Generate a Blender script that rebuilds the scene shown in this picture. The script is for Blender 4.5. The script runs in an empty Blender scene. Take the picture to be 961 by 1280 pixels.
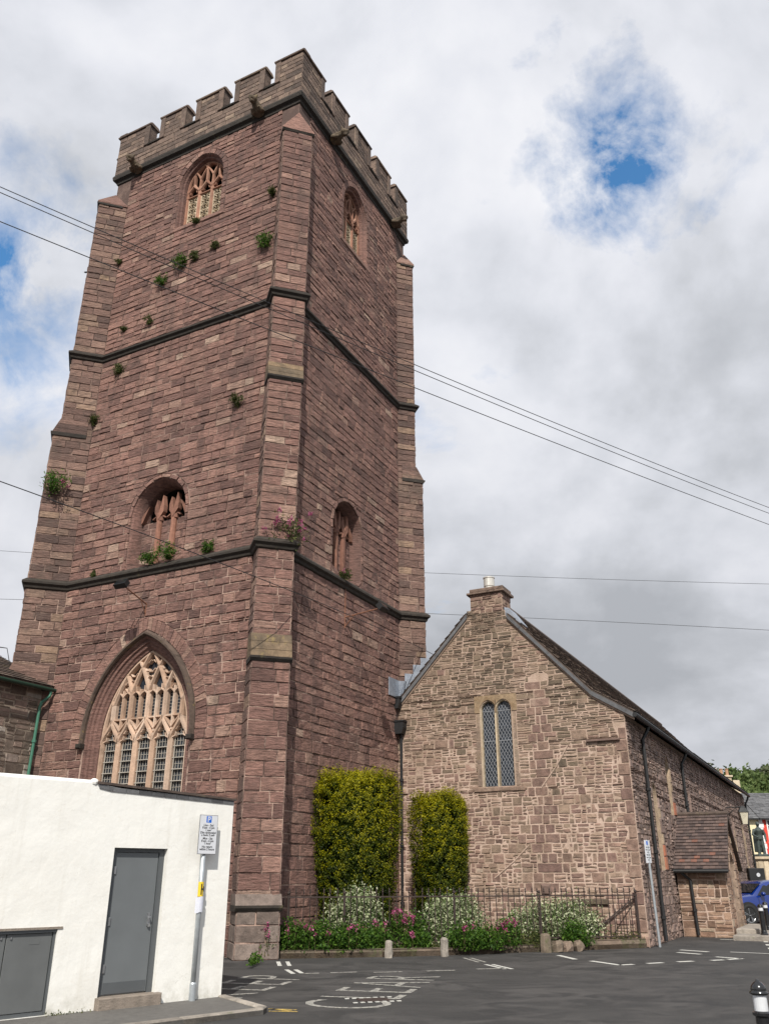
import bpy, math, random
import numpy as np
from mathutils import Vector
D = bpy.data
SC = bpy.context.scene
COL = SC.collection
R = random.Random(7)
NR = np.random.default_rng(7)
rad = math.radians

# ---------------------------------------------------------------- camera
cam = D.objects.new('camera', D.cameras.new('camera'))
COL.objects.link(cam)
cam.location = (0, 0, 1.6)
cam.rotation_euler = (rad(90 + 23.35), 0, 0)
cam.data.sensor_fit = 'HORIZONTAL'
cam.data.sensor_width = 36.0
cam.data.lens = 36.0 * 1055 / 961
cam.data.clip_end = 3000
SC.camera = cam
SC.render.resolution_x = 768
SC.render.resolution_y = 1024
SC.view_settings.view_transform = 'Standard'
SC.view_settings.look = 'None'
SC.view_settings.exposure = 0.0
SC.view_settings.gamma = 1.0

# ---------------------------------------------------------------- light
SUN_DIR = Vector((-0.035, -0.70, 0.69)).normalized()      # towards the sun
sun = D.objects.new('sun', D.lights.new('sun', 'SUN'))
COL.objects.link(sun)
sun.data.energy = 5.0
sun.data.angle = rad(0.5)
sun.data.color = (1.0, 0.95, 0.87)
sun.rotation_euler = SUN_DIR.to_track_quat('Z', 'Y').to_euler()


class NT:
    """small helper to wire node trees"""
    def __init__(s, tree):
        s.t = tree
        s.n = tree.nodes
        s.l = tree.links

    def add(s, typ, **kw):
        n = s.n.new(typ)
        for k, v in kw.items():
            setattr(n, k, v)
        return n

    def put(s, sock, v):
        if isinstance(v, bpy.types.NodeSocket):
            s.l.new(v, sock)
        else:
            if isinstance(v, (tuple, list)) and len(v) == 3 and sock.type == 'RGBA':
                v = (*v, 1)
            sock.default_value = v

    def math(s, op, a, b=0.0, c=None, clamp=False):
        n = s.add('ShaderNodeMath', operation=op, use_clamp=clamp)
        s.put(n.inputs[0], a)
        s.put(n.inputs[1], b)
        if c is not None:
            s.put(n.inputs[2], c)
        return n.outputs[0]

    def mix(s, f, a, b, blend='MIX'):
        n = s.add('ShaderNodeMix', data_type='RGBA', blend_type=blend)
        s.put(n.inputs[0], f)
        s.put(n.inputs[6], a)
        s.put(n.inputs[7], b)
        return n.outputs[2]

    def ramp(s, f, stops, interp='LINEAR'):
        n = s.add('ShaderNodeValToRGB')
        n.color_ramp.interpolation = interp
        e = n.color_ramp.elements
        while len(e) < len(stops):
            e.new(0.5)
        for el, (p, c) in zip(e, stops):
            el.position = p
            el.color = (*c, 1) if len(c) == 3 else c
        s.put(n.inputs[0], f)
        return n.outputs[0]

    def noise(s, vec, scale, detail=4, rough=0.55, dist=0.0):
        n = s.add('ShaderNodeTexNoise')
        if vec is not None:
            s.put(n.inputs['Vector'], vec)
        n.inputs['Scale'].default_value = scale
        n.inputs['Detail'].default_value = detail
        n.inputs['Roughness'].default_value = rough
        n.inputs['Distortion'].default_value = dist
        return n.outputs['Fac']

    def vmath(s, op, a, b=None):
        n = s.add('ShaderNodeVectorMath', operation=op)
        s.put(n.inputs[0], a)
        if b is not None:
            s.put(n.inputs[1], b)
        return n

    def mapr(s, v, a, b, c=0.0, d=1.0):
        n = s.add('ShaderNodeMapRange')
        s.put(n.inputs[0], v)
        for i, x in enumerate((a, b, c, d)):
            n.inputs[i + 1].default_value = x
        return n.outputs[0]


def make_world():
    w = D.worlds.new('World')
    SC.world = w
    w.use_nodes = True
    T = NT(w.node_tree)
    T.n.clear()
    sky = T.add('ShaderNodeTexSky', sky_type='NISHITA')
    sky.sun_disc = False
    sky.sun_elevation = math.asin(SUN_DIR.z)
    sky.sun_rotation = math.atan2(SUN_DIR.x, SUN_DIR.y)
    tc = T.add('ShaderNodeTexCoord').outputs['Generated']
    nrm = T.vmath('NORMALIZE', tc).outputs[0]
    sep = T.add('ShaderNodeSeparateXYZ')
    T.put(sep.inputs[0], nrm)
    z = T.math('MAXIMUM', sep.outputs[2], 0.0)
    inv = T.math('DIVIDE', 1.0, T.math('ADD', z, 0.22))
    comb = T.add('ShaderNodeCombineXYZ')
    T.put(comb.inputs[0], T.math('MULTIPLY', sep.outputs[0], inv))
    T.put(comb.inputs[1], T.math('MULTIPLY', sep.outputs[1], inv))
    T.put(comb.inputs[2], T.math('MULTIPLY', z, 0.6))
    p = comb.outputs[0]
    wn = T.add('ShaderNodeTexNoise')
    T.put(wn.inputs['Vector'], nrm)
    wn.inputs['Scale'].default_value = 7.0
    wn.inputs['Detail'].default_value = 7
    wn.inputs['Roughness'].default_value = 0.62
    wv = T.vmath('SUBTRACT', wn.outputs['Color'], (0.5, 0.5, 0.5)).outputs[0]
    ws = T.vmath('SCALE', wv)
    ws.inputs['Scale'].default_value = 0.22
    wob = T.vmath('ADD', nrm, ws.outputs[0]).outputs[0]
    n1 = T.noise(p, 2.1, 9, 0.58, 0.25)
    n2 = T.noise(T.vmath('ADD', nrm, (3.7, 1.9, 0.4)).outputs[0], 2.9, 9, 0.52, 0.15)
    n3 = T.noise(T.vmath('ADD', p, (9.7, 5.9, 2.4)).outputs[0], 1.25, 6, 0.55, 0.2)
    edge = T.noise(nrm, 9.0, 7, 0.62, 0.3)
    # breaks in the cloud where the blue shows (directions)
    clear = None
    for d, r, a in (((0.246, 0.678, 0.695), 0.12, 1.2), ((-0.385, 0.71, 0.59), 0.17, 0.85), ((-0.40, 0.76, 0.50), 0.12, 0.6),
                    ((0.132, 0.62, 0.773), 0.05, 0.45), ((0.33, 0.65, 0.69), 0.08, 0.40), ((0.15, 0.71, 0.69), 0.07, 0.28),
                    ((-0.75, 0.1, 0.65), 0.3, 0.8), ((0.75, 0.2, 0.6), 0.3, 0.8), ((0.1, -0.7, 0.7), 0.45, 0.9)):
        v = Vector(d).normalized()
        dist = T.vmath('DISTANCE', wob, tuple(v)).outputs['Value']
        g = T.math('MULTIPLY', T.mapr(dist, 0.0, r, 1.0, 0.0), a)
        clear = g if clear is None else T.math('MAXIMUM', clear, g)
    hole = T.math('MULTIPLY', clear, T.mapr(edge, 0.38, 0.62, 0.10, 1.25))
    thin = T.mapr(n1, 0.30, 0.42, 0.35, 0.0)
    blue_amt = T.math('ADD', T.math('MULTIPLY', hole, 1.0), thin, clamp=True)
    blue_amt = T.mapr(blue_amt, 0.12, 0.85, 0.0, 1.0)
    n2b = T.noise(T.vmath('ADD', nrm, (3.7, 1.9, 0.445)).outputs[0], 2.9, 9, 0.52, 0.15)
    relief = T.math('MULTIPLY', T.math('SUBTRACT', n2, n2b), 0.38)
    shade = T.math('ADD', T.math('MULTIPLY', n2, 0.50), T.math('MULTIPLY', n3, 0.50))
    shade = T.math('ADD', shade, relief)
    for d, r_, a in (((0.32, 0.83, 0.50), 0.24, 0.13), ((0.30, 0.93, 0.28), 0.16, 0.10), ((0.10, 0.95, 0.25), 0.14, 0.05)):   # heavier banks of cloud
        dist = T.vmath('DISTANCE', wob, tuple(Vector(d).normalized())).outputs['Value']
        shade = T.math('SUBTRACT', shade, T.math('MULTIPLY', T.mapr(dist, 0.0, r_, 1.0, 0.0), a))
    cloud = T.ramp(shade, [(0.34, (4.9, 5.1, 5.5)), (0.42, (6.0, 6.2, 6.65)), (0.48, (7.1, 7.3, 7.85)),
                           (0.54, (8.1, 8.25, 8.8)), (0.64, (9.3, 9.35, 9.7))])
    # flat cloud bases near the horizon are greyer
    low = T.mapr(sep.outputs[2], 0.1, 0.55, 0.86, 1.0)
    cl = T.vmath('SCALE', cloud)
    T.put(cl.inputs['Scale'], low)
    skyc = T.vmath('MULTIPLY', sky.outputs[0], (0.95, 1.75, 2.15))
    col = T.mix(blue_amt, cl.outputs[0], skyc.outputs[0])
    bg = T.add('ShaderNodeBackground')
    bg.inputs['Strength'].default_value = 0.1
    T.put(bg.inputs['Color'], col)
    out = T.add('ShaderNodeOutputWorld')
    T.l.new(bg.outputs[0], out.inputs[0])


make_world()

# ---------------------------------------------------------------- materials
MATS = {}


def base_mat(name, rough=0.85, metal=0.0):
    m = D.materials.new(name)
    m.use_nodes = True
    T = NT(m.node_tree)
    bs = m.node_tree.nodes['Principled BSDF']
    bs.inputs['Roughness'].default_value = rough
    bs.inputs['Metallic'].default_value = metal
    MATS[name] = m
    return m, T, bs


def wpos(T):
    return T.add('ShaderNodeNewGeometry').outputs['Position']


def opos(T):
    return T.add('ShaderNodeTexCoord').outputs['Object']


def tint(T):
    a = T.add('ShaderNodeAttribute', attribute_name='tint')
    s = T.add('ShaderNodeSeparateColor')
    T.l.new(a.outputs['Color'], s.inputs[0])
    return s.outputs


def bump(T, bs, hgt, dist=0.01, strength=1.0):
    b = T.add('ShaderNodeBump')
    b.inputs['Distance'].default_value = dist
    b.inputs['Strength'].default_value = strength
    T.put(b.inputs['Height'], hgt)
    T.l.new(b.outputs[0], bs.inputs['Normal'])


def stone_mat(name, stops, amt=0.35, spots=None, spotamt=0.5, spot_lo=0.6, dirt=None, dirt_lo=0.55,
              bumpd=0.02, grain=1.0, strata=False, streaks=0.0):
    m, T, bs = base_mat(name, 0.92)
    t = tint(T)
    p = wpos(T)
    c = T.ramp(t[0], stops)
    pp = p
    if strata:                                             # bedding lines of sandstone run level
        mp = T.vmath('MULTIPLY', p, (1, 1, 5.0))
        pp = mp.outputs[0]
    big = T.noise(p, 0.55, 5, 0.6)
    mid = T.noise(pp, 5.5, 6, 0.65)
    fin = T.noise(p, 42 * grain, 4, 0.7)
    v = T.math('ADD', T.mapr(mid, 0.3, 0.7, 1 - amt, 1 + amt), T.mapr(fin, 0.3, 0.7, -0.16, 0.16))
    v = T.math('MULTIPLY', v, T.mapr(big, 0.3, 0.7, 0.86, 1.14))
    v = T.math('MULTIPLY', v, T.math('ADD', T.math('MULTIPLY', t[1], 0.3), 0.85))
    s = T.vmath('SCALE', c)
    T.put(s.inputs['Scale'], v)
    c = s.outputs[0]
    if streaks:                                            # rain staining runs down the wall
        st_ = T.noise(T.vmath('MULTIPLY', p, (2.6, 2.6, 0.16)).outputs[0], 1.0, 6, 0.62, 0.3)
        c = T.mix(T.mapr(st_, 0.50, 0.68, 0, streaks), c, (0.055, 0.040, 0.036))
        pale = T.noise(T.vmath('ADD', T.vmath('MULTIPLY', p, (3.5, 3.5, 0.5)).outputs[0], (4, 4, 4)).outputs[0], 1.0, 6, 0.7, 0.3)
        c = T.mix(T.mapr(pale, 0.66, 0.76, 0, 0.45), c, (0.30, 0.245, 0.21))
    if dirt:
        d = T.noise(p, 0.9, 7, 0.7, 0.4)
        c = T.mix(T.mapr(d, dirt_lo, dirt_lo + 0.14, 0, 0.75), c, dirt)
    if spots:
        d = T.noise(T.vmath('ADD', p, (13, 7, 3)).outputs[0], 2.3, 7, 0.75)
        c = T.mix(T.mapr(d, spot_lo, spot_lo + 0.08, 0, spotamt), c, spots)
    T.put(bs.inputs['Base Color'], c)
    h = T.math('ADD', T.math('MULTIPLY', mid, 1.0), T.math('MULTIPLY', fin, 0.35))
    bump(T, bs, h, bumpd)
    return m


def plain(name, col, rough=0.6, metal=0.0, var=0.12, scale=6.0, bumpd=0.0, detail=5, coat=0.0):
    m, T, bs = base_mat(name, rough, metal)
    p = wpos(T)
    n = T.noise(p, scale, detail, 0.6)
    s = T.vmath('SCALE', tuple(col))
    T.put(s.inputs['Scale'], T.mapr(n, 0.25, 0.75, 1 - var, 1 + var))
    T.put(bs.inputs['Base Color'], s.outputs[0])
    if bumpd:
        bump(T, bs, T.noise(p, scale * 6, 4, 0.6), bumpd)
    if coat:
        bs.inputs['Coat Weight'].default_value = coat
        bs.inputs['Coat Roughness'].default_value = 0.05
    return m


def leaf_mat(name, stops, trans=0.35, rough=0.55):
    m, T, bs = base_mat(name, rough)
    t = tint(T)
    c = T.ramp(t[0], stops)
    T.put(bs.inputs['Base Color'], c)
    bs.inputs['Specular IOR Level'].default_value = 0.2
    tr = T.add('ShaderNodeBsdfTranslucent')
    T.put(tr.inputs[0], c)
    mx = T.add('ShaderNodeMixShader')
    mx.inputs[0].default_value = trans
    T.l.new(bs.outputs[0], mx.inputs[1])
    T.l.new(tr.outputs[0], mx.inputs[2])
    T.l.new(mx.outputs[0], m.node_tree.nodes['Material Output'].inputs[0])
    return m


stone_mat('ashlar', [(0.0, (0.125, 0.068, 0.056)), (0.12, (0.168, 0.091, 0.074)), (0.4, (0.206, 0.112, 0.090)), (0.7, (0.230, 0.126, 0.099)),
                     (0.9, (0.256, 0.147, 0.115)), (0.97, (0.290, 0.180, 0.138)), (1.0, (0.355, 0.25, 0.19))],
          0.44, (0.31, 0.215, 0.17), 0.33, 0.61, (0.100, 0.062, 0.052), 0.55, 0.045, strata=True, streaks=0.38)
stone_mat('buttress_stone', [(0.0, (0.105, 0.066, 0.055)), (0.4, (0.172, 0.103, 0.083)), (0.75, (0.212, 0.130, 0.102)),
                             (0.95, (0.24, 0.158, 0.118)), (1.0, (0.27, 0.18, 0.12))],
          0.40, (0.25, 0.16, 0.07), 0.3, 0.66, (0.10, 0.073, 0.058), 0.53, 0.04, strata=True, streaks=0.34)
stone_mat('parapet_stone', [(0.0, (0.085, 0.060, 0.048)), (0.5, (0.150, 0.103, 0.080)), (0.85, (0.19, 0.132, 0.100)), (1.0, (0.26, 0.19, 0.14))],
          0.38, (0.30, 0.26, 0.19), 0.5, 0.60, (0.07, 0.055, 0.045), 0.56, 0.03)
stone_mat('dark_moulding', [(0.0, (0.020, 0.016, 0.013)), (1.0, (0.040, 0.032, 0.025))],
          0.35, (0.13, 0.11, 0.05), 0.45, 0.60, None, 0, 0.03)  # black weathering, deepened by underside shade put into the colour
stone_mat('lichen_stone', [(0.0, (0.13, 0.095, 0.062)), (1.0, (0.19, 0.13, 0.078))],
          0.4, (0.27, 0.20, 0.07), 0.55, 0.58, (0.07, 0.055, 0.04), 0.50, 0.03)
stone_mat('gable_rubble', [(0.0, (0.105, 0.078, 0.055)), (0.22, (0.175, 0.130, 0.090)), (0.45, (0.245, 0.170, 0.125)),
                           (0.60, (0.235, 0.150, 0.115)), (0.78, (0.185, 0.112, 0.092)), (0.92, (0.30, 0.20, 0.155)), (1.0, (0.40, 0.31, 0.24))],
          0.36, (0.42, 0.32, 0.245), 0.42, 0.58, (0.10, 0.078, 0.055), 0.60, 0.025)
stone_mat('side_rubble', [(0.0, (0.13, 0.09, 0.075)), (0.5, (0.215, 0.15, 0.125)), (0.85, (0.27, 0.19, 0.16)), (1.0, (0.33, 0.25, 0.21))],
          0.35, (0.33, 0.25, 0.2), 0.4, 0.58, (0.10, 0.075, 0.06), 0.58, 0.03)
stone_mat('grey_rubble', [(0.0, (0.10, 0.075, 0.06)), (0.45, (0.19, 0.145, 0.115)), (0.75, (0.24, 0.17, 0.14)), (1.0, (0.36, 0.33, 0.29))],
          0.35, (0.36, 0.32, 0.27), 0.4, 0.60, (0.10, 0.08, 0.06), 0.56, 0.03)
stone_mat('porch_rubble', [(0.0, (0.13, 0.080, 0.055)), (0.5, (0.24, 0.145, 0.10)), (0.85, (0.30, 0.20, 0.14)), (1.0, (0.33, 0.26, 0.19))],
          0.35, (0.13, 0.16, 0.05), 0.35, 0.62, (0.10, 0.07, 0.05), 0.56, 0.03)
stone_mat('peach_tracery', [(0.0, (0.40, 0.265, 0.185)), (0.5, (0.48, 0.335, 0.245)), (1.0, (0.56, 0.42, 0.325))],
          0.16, (0.64, 0.52, 0.42), 0.5, 0.58, None, 0, 0.012)
stone_mat('orange_tracery', [(0.0, (0.23, 0.110, 0.072)), (0.5, (0.30, 0.150, 0.098)), (1.0, (0.37, 0.205, 0.14))],
          0.22, (0.5, 0.34, 0.24), 0.4, 0.6, (0.2, 0.11, 0.08), 0.6, 0.015)
stone_mat('pale_stone', [(0.0, (0.36, 0.29, 0.20)), (0.5, (0.46, 0.37, 0.26)), (1.0, (0.54, 0.45, 0.33))],
          0.2, (0.40, 0.27, 0.11), 0.5, 0.58, None, 0, 0.012)
stone_mat('stump_stone', [(0.0, (0.16, 0.075, 0.052)), (1.0, (0.26, 0.125, 0.085))], 0.3, (0.34, 0.22, 0.16), 0.35, 0.62)  # darker copy of the tracery stone, shade in the openings put into its colour
stone_mat('hood_stone', [(0.0, (0.085, 0.058, 0.045)), (1.0, (0.12, 0.085, 0.062))], 0.35, (0.28, 0.20, 0.05), 0.6, 0.60)
stone_mat('lancet_stone', [(0.0, (0.27, 0.20, 0.14)), (1.0, (0.38, 0.29, 0.20))], 0.3, (0.22, 0.16, 0.12), 0.5, 0.55)
stone_mat('window_dressing', [(0.0, (0.19, 0.135, 0.105)), (0.6, (0.25, 0.18, 0.135)), (1.0, (0.33, 0.25, 0.185))], 0.3, (0.24, 0.17, 0.09), 0.5, 0.56)
stone_mat('ochre_stone', [(0.0, (0.25, 0.175, 0.11)), (1.0, (0.32, 0.23, 0.14))], 0.35, (0.20, 0.13, 0.07), 0.7, 0.52)
stone_mat('red_slab', [(0.0, (0.36, 0.13, 0.075)), (1.0, (0.42, 0.17, 0.10))], 0.15)
stone_mat('plinth_stone', [(0.0, (0.13, 0.098, 0.082)), (1.0, (0.215, 0.168, 0.142))], 0.35, (0.36, 0.31, 0.27), 0.5, 0.60, (0.12, 0.11, 0.08), 0.6, 0.03)
stone_mat('kerb_stone', [(0.0, (0.20, 0.175, 0.15)), (1.0, (0.30, 0.265, 0.225))], 0.3, (0.14, 0.15, 0.07), 0.5, 0.58)
stone_mat('bed_kerb', [(0.0, (0.14, 0.11, 0.08)), (1.0, (0.22, 0.16, 0.12))], 0.35, (0.09, 0.11, 0.035), 0.7, 0.55)
stone_mat('roof_slab', [(0.0, (0.060, 0.044, 0.036)), (0.5, (0.105, 0.075, 0.060)), (1.0, (0.16, 0.12, 0.095))], 0.35, (0.17, 0.14, 0.08), 0.6, 0.57)
stone_mat('porch_tile', [(0.0, (0.055, 0.040, 0.038)), (0.55, (0.095, 0.066, 0.058)), (0.93, (0.13, 0.088, 0.075)), (0.97, (0.17, 0.080, 0.058)), (1.0, (0.17, 0.080, 0.058))],
          0.3, (0.16, 0.14, 0.10), 0.3, 0.6, None, 0, 0.01)
stone_mat('slate', [(0.0, (0.07, 0.07, 0.074)), (1.0, (0.15, 0.15, 0.155))], 0.3, (0.2, 0.2, 0.14), 0.4, 0.6, None, 0, 0.01)


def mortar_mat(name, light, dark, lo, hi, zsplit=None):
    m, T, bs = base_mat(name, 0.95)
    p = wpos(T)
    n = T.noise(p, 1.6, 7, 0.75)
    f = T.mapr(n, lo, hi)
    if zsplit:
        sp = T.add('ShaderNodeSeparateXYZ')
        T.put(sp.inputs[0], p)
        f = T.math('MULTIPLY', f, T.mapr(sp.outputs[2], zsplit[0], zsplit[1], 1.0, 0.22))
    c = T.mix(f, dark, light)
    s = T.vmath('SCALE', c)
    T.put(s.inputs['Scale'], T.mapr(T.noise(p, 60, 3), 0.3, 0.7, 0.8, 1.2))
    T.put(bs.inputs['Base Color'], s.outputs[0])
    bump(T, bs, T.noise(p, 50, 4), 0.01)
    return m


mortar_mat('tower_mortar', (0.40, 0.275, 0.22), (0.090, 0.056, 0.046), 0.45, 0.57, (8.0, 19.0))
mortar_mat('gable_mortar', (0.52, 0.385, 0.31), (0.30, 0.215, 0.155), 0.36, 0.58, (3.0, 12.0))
mortar_mat('side_mortar', (0.40, 0.29, 0.24), (0.22, 0.15, 0.125), 0.35, 0.6)
mortar_mat('grey_mortar', (0.36, 0.30, 0.24), (0.2, 0.16, 0.12), 0.35, 0.6)

plain('void', (0.012, 0.011, 0.010), 0.95, var=0.0)
plain('dark_reveal', (0.16, 0.105, 0.085), 0.9, var=0.25, scale=3, bumpd=0.01)
m, T, bs = base_mat('leaded_glass', 0.12)
T.put(bs.inputs['Base Color'], T.ramp(T.noise(wpos(T), 5.0, 3), [(0.3, (0.010, 0.013, 0.018)), (0.7, (0.035, 0.042, 0.055))]))
bump(T, bs, T.noise(wpos(T), 9.0, 2), 0.02)
plain('lead_came', (0.33, 0.34, 0.36), 0.5, 0.3)
plain('window_iron', (0.42, 0.39, 0.34), 0.6, 0.2)
plain('sheet_lead', (0.30, 0.33, 0.38), 0.45, 0.35, 0.22, 5, 0.008)
plain('black_iron', (0.012, 0.012, 0.013), 0.6, 0.0, 0.3, 20)
plain('rusty_iron', (0.040, 0.026, 0.022), 0.75, 0.1, 0.35, 14)
plain('rust_arm', (0.22, 0.10, 0.06), 0.8, 0.1, 0.3, 14)
plain('galvanised', (0.42, 0.45, 0.47), 0.42, 0.5, 0.15, 12)
plain('green_paint', (0.055, 0.17, 0.115), 0.4, 0.0, 0.1, 8)
plain('dark_green_paint', (0.007, 0.030, 0.018), 0.6, 0.0, 0.2, 8)
plain('grey_door', (0.135, 0.145, 0.150), 0.42, 0.0, 0.07, 3)
plain('grey_frame', (0.085, 0.092, 0.097), 0.45, 0.0, 0.07, 3)
plain('cabinet_grey', (0.115, 0.12, 0.12), 0.5, 0.0, 0.12, 3)
plain('steel', (0.45, 0.45, 0.45), 0.3, 0.9)
plain('concrete_step', (0.23, 0.19, 0.155), 0.9, 0, 0.25, 8, 0.01)
plain('white_plastic', (0.62, 0.63, 0.66), 0.4, 0, 0.04)
plain('sign_blue', (0.008, 0.12, 0.55), 0.4, 0, 0.03)
plain('sign_black', (0.015, 0.015, 0.018), 0.5, 0, 0.0)
plain('sign_grey', (0.12, 0.12, 0.13), 0.5)
plain('sign_yellow', (0.72, 0.50, 0.03), 0.5, 0, 0.08)
plain('paper', (0.60, 0.61, 0.68), 0.8, 0, 0.06, 30, 0.004)
plain('paint_blue', (0.003, 0.024, 0.18), 0.25, 0.1, 0.05, 2, coat=1.0)
plain('car_glass', (0.01, 0.012, 0.014), 0.05)
plain('tyre', (0.014, 0.014, 0.014), 0.8)
plain('alloy', (0.5, 0.51, 0.52), 0.3, 0.8)
plain('lamp_glass', (0.6, 0.55, 0.42), 0.2)
plain('headlamp', (0.7, 0.72, 0.75), 0.1)
plain('bronze', (0.055, 0.070, 0.064), 0.6, 0.3, 0.3, 8)
plain('cream_wall', (0.74, 0.65, 0.42), 0.85, 0, 0.05, 2)
plain('red_wall', (0.62, 0.055, 0.035), 0.8, 0, 0.06, 2)
plain('white_trim', (0.75, 0.74, 0.72), 0.6, 0, 0.04)
plain('pot_white', (0.55, 0.53, 0.49), 0.5, 0.2, 0.15, 12)
plain('terracotta', (0.38, 0.22, 0.13), 0.8, 0, 0.15)
plain('stem', (0.09, 0.08, 0.03), 0.8)
plain('bark', (0.07, 0.05, 0.035), 0.9, 0, 0.3, 10, 0.01)
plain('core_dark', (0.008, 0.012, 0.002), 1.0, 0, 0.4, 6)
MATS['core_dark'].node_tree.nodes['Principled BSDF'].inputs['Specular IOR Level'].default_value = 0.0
plain('reflector_white', (0.62, 0.63, 0.65), 0.3)
plain('bollard_black', (0.012, 0.012, 0.013), 0.22, 0, 0.2, coat=0.5)
plain('wire', (0.02, 0.02, 0.022), 0.6)
plain('bird', (0.02, 0.02, 0.02), 0.8)

# white painted render: faint dirt, cracks and trowel relief
m, T, bs = base_mat('white_render', 0.75)
p = wpos(T)
n = T.noise(p, 1.3, 7, 0.7)
c = T.mix(T.mapr(n, 0.45, 0.8, 0, 0.5), (0.80, 0.785, 0.74), (0.68, 0.65, 0.59))
sp = T.add('ShaderNodeSeparateXYZ')
T.put(sp.inputs[0], p)
streak = T.noise(T.vmath('MULTIPLY', p, (5, 5, 0.35)).outputs[0], 1.5, 5, 0.6)
c = T.mix(T.mapr(streak, 0.56, 0.74, 0, 0.22), c, (0.50, 0.465, 0.39))
grime = T.noise(T.vmath('MULTIPLY', p, (1, 1, 2.2)).outputs[0], 3.0, 8, 0.75, 0.5)
c = T.mix(T.mapr(grime, 0.60, 0.72, 0, 0.35), c, (0.56, 0.50, 0.42))
vo = T.add('ShaderNodeTexVoronoi', feature='DISTANCE_TO_EDGE')
vo.inputs['Scale'].default_value = 0.9
T.put(vo.inputs['Vector'], T.vmath('ADD', p, T.vmath('SCALE', T.noise(p, 6.0, 5, 0.6)).outputs[0]).outputs[0])
ck = T.math('MULTIPLY', T.mapr(vo.outputs['Distance'], 0.0, 0.0035, 1, 0), T.mapr(T.noise(p, 1.7, 3), 0.5, 0.6, 0, 0.5))
c = T.mix(ck, c, (0.30, 0.27, 0.22))
foot = T.math('MULTIPLY', T.mapr(sp.outputs[2], 0.0, 0.38, 1, 0), T.mapr(T.noise(p, 7, 6, 0.7), 0.4, 0.7))
c = T.mix(T.math('MULTIPLY', foot, 0.7), c, (0.33, 0.31, 0.24))
T.put(bs.inputs['Base Color'], c)
h = T.math('ADD', T.noise(p, 3.2, 6, 0.55), T.math('MULTIPLY', T.noise(p, 30, 4, 0.6), 0.12))
bump(T, bs, h, 0.016, 0.8)

# asphalt: patchy wear, with cloud shadows put into the same colour blotches
m, T, bs = base_mat('asphalt', 0.85)
p = wpos(T)
big = T.noise(p, 0.35, 7, 0.6, 0.6)
mid = T.noise(T.vmath('MULTIPLY', p, (0.75, 1.1, 1)).outputs[0], 1.3, 8, 0.7, 0.8)
spot = T.noise(p, 7.0, 6, 0.75)
fin = T.noise(p, 110, 3, 0.8)
c = T.mix(T.mapr(mid, 0.42, 0.58), (0.024, 0.023, 0.0225), (0.064, 0.059, 0.056))
c = T.mix(T.mapr(big, 0.42, 0.58, 0, 0.75), c, (0.036, 0.034, 0.0325))
c = T.mix(T.mapr(spot, 0.6, 0.75, 0, 0.4), c, (0.10, 0.092, 0.085))
s = T.vmath('SCALE', c)
T.put(s.inputs['Scale'], T.mapr(fin, 0.25, 0.75, 0.5, 1.55))
T.put(bs.inputs['Base Color'], s.outputs[0])
T.put(bs.inputs['Roughness'], T.mapr(mid, 0.3, 0.7, 0.75, 0.95))
bump(T, bs, fin, 0.006)
plain('pavement_grey', (0.105, 0.098, 0.090), 0.9, 0, 0.22, 12, 0.004)
plain('tile_paving', (0.28, 0.23, 0.18), 0.9, 0, 0.2, 6)


def paint_mat(name, col, wear=0.42):
    m, T, bs = base_mat(name, 0.8)
    p = wpos(T)
    n = T.noise(p, 14, 7, 0.8)
    f = T.mapr(n, wear, wear + 0.08)
    c = T.mix(f, (0.075, 0.072, 0.070), col)
    T.put(bs.inputs['Base Color'], c)


paint_mat('line_white', (0.52, 0.51, 0.47), 0.36)
paint_mat('line_worn', (0.34, 0.325, 0.29), 0.43)
paint_mat('line_yellow', (0.52, 0.36, 0.09), 0.42)
m, T, bs = base_mat('soil', 0.95)
T.put(bs.inputs['Base Color'], T.ramp(T.noise(wpos(T), 8, 6, 0.7), [(0.3, (0.045, 0.032, 0.022)), (0.6, (0.10, 0.07, 0.045)), (0.75, (0.06, 0.075, 0.02))]))
bump(T, bs, T.noise(wpos(T), 30, 4), 0.03)
m, T, bs = base_mat('hill_green', 0.95)
T.put(bs.inputs['Base Color'], T.ramp(T.noise(wpos(T), 0.06, 6, 0.7), [(0.3, (0.03, 0.06, 0.015)), (0.7, (0.08, 0.13, 0.035))]))

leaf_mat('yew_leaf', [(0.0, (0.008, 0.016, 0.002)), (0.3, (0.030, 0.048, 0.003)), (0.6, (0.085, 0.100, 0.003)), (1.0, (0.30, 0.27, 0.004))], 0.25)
leaf_mat('green_leaf', [(0.0, (0.020, 0.050, 0.008)), (0.5, (0.055, 0.125, 0.016)), (1.0, (0.12, 0.21, 0.03))], 0.4)
leaf_mat('olive_leaf', [(0.0, (0.03, 0.045, 0.012)), (0.5, (0.075, 0.095, 0.028)), (1.0, (0.15, 0.15, 0.05))], 0.35)
leaf_mat('variegated_leaf', [(0.0, (0.04, 0.08, 0.02)), (0.34, (0.12, 0.19, 0.055)), (0.50, (0.38, 0.44, 0.24)), (1.0, (0.68, 0.68, 0.48))], 0.3)
leaf_mat('pink_petal', [(0.0, (0.26, 0.04, 0.11)), (0.5, (0.42, 0.085, 0.20)), (1.0, (0.56, 0.20, 0.33))], 0.35)
leaf_mat('hill_leaf', [(0.0, (0.05, 0.080, 0.028)), (0.5, (0.10, 0.145, 0.045)), (1.0, (0.18, 0.22, 0.08))], 0.3)  # leaf colour lightened to carry the distance haze
leaf_mat('hill_leaf_pale', [(0.0, (0.07, 0.085, 0.04)), (1.0, (0.17, 0.18, 0.10))], 0.3)
M = MATS

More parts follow.
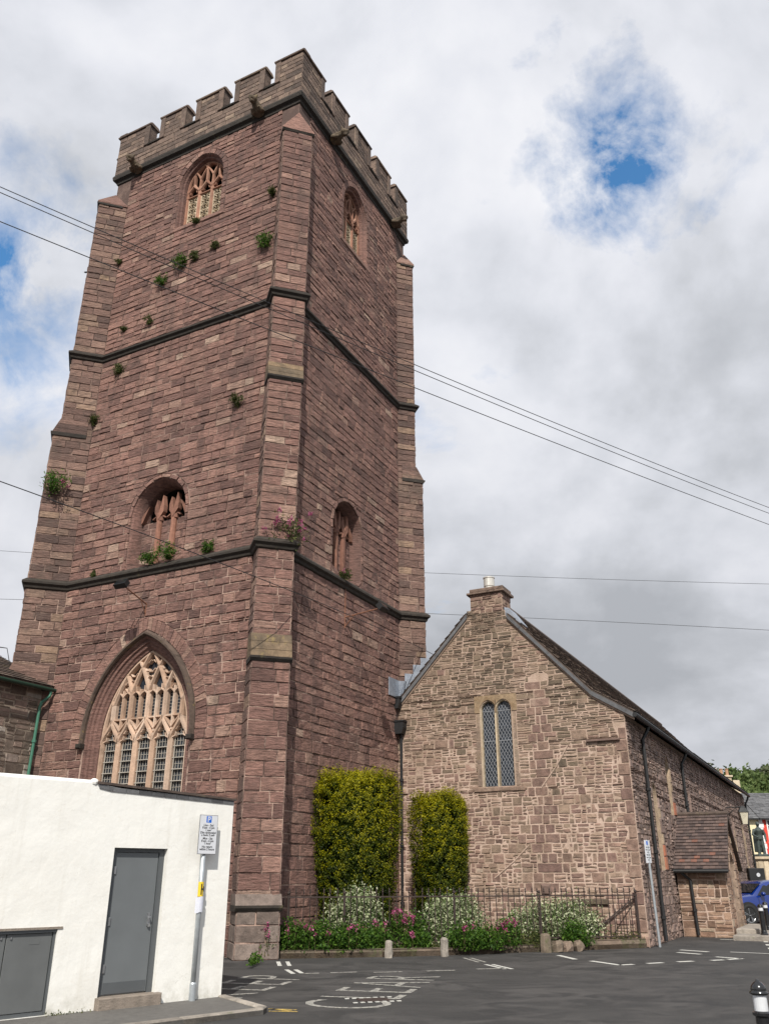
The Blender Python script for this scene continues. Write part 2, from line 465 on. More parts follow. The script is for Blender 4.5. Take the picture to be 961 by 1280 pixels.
# ---------------------------------------------------------------- frames
TH = 0.4774                                    # the church stands turned by this angle
LX = Vector((math.cos(TH), -math.sin(TH), 0))
LY = Vector((math.sin(TH), math.cos(TH), 0))
N0 = Vector((-2.766, 20.0, 0))
Z = Vector((0, 0, 1))
rr = math.sqrt(0.5)


def CW(x, y, z=0.0):
    return N0 + LX * x + LY * y + Z * z


class Fr:
    """a wall plane: u along, v up, d outwards"""
    def __init__(s, o, U, V=None):
        s.o = Vector(o)
        s.U = Vector(U).normalized()
        s.V = Z if V is None else Vector(V).normalized()
        s.N = s.U.cross(s.V).normalized()

    def P(s, u, v, d=0.0):
        return s.o + s.U * u + s.V * v + s.N * d

    def off(s, d):
        return Fr(s.o + s.N * d, s.U, s.V)


# ---------------------------------------------------------------- mesh building
class MB:
    def __init__(s):
        s.v, s.f, s.t = [], [], []

    def add(s, vs, fs, t=None):
        b = len(s.v)
        s.v.extend(tuple(q) for q in vs)
        if t is None:
            t = (R.random(), R.random(), R.random())
        for f in fs:
            s.f.append(tuple(b + i for i in f))
            s.t.append(t)
        return s

    def box(s, fr, u0, u1, v0, v1, d0, d1, t=None, bev=0.0):
        if bev <= 0:
            P = [fr.P(u, v, d) for d in (d0, d1) for u, v in ((u0, v0), (u1, v0), (u1, v1), (u0, v1))]
            return s.add(P, [(0, 3, 2, 1), (4, 5, 6, 7), (0, 1, 5, 4), (1, 2, 6, 5), (2, 3, 7, 6), (3, 0, 4, 7)], t)
        b = bev
        P = [fr.P(u, v, d0) for u, v in ((u0, v0), (u1, v0), (u1, v1), (u0, v1))]
        P += [fr.P(u, v, d1 - b) for u, v in ((u0, v0), (u1, v0), (u1, v1), (u0, v1))]
        P += [fr.P(u, v, d1) for u, v in ((u0 + b, v0 + b), (u1 - b, v0 + b), (u1 - b, v1 - b), (u0 + b, v1 - b))]
        return s.add(P, [(0, 3, 2, 1), (8, 9, 10, 11)] + [(i, (i + 1) % 4, 4 + (i + 1) % 4, 4 + i) for i in range(4)]
                     + [(4 + i, 4 + (i + 1) % 4, 8 + (i + 1) % 4, 8 + i) for i in range(4)], t)

    def quad(s, a, b, c, d, t=None):
        return s.add([a, b, c, d], [(0, 1, 2, 3)], t)

    def prism(s, fr, pts, d0, d1, t=None):
        """polygon (u,v) pushed from d0 to d1; counter-clockwise seen from outside"""
        n = len(pts)
        P = [fr.P(u, v, d0) for u, v in pts] + [fr.P(u, v, d1) for u, v in pts]
        return s.add(P, [tuple(range(n - 1, -1, -1)), tuple(range(n, 2 * n))]
                     + [(i, (i + 1) % n, n + (i + 1) % n, n + i) for i in range(n)], t)

    def tube(s, pts, r, n=8, t=None, caps=True):
        pts = [Vector(p) for p in pts]
        if not isinstance(r, (list, tuple)):
            r = [r] * len(pts)
        rings = []
        prev = None
        for i, p in enumerate(pts):
            d = (pts[min(i + 1, len(pts) - 1)] - pts[max(i - 1, 0)]).normalized()
            a = d.cross(Z) if prev is None else prev - d * prev.dot(d)
            if a.length < 1e-3:
                a = d.cross(Vector((1, 0, 0)))
            a.normalize()
            prev = a
            b = d.cross(a)
            rings.append([p + (a * math.cos(2 * math.pi * k / n) + b * math.sin(2 * math.pi * k / n)) * r[i] for k in range(n)])
        P = [q for ring in rings for q in ring]
        F = []
        for i in range(len(pts) - 1):
            for k in range(n):
                F.append((i * n + k, i * n + (k + 1) % n, (i + 1) * n + (k + 1) % n, (i + 1) * n + k))
        if caps:
            F.append(tuple(range(n - 1, -1, -1)))
            F.append(tuple((len(pts) - 1) * n + k for k in range(n)))
        return s.add(P, F, t)

    def lathe(s, c, prof, n=12, t=None, axis=None):
        """prof = [(radius, height)]"""
        c = Vector(c)
        P = [c + Vector((r * math.cos(2 * math.pi * k / n), r * math.sin(2 * math.pi * k / n), h)) for r, h in prof for k in range(n)]
        F = []
        for i in range(len(prof) - 1):
            for k in range(n):
                F.append((i * n + k, i * n + (k + 1) % n, (i + 1) * n + (k + 1) % n, (i + 1) * n + k))
        F.append(tuple(range(n - 1, -1, -1)))
        F.append(tuple((len(prof) - 1) * n + k for k in range(n)))
        return s.add(P, F, t)

    def ball(s, c, rx, ry, rz, n=10, m=7, t=None):
        c = Vector(c)
        P = [c + Vector((0, 0, -rz))]
        for i in range(1, m):
            a = math.pi * i / m
            for k in range(n):
                P.append(c + Vector((rx * math.sin(a) * math.cos(2 * math.pi * k / n), ry * math.sin(a) * math.sin(2 * math.pi * k / n), -rz * math.cos(a))))
        P.append(c + Vector((0, 0, rz)))
        F = [(0, 1 + (k + 1) % n, 1 + k) for k in range(n)]
        for i in range(m - 2):
            for k in range(n):
                a = 1 + i * n
                F.append((a + k, a + (k + 1) % n, a + n + (k + 1) % n, a + n + k))
        l = len(P) - 1
        a = 1 + (m - 2) * n
        F += [(a + k, a + (k + 1) % n, l) for k in range(n)]
        return s.add(P, F, t)

    def build(s, name, mat, parent=None, smooth=False, origin=None, **props):
        off = Vector((0, 0, 0))
        if parent is not None:
            off = WLOC[parent.name]
        elif origin is not None:
            off = Vector(origin)
        me = D.meshes.new(name)
        V = np.array(s.v, dtype=np.float64).reshape(-1, 3) - np.array(off)
        me.from_pydata(V.tolist(), [], s.f)
        if not me.attributes.get('tint'):
            a = me.attributes.new('tint', 'FLOAT_COLOR', 'FACE')
            T4 = np.ones((len(s.t), 4), dtype=np.float32)
            if s.t:
                T4[:, :3] = np.array(s.t, dtype=np.float32)
            a.data.foreach_set('color', T4.ravel())
        if smooth:
            me.polygons.foreach_set('use_smooth', [True] * len(me.polygons))
        me.materials.append(M[mat] if isinstance(mat, str) else mat)
        o = D.objects.new(name, me)
        COL.objects.link(o)
        if parent is not None:
            o.parent = parent
            WLOC[o.name] = off
        else:
            o.location = off
            WLOC[o.name] = off
        for k, v in props.items():
            o[k] = v
        return o


WLOC = {}


def thing(name, loc, label, cat, group=None):
    o = D.objects.new(name, None)
    COL.objects.link(o)
    o.location = loc
    o.empty_display_size = 0.3
    WLOC[o.name] = Vector(loc)
    o['label'] = label
    o['category'] = cat
    if group:
        o['group'] = group
    return o


def tagged(o, label, cat, group=None):
    o['label'] = label
    o['category'] = cat
    if group:
        o['group'] = group
    return o


def copy_tree(o, loc, label):
    r = o.copy()
    COL.objects.link(r)
    r.location = loc
    WLOC[r.name] = Vector(loc)
    if label:
        r['label'] = label
    for ch in o.children:
        c = ch.copy()
        COL.objects.link(c)
        c.parent = r
        for g in ch.children:
            k = g.copy()
            COL.objects.link(k)
            k.parent = c
    return r


def text_part(txt, size, fr, u, v, d, mat, parent, name='lettering', depth=0.0015, sx=1.0, bold=0.0, align='CENTER', space=1.0):
    cu = D.curves.new('letters', 'FONT')
    cu.body = txt
    cu.size = size
    cu.align_x = align
    cu.extrude = depth
    cu.offset = bold
    cu.space_character = space
    cu.resolution_u = 3
    o = D.objects.new('letters', cu)
    COL.objects.link(o)
    bpy.context.view_layer.update()
    me = D.meshes.new_from_object(o.evaluated_get(bpy.context.evaluated_depsgraph_get()))
    D.objects.remove(o)
    off = WLOC[parent.name] if parent is not None else Vector((0, 0, 0))
    P = np.zeros(len(me.vertices) * 3)
    me.vertices.foreach_get('co', P)
    P = P.reshape(-1, 3)
    o3 = np.array(fr.P(u, v, d) - off)
    Q = o3 + np.outer(P[:, 0] * sx, np.array(fr.U)) + np.outer(P[:, 1], np.array(fr.V)) + np.outer(P[:, 2], np.array(fr.N))
    me.vertices.foreach_set('co', Q.ravel())
    me.materials.clear()
    me.materials.append(M[mat])
    ob = D.objects.new(name, me)
    COL.objects.link(ob)
    WLOC[ob.name] = off
    if parent is not None:
        ob.parent = parent
    return ob


# ---------------------------------------------------------------- camera maths used only to pick the largest stones
CP, SP = math.cos(rad(23.35)), math.sin(rad(23.35))


def pix(p):
    x, y, z = p[0], p[1], p[2] - 1.6
    d = y * CP + z * SP
    if d < 0.1:
        return None
    return (384 + 843 * x / d, 512 - 843 * (-y * SP + z * CP) / d)


def quad_area(q):
    pp = [pix(p) for p in q]
    if any(p is None for p in pp):
        return 0
    if not any(0 <= p[0] <= 768 and 0 <= p[1] <= 1024 for p in pp):
        return 0
    a = 0
    for i in range(4):
        x0, y0 = pp[i]
        x1, y1 = pp[(i + 1) % 4]
        a += x0 * y1 - x1 * y0
    return abs(a) / 2


class Masonry:
    """collects stones of one thing; the largest in view become objects, the rest one joined part"""
    def __init__(s):
        s.items = []

    def stone(s, fr, q, mat, out=0.02, joint=0.012, rough=0.006, nx=3, ny=2, bev=0.012, tr=None, back=-0.02):
        """q = (uv bottom-left, bottom-right, top-right, top-left)"""
        c = ((q[0][0] + q[1][0] + q[2][0] + q[3][0]) / 4, (q[0][1] + q[1][1] + q[2][1] + q[3][1]) / 4)
        w = max(abs(q[1][0] - q[0][0]), abs(q[2][0] - q[3][0]), 0.01)
        h = max(abs(q[3][1] - q[0][1]), abs(q[2][1] - q[1][1]), 0.01)

        def sh(p, j):
            return (p[0] + max(-1, min(1, (c[0] - p[0]) / (w / 2))) * j, p[1] + max(-1, min(1, (c[1] - p[1]) / (h / 2))) * j)
        qo = [sh(p, min(joint / 2, w * .3, h * .3)) for p in q]
        qi = [sh(p, min(joint / 2 + bev, w * .4, h * .4)) for p in q]

        def bil(Q, a, b):
            return ((Q[0][0] * (1 - a) + Q[1][0] * a) * (1 - b) + (Q[3][0] * (1 - a) + Q[2][0] * a) * b,
                    (Q[0][1] * (1 - a) + Q[1][1] * a) * (1 - b) + (Q[3][1] * (1 - a) + Q[2][1] * a) * b)
        V, F = [], []
        tu, tv = R.uniform(-1, 1) * rough, R.uniform(-1, 1) * rough
        for j in range(ny + 1):
            for i in range(nx + 1):
                a, b = i / nx, j / ny
                u, v = bil(qi, a, b)
                inner = 0 < i < nx or 0 < j < ny
                dd = out + (a - .5) * tu + (b - .5) * tv + R.uniform(-1, 1) * rough * (0.6 if inner else 0.3)
                jj = bev * 0.45
                V.append(fr.P(u + R.uniform(-jj, jj), v + R.uniform(-jj, jj), dd))
        for j in range(ny):
            for i in range(nx):
                k = j * (nx + 1) + i
                F.append((k, k + 1, k + nx + 2, k + nx + 1))
        per = [(i, 0) for i in range(nx)] + [(nx, j) for j in range(ny)] + [(i, ny) for i in range(nx, 0, -1)] + [(0, j) for j in range(ny, 0, -1)]
        b0 = len(V)
        for i, j in per:
            u, v = bil(qo, i / nx, j / ny)
            V.append(fr.P(u, v, back))
        n = len(per)
        for k in range(n):
            a = per[k][1] * (nx + 1) + per[k][0]
            b = per[(k + 1) % n][1] * (nx + 1) + per[(k + 1) % n][0]
            F.append((b0 + k, b0 + (k + 1) % n, b, a))
        area = quad_area([fr.P(*p) for p in q])
        t = tr if tr else (R.random(), R.random(), R.random())
        s.items.append((area, V, F, t, mat))

    def finish(s, parent, limit=300, name='stone', rest='stonework', minpx=30):
        s.items.sort(key=lambda k: -k[0])
        top = [k for k in s.items[:limit] if k[0] >= minpx]
        for area, V, F, t, mat in top:
            c = sum((Vector(p) for p in V), Vector()) / len(V)
            me = D.meshes.new(name)
            me.from_pydata([tuple(Vector(p) - c) for p in V], [], F)
            a = me.attributes.new('tint', 'FLOAT_COLOR', 'FACE')
            a.data.foreach_set('color', list((*t, 1.0)) * len(F))
            me.materials.append(M[mat])
            o = D.objects.new(name, me)
            COL.objects.link(o)
            o.parent = parent
            o.location = c - WLOC[parent.name]
        left = s.items[len(top):]
        if left:
            mats = sorted({k[4] for k in left})
            V, F, T4, MI = [], [], [], []
            for area, vs, fs, t, mat in left:
                b = len(V)
                V.extend(vs)
                F.extend(tuple(b + i for i in f) for f in fs)
                T4.extend([(*t, 1.0)] * len(fs))
                MI.extend([mats.index(mat)] * len(fs))
            off = np.array(WLOC[parent.name])
            me = D.meshes.new(rest)
            me.from_pydata((np.array([tuple(p) for p in V]) - off).tolist(), [], F)
            a = me.attributes.new('tint', 'FLOAT_COLOR', 'FACE')
            a.data.foreach_set('color', np.array(T4, dtype=np.float32).ravel())
            for m_ in mats:
                me.materials.append(M[m_])
            me.polygons.foreach_set('material_index', MI)
            o = D.objects.new(rest, me)
            COL.objects.link(o)
            o.parent = parent
            o['kind'] = 'stuff'


def intervals(L, Rr_, holes, v0, v1):
    e = 1e-4
    a0, a1 = L(v0 + e), L(v1 - e)
    b0, b1 = Rr_(v0 + e), Rr_(v1 - e)
    cuts = []
    for h in holes:
        i0, i1 = h(v0 + e), h(v1 - e)
        if i0 is None and i1 is None:
            continue
        if i0 is None:
            mm = (i1[0] + i1[1]) / 2
            i0 = (mm, mm)
        if i1 is None:
            mm = (i0[0] + i0[1]) / 2
            i1 = (mm, mm)
        cuts.append((i0, i1))
    cuts.sort(key=lambda c: c[0][0] + c[1][0])
    out = []
    x0, x1 = a0, a1
    for i0, i1 in cuts:
        out.append((x0, x1, i0[0], i1[0]))
        x0, x1 = i0[1], i1[1]
    out.append((x0, x1, b0, b1))
    return out          # (left at v0, left at v1, right at v0, right at v1)


def rows(v0, v1, h0, h1, marks=()):
    """course levels from v0 to v1 that also pass through the given marks"""
    pts = sorted({v0, v1, *[m_ for m_ in marks if v0 < m_ < v1]})
    out = [v0]
    for a, b in zip(pts[:-1], pts[1:]):
        n = max(1, round((b - a) / ((h0 + h1) / 2)))
        ws = [R.uniform(h0, h1) for _ in range(n)]
        sw = sum(ws)
        x = a
        for w in ws:
            x += w / sw * (b - a)
            out.append(x)
    return out


def courses(ms, fr, lv, L, Rr_, holes, mat, l0, l1, out=(0.012, 0.028), **kw):
    matf = mat if callable(mat) else (lambda u, v: mat)
    for v0, v1 in zip(lv[:-1], lv[1:]):
        h = v1 - v0
        for a0, a1, b0, b1 in intervals(L, Rr_, holes, v0, v1):
            lo, hi = min(a0, a1), max(b0, b1)
            if hi - lo < 0.05:
                continue
            x = lo
            cs = [x]
            while x < hi:
                x += R.uniform(l0, l1) * (0.75 + 0.5 * min(h / 0.25, 1.2))
                cs.append(x)
            cs[-1] = hi
            if len(cs) > 2 and cs[-1] - cs[-2] < l0 * 0.6:
                cs.pop(-2)
            for c0, c1 in zip(cs[:-1], cs[1:]):
                q00, q01 = max(c0, a0), min(c1, b0)
                q10, q11 = max(c0, a1), min(c1, b1)
                if q01 < q00:
                    q00 = q01 = (a0 if c1 <= a0 else b0)
                if q11 < q10:
                    q10 = q11 = (a1 if c1 <= a1 else b1)
                if max(q01 - q00, q11 - q10) < 0.035:
                    continue
                ms.stone(fr, ((q00, v0), (q01, v0), (q11, v1), (q10, v1)), matf((q00 + q11) / 2, v0), out=R.uniform(*out), **kw)


def rubble(ms, fr, v0, v1, L, Rr_, holes, mat, bh=(0.16, 0.30), l=(0.16, 0.5), marks=(), splits=(0.35, 0.4, 0.25),
           out=(0.006, 0.03), joint=0.022, zt=None, nx=2, ny=1, rough=0.008):
    matf = mat if callable(mat) else (lambda u, v: mat)
    lv = rows(v0, v1, bh[0], bh[1], marks)
    for w0, w1 in zip(lv[:-1], lv[1:]):
        for a0, a1, b0, b1 in intervals(L, Rr_, holes, w0, w1):
            lo, hi = min(a0, a1), max(b0, b1)
            if hi - lo < 0.05:
                continue
            x = lo
            cs = [x]
            while x < hi:
                x += R.uniform(*l)
                cs.append(x)
            cs[-1] = hi
            if len(cs) > 2 and cs[-1] - cs[-2] < l[0] * 0.7:
                cs.pop(-2)
            for c0, c1 in zip(cs[:-1], cs[1:]):
                k = R.random()
                n = 1 if k < splits[0] else 2 if k < splits[0] + splits[1] else 3
                ws = [R.uniform(0.7, 1.3) for _ in range(n)]
                sw = sum(ws)
                y = w0
                for w in ws:
                    y2 = y + w / sw * (w1 - w0)
                    f0, f1 = (y - w0) / (w1 - w0), (y2 - w0) / (w1 - w0)

                    def lim(f, c0_, c1_):
                        a, b = a0 + (a1 - a0) * f, b0 + (b1 - b0) * f
                        p, q = max(c0_, a), min(c1_, b)
                        if q < p:
                            p = q = a if c1_ <= a else b
                        return p, q
                    subs = [(c0, c1)]
                    if c1 - c0 > 0.34 and R.random() < 0.4:
                        mid_ = c0 + (c1 - c0) * R.uniform(0.3, 0.7)
                        subs = [(c0, mid_), (mid_, c1)]
                    for s0, s1 in subs:
                        p0, q0 = lim(f0, s0, s1)
                        p1, q1 = lim(f1, s0, s1)
                        if max(q0 - p0, q1 - p1) < 0.03:
                            continue
                        jw, jh = min(0.02, (s1 - s0) * .12), min(0.012, (y2 - y) * 0.16)

                        def J(u, v, edge):
                            return (u + (0 if edge else R.uniform(-jw, jw)), v + R.uniform(-jh, jh))
                        el, er = p0 <= lo + 1e-3, q0 >= hi - 1e-3
                        t = None
                        if zt:
                            t = (zt(p0, y), R.random(), R.random())
                        ms.stone(fr, (J(p0, y, el), J(q0, y, er), J(q1, y2, er), J(p1, y2, el)), matf(p0, y), out=R.uniform(*out),
                                 joint=joint, nx=nx, ny=ny, rough=rough, bev=0.010, tr=t)
                    y = y2


def backing(mb, fr, lv, L, Rr_, holes, d):
    for v0, v1 in zip(lv[:-1], lv[1:]):
        for a0, a1, b0, b1 in intervals(L, Rr_, holes, v0, v1):
            if max(b0 - a0, b1 - a1) < 1e-3:
                continue
            mb.add([fr.P(a0, v0, d), fr.P(max(b0, a0), v0, d), fr.P(max(b1, a1), v1, d), fr.P(a1, v1, d)], [(0, 1, 2, 3)])


class Arch:
    """two-centred pointed opening"""
    def __init__(s, cx, w, sill, spring, apex):
        s.cx, s.w, s.sill, s.spring, s.apex = cx, w, sill, spring, apex
        H = apex - spring
        s.R = (H * H + w * w) / (2 * w)
        s.k = s.R - w                     # centre offset

    def half(s, v, o=0.0):
        if v < s.sill - max(o, 0) * 0 or v > s.spring + math.sqrt(max((s.R + o) ** 2 - s.k ** 2, 0)):
            return None
        if v <= s.spring:
            return s.w + o
        r = (s.R + o) ** 2 - (v - s.spring) ** 2
        return math.sqrt(max(r, 0)) - s.k if r > s.k ** 2 else 0.0

    def hole(s, o=0.0, jamb=None):
        def f(v):
            if v < s.sill:
                return None
            if jamb is not None and v < s.spring:
                return (s.cx - s.w - jamb, s.cx + s.w + jamb)
            h = s.half(v, o)
            return None if h is None else (s.cx - h, s.cx + h)
        return f

    def pts(s, o=0.0, n=14, sill=None, jn=1):
        sill = s.sill if sill is None else sill
        th = math.acos(max(-1, min(1, s.k / (s.R + o))))
        L_ = [(s.cx - s.w - o, sill + (s.spring - sill) * i / jn) for i in range(jn)]
        L_ += [(s.cx + s.k - (s.R + o) * math.cos(th * i / n), s.spring + (s.R + o) * math.sin(th * i / n)) for i in range(n + 1)]
        return L_ + [(2 * s.cx - u, v) for u, v in reversed(L_[:-1])]

    def levels(s, lo, hi, o=0.0):
        top = s.spring + math.sqrt((s.R + o) ** 2 - s.k ** 2)
        return [s.sill, s.spring, top]


def arch_sweep(mb, fr, A, prof, n=14, sill=None, arch_only=False, t=None):
    rings = []
    for o, d in prof:
        p = A.pts(o, n, sill)
        if arch_only:
            p = p[1:-1]
        rings.append([fr.P(u, v, d) for u, v in p])
    m_ = len(rings[0])
    V = [q for r_ in rings for q in r_]
    F = []
    for i in range(len(rings) - 1):
        for k in range(m_ - 1):
            F.append((i * m_ + k, i * m_ + k + 1, (i + 1) * m_ + k + 1, (i + 1) * m_ + k))
    if arch_only:
        F.append(tuple(i * m_ for i in range(len(rings))))
        F.append(tuple(i * m_ + m_ - 1 for i in reversed(range(len(rings)))))
    mb.add(V, F, t)


def voussoirs(ms, fr, A, o0, o1, mat, size=0.25, jambs=True, out=(0.018, 0.03), bottom=None):
    n = max(4, int((A.R + o1) * math.acos(A.k / (A.R + o1)) / size))
    pi, po = A.pts(o0, n), A.pts(o1, n)
    pi, po = pi[1:-1], po[1:-1]
    for k in range(len(pi) - 1):
        ms.stone(fr, (po[k], po[k + 1], pi[k + 1], pi[k]), mat, out=R.uniform(*out), nx=2, ny=1)
    if jambs:
        lv = rows(A.sill if bottom is None else bottom, A.spring, 0.2, 0.32)
        for a, b in zip(lv[:-1], lv[1:]):
            for sgn in (-1, 1):
                x0, x1 = sorted((A.cx + sgn * (A.w + o0), A.cx + sgn * (A.w + o1)))
                ms.stone(fr, ((x0, a), (x1, a), (x1, b), (x0, b)), mat, out=R.uniform(*out), nx=2, ny=1)


def bar(mb, fr, pts, w, d0, d1, front=0.5, t=None):
    """ribbon with a chamfered section along a (u,v) polyline"""
    n = len(pts)
    if n < 2:
        return
    P = []
    for i, (u, v) in enumerate(pts):
        a = Vector(pts[max(i - 1, 0)])
        b = Vector(pts[min(i + 1, n - 1)])
        dv = (b - a)
        if dv.length < 1e-6:
            dv = Vector((0, 1))
        dv.normalize()
        nx_, ny_ = -dv.y, dv.x
        for s_, d in ((w / 2, d0), (w / 2 * 1.0, (d0 + d1) / 2 + (d1 - d0) * .1), (w / 2 * front, d1), (-w / 2 * front, d1), (-w / 2, (d0 + d1) / 2 + (d1 - d0) * .1), (-w / 2, d0)):
            P.append(fr.P(u + nx_ * s_, v + ny_ * s_, d))
    F = []
    for i in range(n - 1):
        for k in range(6):
            k2 = (k + 1) % 6
            F.append((i * 6 + k2, i * 6 + k, (i + 1) * 6 + k, (i + 1) * 6 + k2))
    F.append(tuple(range(6)))
    F.append(tuple((n - 1) * 6 + k for k in reversed(range(6))))
    mb.add(P, F, t)


def sweep_plan(mb, path, prof, closed=True, t=None):
    """path = plan points (x, y) in church coordinates running counter-clockwise; prof = [(out, z)]"""
    n = len(path)
    rings = []
    for i in range(n):
        p = Vector(path[i])
        a = Vector(path[(i - 1) % n]) if closed or i > 0 else None
        b = Vector(path[(i + 1) % n]) if closed or i < n - 1 else None
        n1 = None if a is None else Vector(((p - a).y, -(p - a).x)).normalized()
        n2 = None if b is None else Vector(((b - p).y, -(b - p).x)).normalized()
        if n1 is None:
            m_ = n2
        elif n2 is None:
            m_ = n1
        else:
            m_ = (n1 + n2)
            m_ = m_ / max(0.35, m_.dot(n1))
        rings.append([CW(p.x + m_.x * o, p.y + m_.y * o, z) for o, z in prof])
    k = len(prof)
    V = [q for r_ in rings for q in r_]
    F = []
    for i in range(n if closed else n - 1):
        j = (i + 1) % n
        for c in range(k - 1):
            F.append((i * k + c, j * k + c, j * k + c + 1, i * k + c + 1))
    if not closed:
        F.append(tuple(range(k)))
        F.append(tuple((n - 1) * k + c for c in reversed(range(k))))
    mb.add(V, F, t)


# ---------------------------------------------------------------- leaves
def leaves(name, mat, C, size, parent=None, origin=None, kind=None, tfun=None, flat=0.0, asp=0.55, normals=None):
    """C = (n,3) centres; one small folded diamond per leaf"""
    C = np.asarray(C, dtype=float)
    n = len(C)
    off = np.array(WLOC[parent.name]) if parent is not None else np.array(origin if origin is not None else (0, 0, 0))
    a = NR.normal(size=(n, 3))
    if normals is not None:
        nn = np.asarray(normals) + 0.55 * NR.normal(size=(n, 3))
        nn /= np.linalg.norm(nn, axis=1)[:, None] + 1e-9
        a = np.cross(nn, NR.normal(size=(n, 3)))
    a[:, 2] *= (1 - flat)
    a /= np.linalg.norm(a, axis=1)[:, None] + 1e-9
    b = np.cross(a, nn if normals is not None else NR.normal(size=(n, 3)))
    b /= np.linalg.norm(b, axis=1)[:, None] + 1e-9
    s = size * NR.uniform(0.6, 1.35, (n, 1))
    V = np.stack([C - a * s, C + b * s * asp, C + a * s, C - b * s * asp], axis=1).reshape(-1, 3) - off
    me = D.meshes.new(name)
    me.vertices.add(4 * n)
    me.vertices.foreach_set('co', V.ravel())
    me.loops.add(4 * n)
    me.loops.foreach_set('vertex_index', np.arange(4 * n))
    me.polygons.add(n)
    me.polygons.foreach_set('loop_start', np.arange(0, 4 * n, 4))
    me.update()
    at = me.attributes.new('tint', 'FLOAT_COLOR', 'FACE')
    tt = NR.random((n, 4)).astype(np.float32)
    if tfun is not None:
        tt[:, 0] = np.clip(tfun(C), 0, 1)
    tt[:, 3] = 1
    at.data.foreach_set('color', tt.ravel())
    me.materials.append(M[mat])
    o = D.objects.new(name, me)
    COL.objects.link(o)
    if parent is not None:
        o.parent = parent
    else:
        o.location = off
    WLOC[o.name] = Vector(off)
    if kind:
        o['kind'] = kind
    return o


def blob_pts(c, r, n, shell=0.6):
    """n points in an ellipsoid, more of them near its skin"""
    d = NR.normal(size=(n, 3))
    d /= np.linalg.norm(d, axis=1)[:, None]
    k = shell + (1 - shell) * NR.random((n, 1))
    return np.array(c) + d * k * np.array(r), d


def K(o, **kw):
    for k, v in kw.items():
        o[k] = v
    return o


# ================================================================= GROUND
GF = Fr((0, 0, 0), (1, 0, 0), (0, 1, 0))                 # u = x, v = y, d = height
mb = MB()
xs = [-600, -120, -40, -20, -10, -5, 0, 5, 10, 15, 20, 30, 45, 70, 120, 600]
ys = [-400, -60, -20, -5, 0, 5, 10, 15, 20, 25, 30, 35, 40, 60, 90, 150, 900]
for i in range(len(xs) - 1):
    for j in range(len(ys) - 1):
        mb.quad((xs[i], ys[j], 0), (xs[i + 1], ys[j], 0), (xs[i + 1], ys[j + 1], 0), (xs[i], ys[j + 1], 0))
mb.build('ground', 'asphalt', kind='structure')

# pavement and kerb in front of the white building
WG = Vector((-2.28, 13.48, 0))
WU = Vector((0.713, 0.701, 0)).normalized()
FW = Fr(WG, WU)                                           # white wall: u = 0 at its right-hand corner, negative to the left
PV = [Vector((-2.24, 13.58, 0)), Vector((-1.50, 12.42, 0)), Vector((-1.52, 12.20, 0)), Vector((-2.35, 11.42, 0)), Vector((-9.5, 4.4, 0)), Vector((-11.5, 6.1, 0)), Vector((-9.2, 6.8, 0))]
mb = MB()
F3 = Fr((0, 0, 0), (1, 0, 0), (0, 1, 0))
mb.prism(F3, [(p.x, p.y) for p in reversed(PV)][::-1] if False else [(p.x, p.y) for p in PV[::-1]], -0.02, 0.055)
mb.build('pavement', 'pavement_grey', kind='structure')
kroot = thing('kerb', tuple(PV[2]), 'pale worn stone kerb edging the pavement in front of the white building', 'kerb')


def kerb_run(pts, w, h, parent, mat, seg=0.9, name='kerb_stone'):
    for a, b in zip(pts[:-1], pts[1:]):
        L_ = (b - a).length
        n = max(1, round(L_ / seg))
        d = (b - a).normalized()
        fr = Fr(a, d, Vector((-d.y, d.x, 0)))
        for i in range(n):
            m_ = MB()
            m_.box(fr, i * L_ / n + 0.004, (i + 1) * L_ / n - 0.004, -w + R.uniform(-.004, .004), 0, 0.0, h + R.uniform(-.003, .003), bev=0.014)
            m_.build(name, mat, parent)


kerb_run([PV[0], PV[1], PV[2], PV[3], PV[3] + (PV[4] - PV[3]) * 0.9], 0.13, 0.075, kroot, 'kerb_stone')

# painted markings
MK = []


def mark(x0, y0, x1, y1, w=0.09, mat='line_white', h=0.004):
    a, b = Vector((x0, y0, 0)), Vector((x1, y1, 0))
    d = (b - a).normalized()
    n = Vector((-d.y, d.x, 0)) * w / 2
    m_ = MB()
    q = [a - n, b - n, b + n, a + n]
    m_.quad(*[p + Z * h for p in q])
    m_.build('road_marking', mat, kind='structure')


for x0, x1, yy in ((-1.50, -1.17, 17.05), (-0.97, -0.50, 17.2), (-0.20, 0.32, 17.25), (0.77, 1.30, 17.5), (1.72, 2.28, 17.85)):
    mark(x0, yy, x1, yy + (x1 - x0) * 0.25, 0.10, 'line_worn')
for dx in (0, 0.17):
    mark(-1.82 + dx, 17.75, -1.62 + dx, 17.03, 0.085)
    mark(-2.16 + dx * 1.1, 19.35, -2.02 + dx * 1.1, 18.45, 0.08)
for dx in (0, 0.14):
    mark(1.68 + dx, 20.2, 1.90 + dx, 19.2, 0.07, 'line_worn')
    mark(1.98 + dx, 18.75, 2.25 + dx, 17.85, 0.08)
mark(3.81, 20.85, 3.98, 19.85, 0.12)
mark(4.22, 19.5, 4.60, 18.6, 0.13)
mark(4.58, 18.62, 4.90, 18.78, 0.13)
for x0, y0, x1, y1 in ((5.22, 18.95, 5.58, 19.12), (5.93, 19.28, 6.3, 19.46), (6.72, 19.6, 7.15, 19.8)):
    mark(x0, y0, x1, y1, 0.14)
mark(6.66, 21.6, 7.02, 21.1, 0.15)
mark(6.95, 22.3, 7.42, 21.75, 0.15)
mark(7.12, 20.45, 7.50, 20.0, 0.14)
mark(7.02, 19.75, 7.52, 20.03, 0.14)
mark(7.9, 21.7, 8.72, 21.2, 0.10)
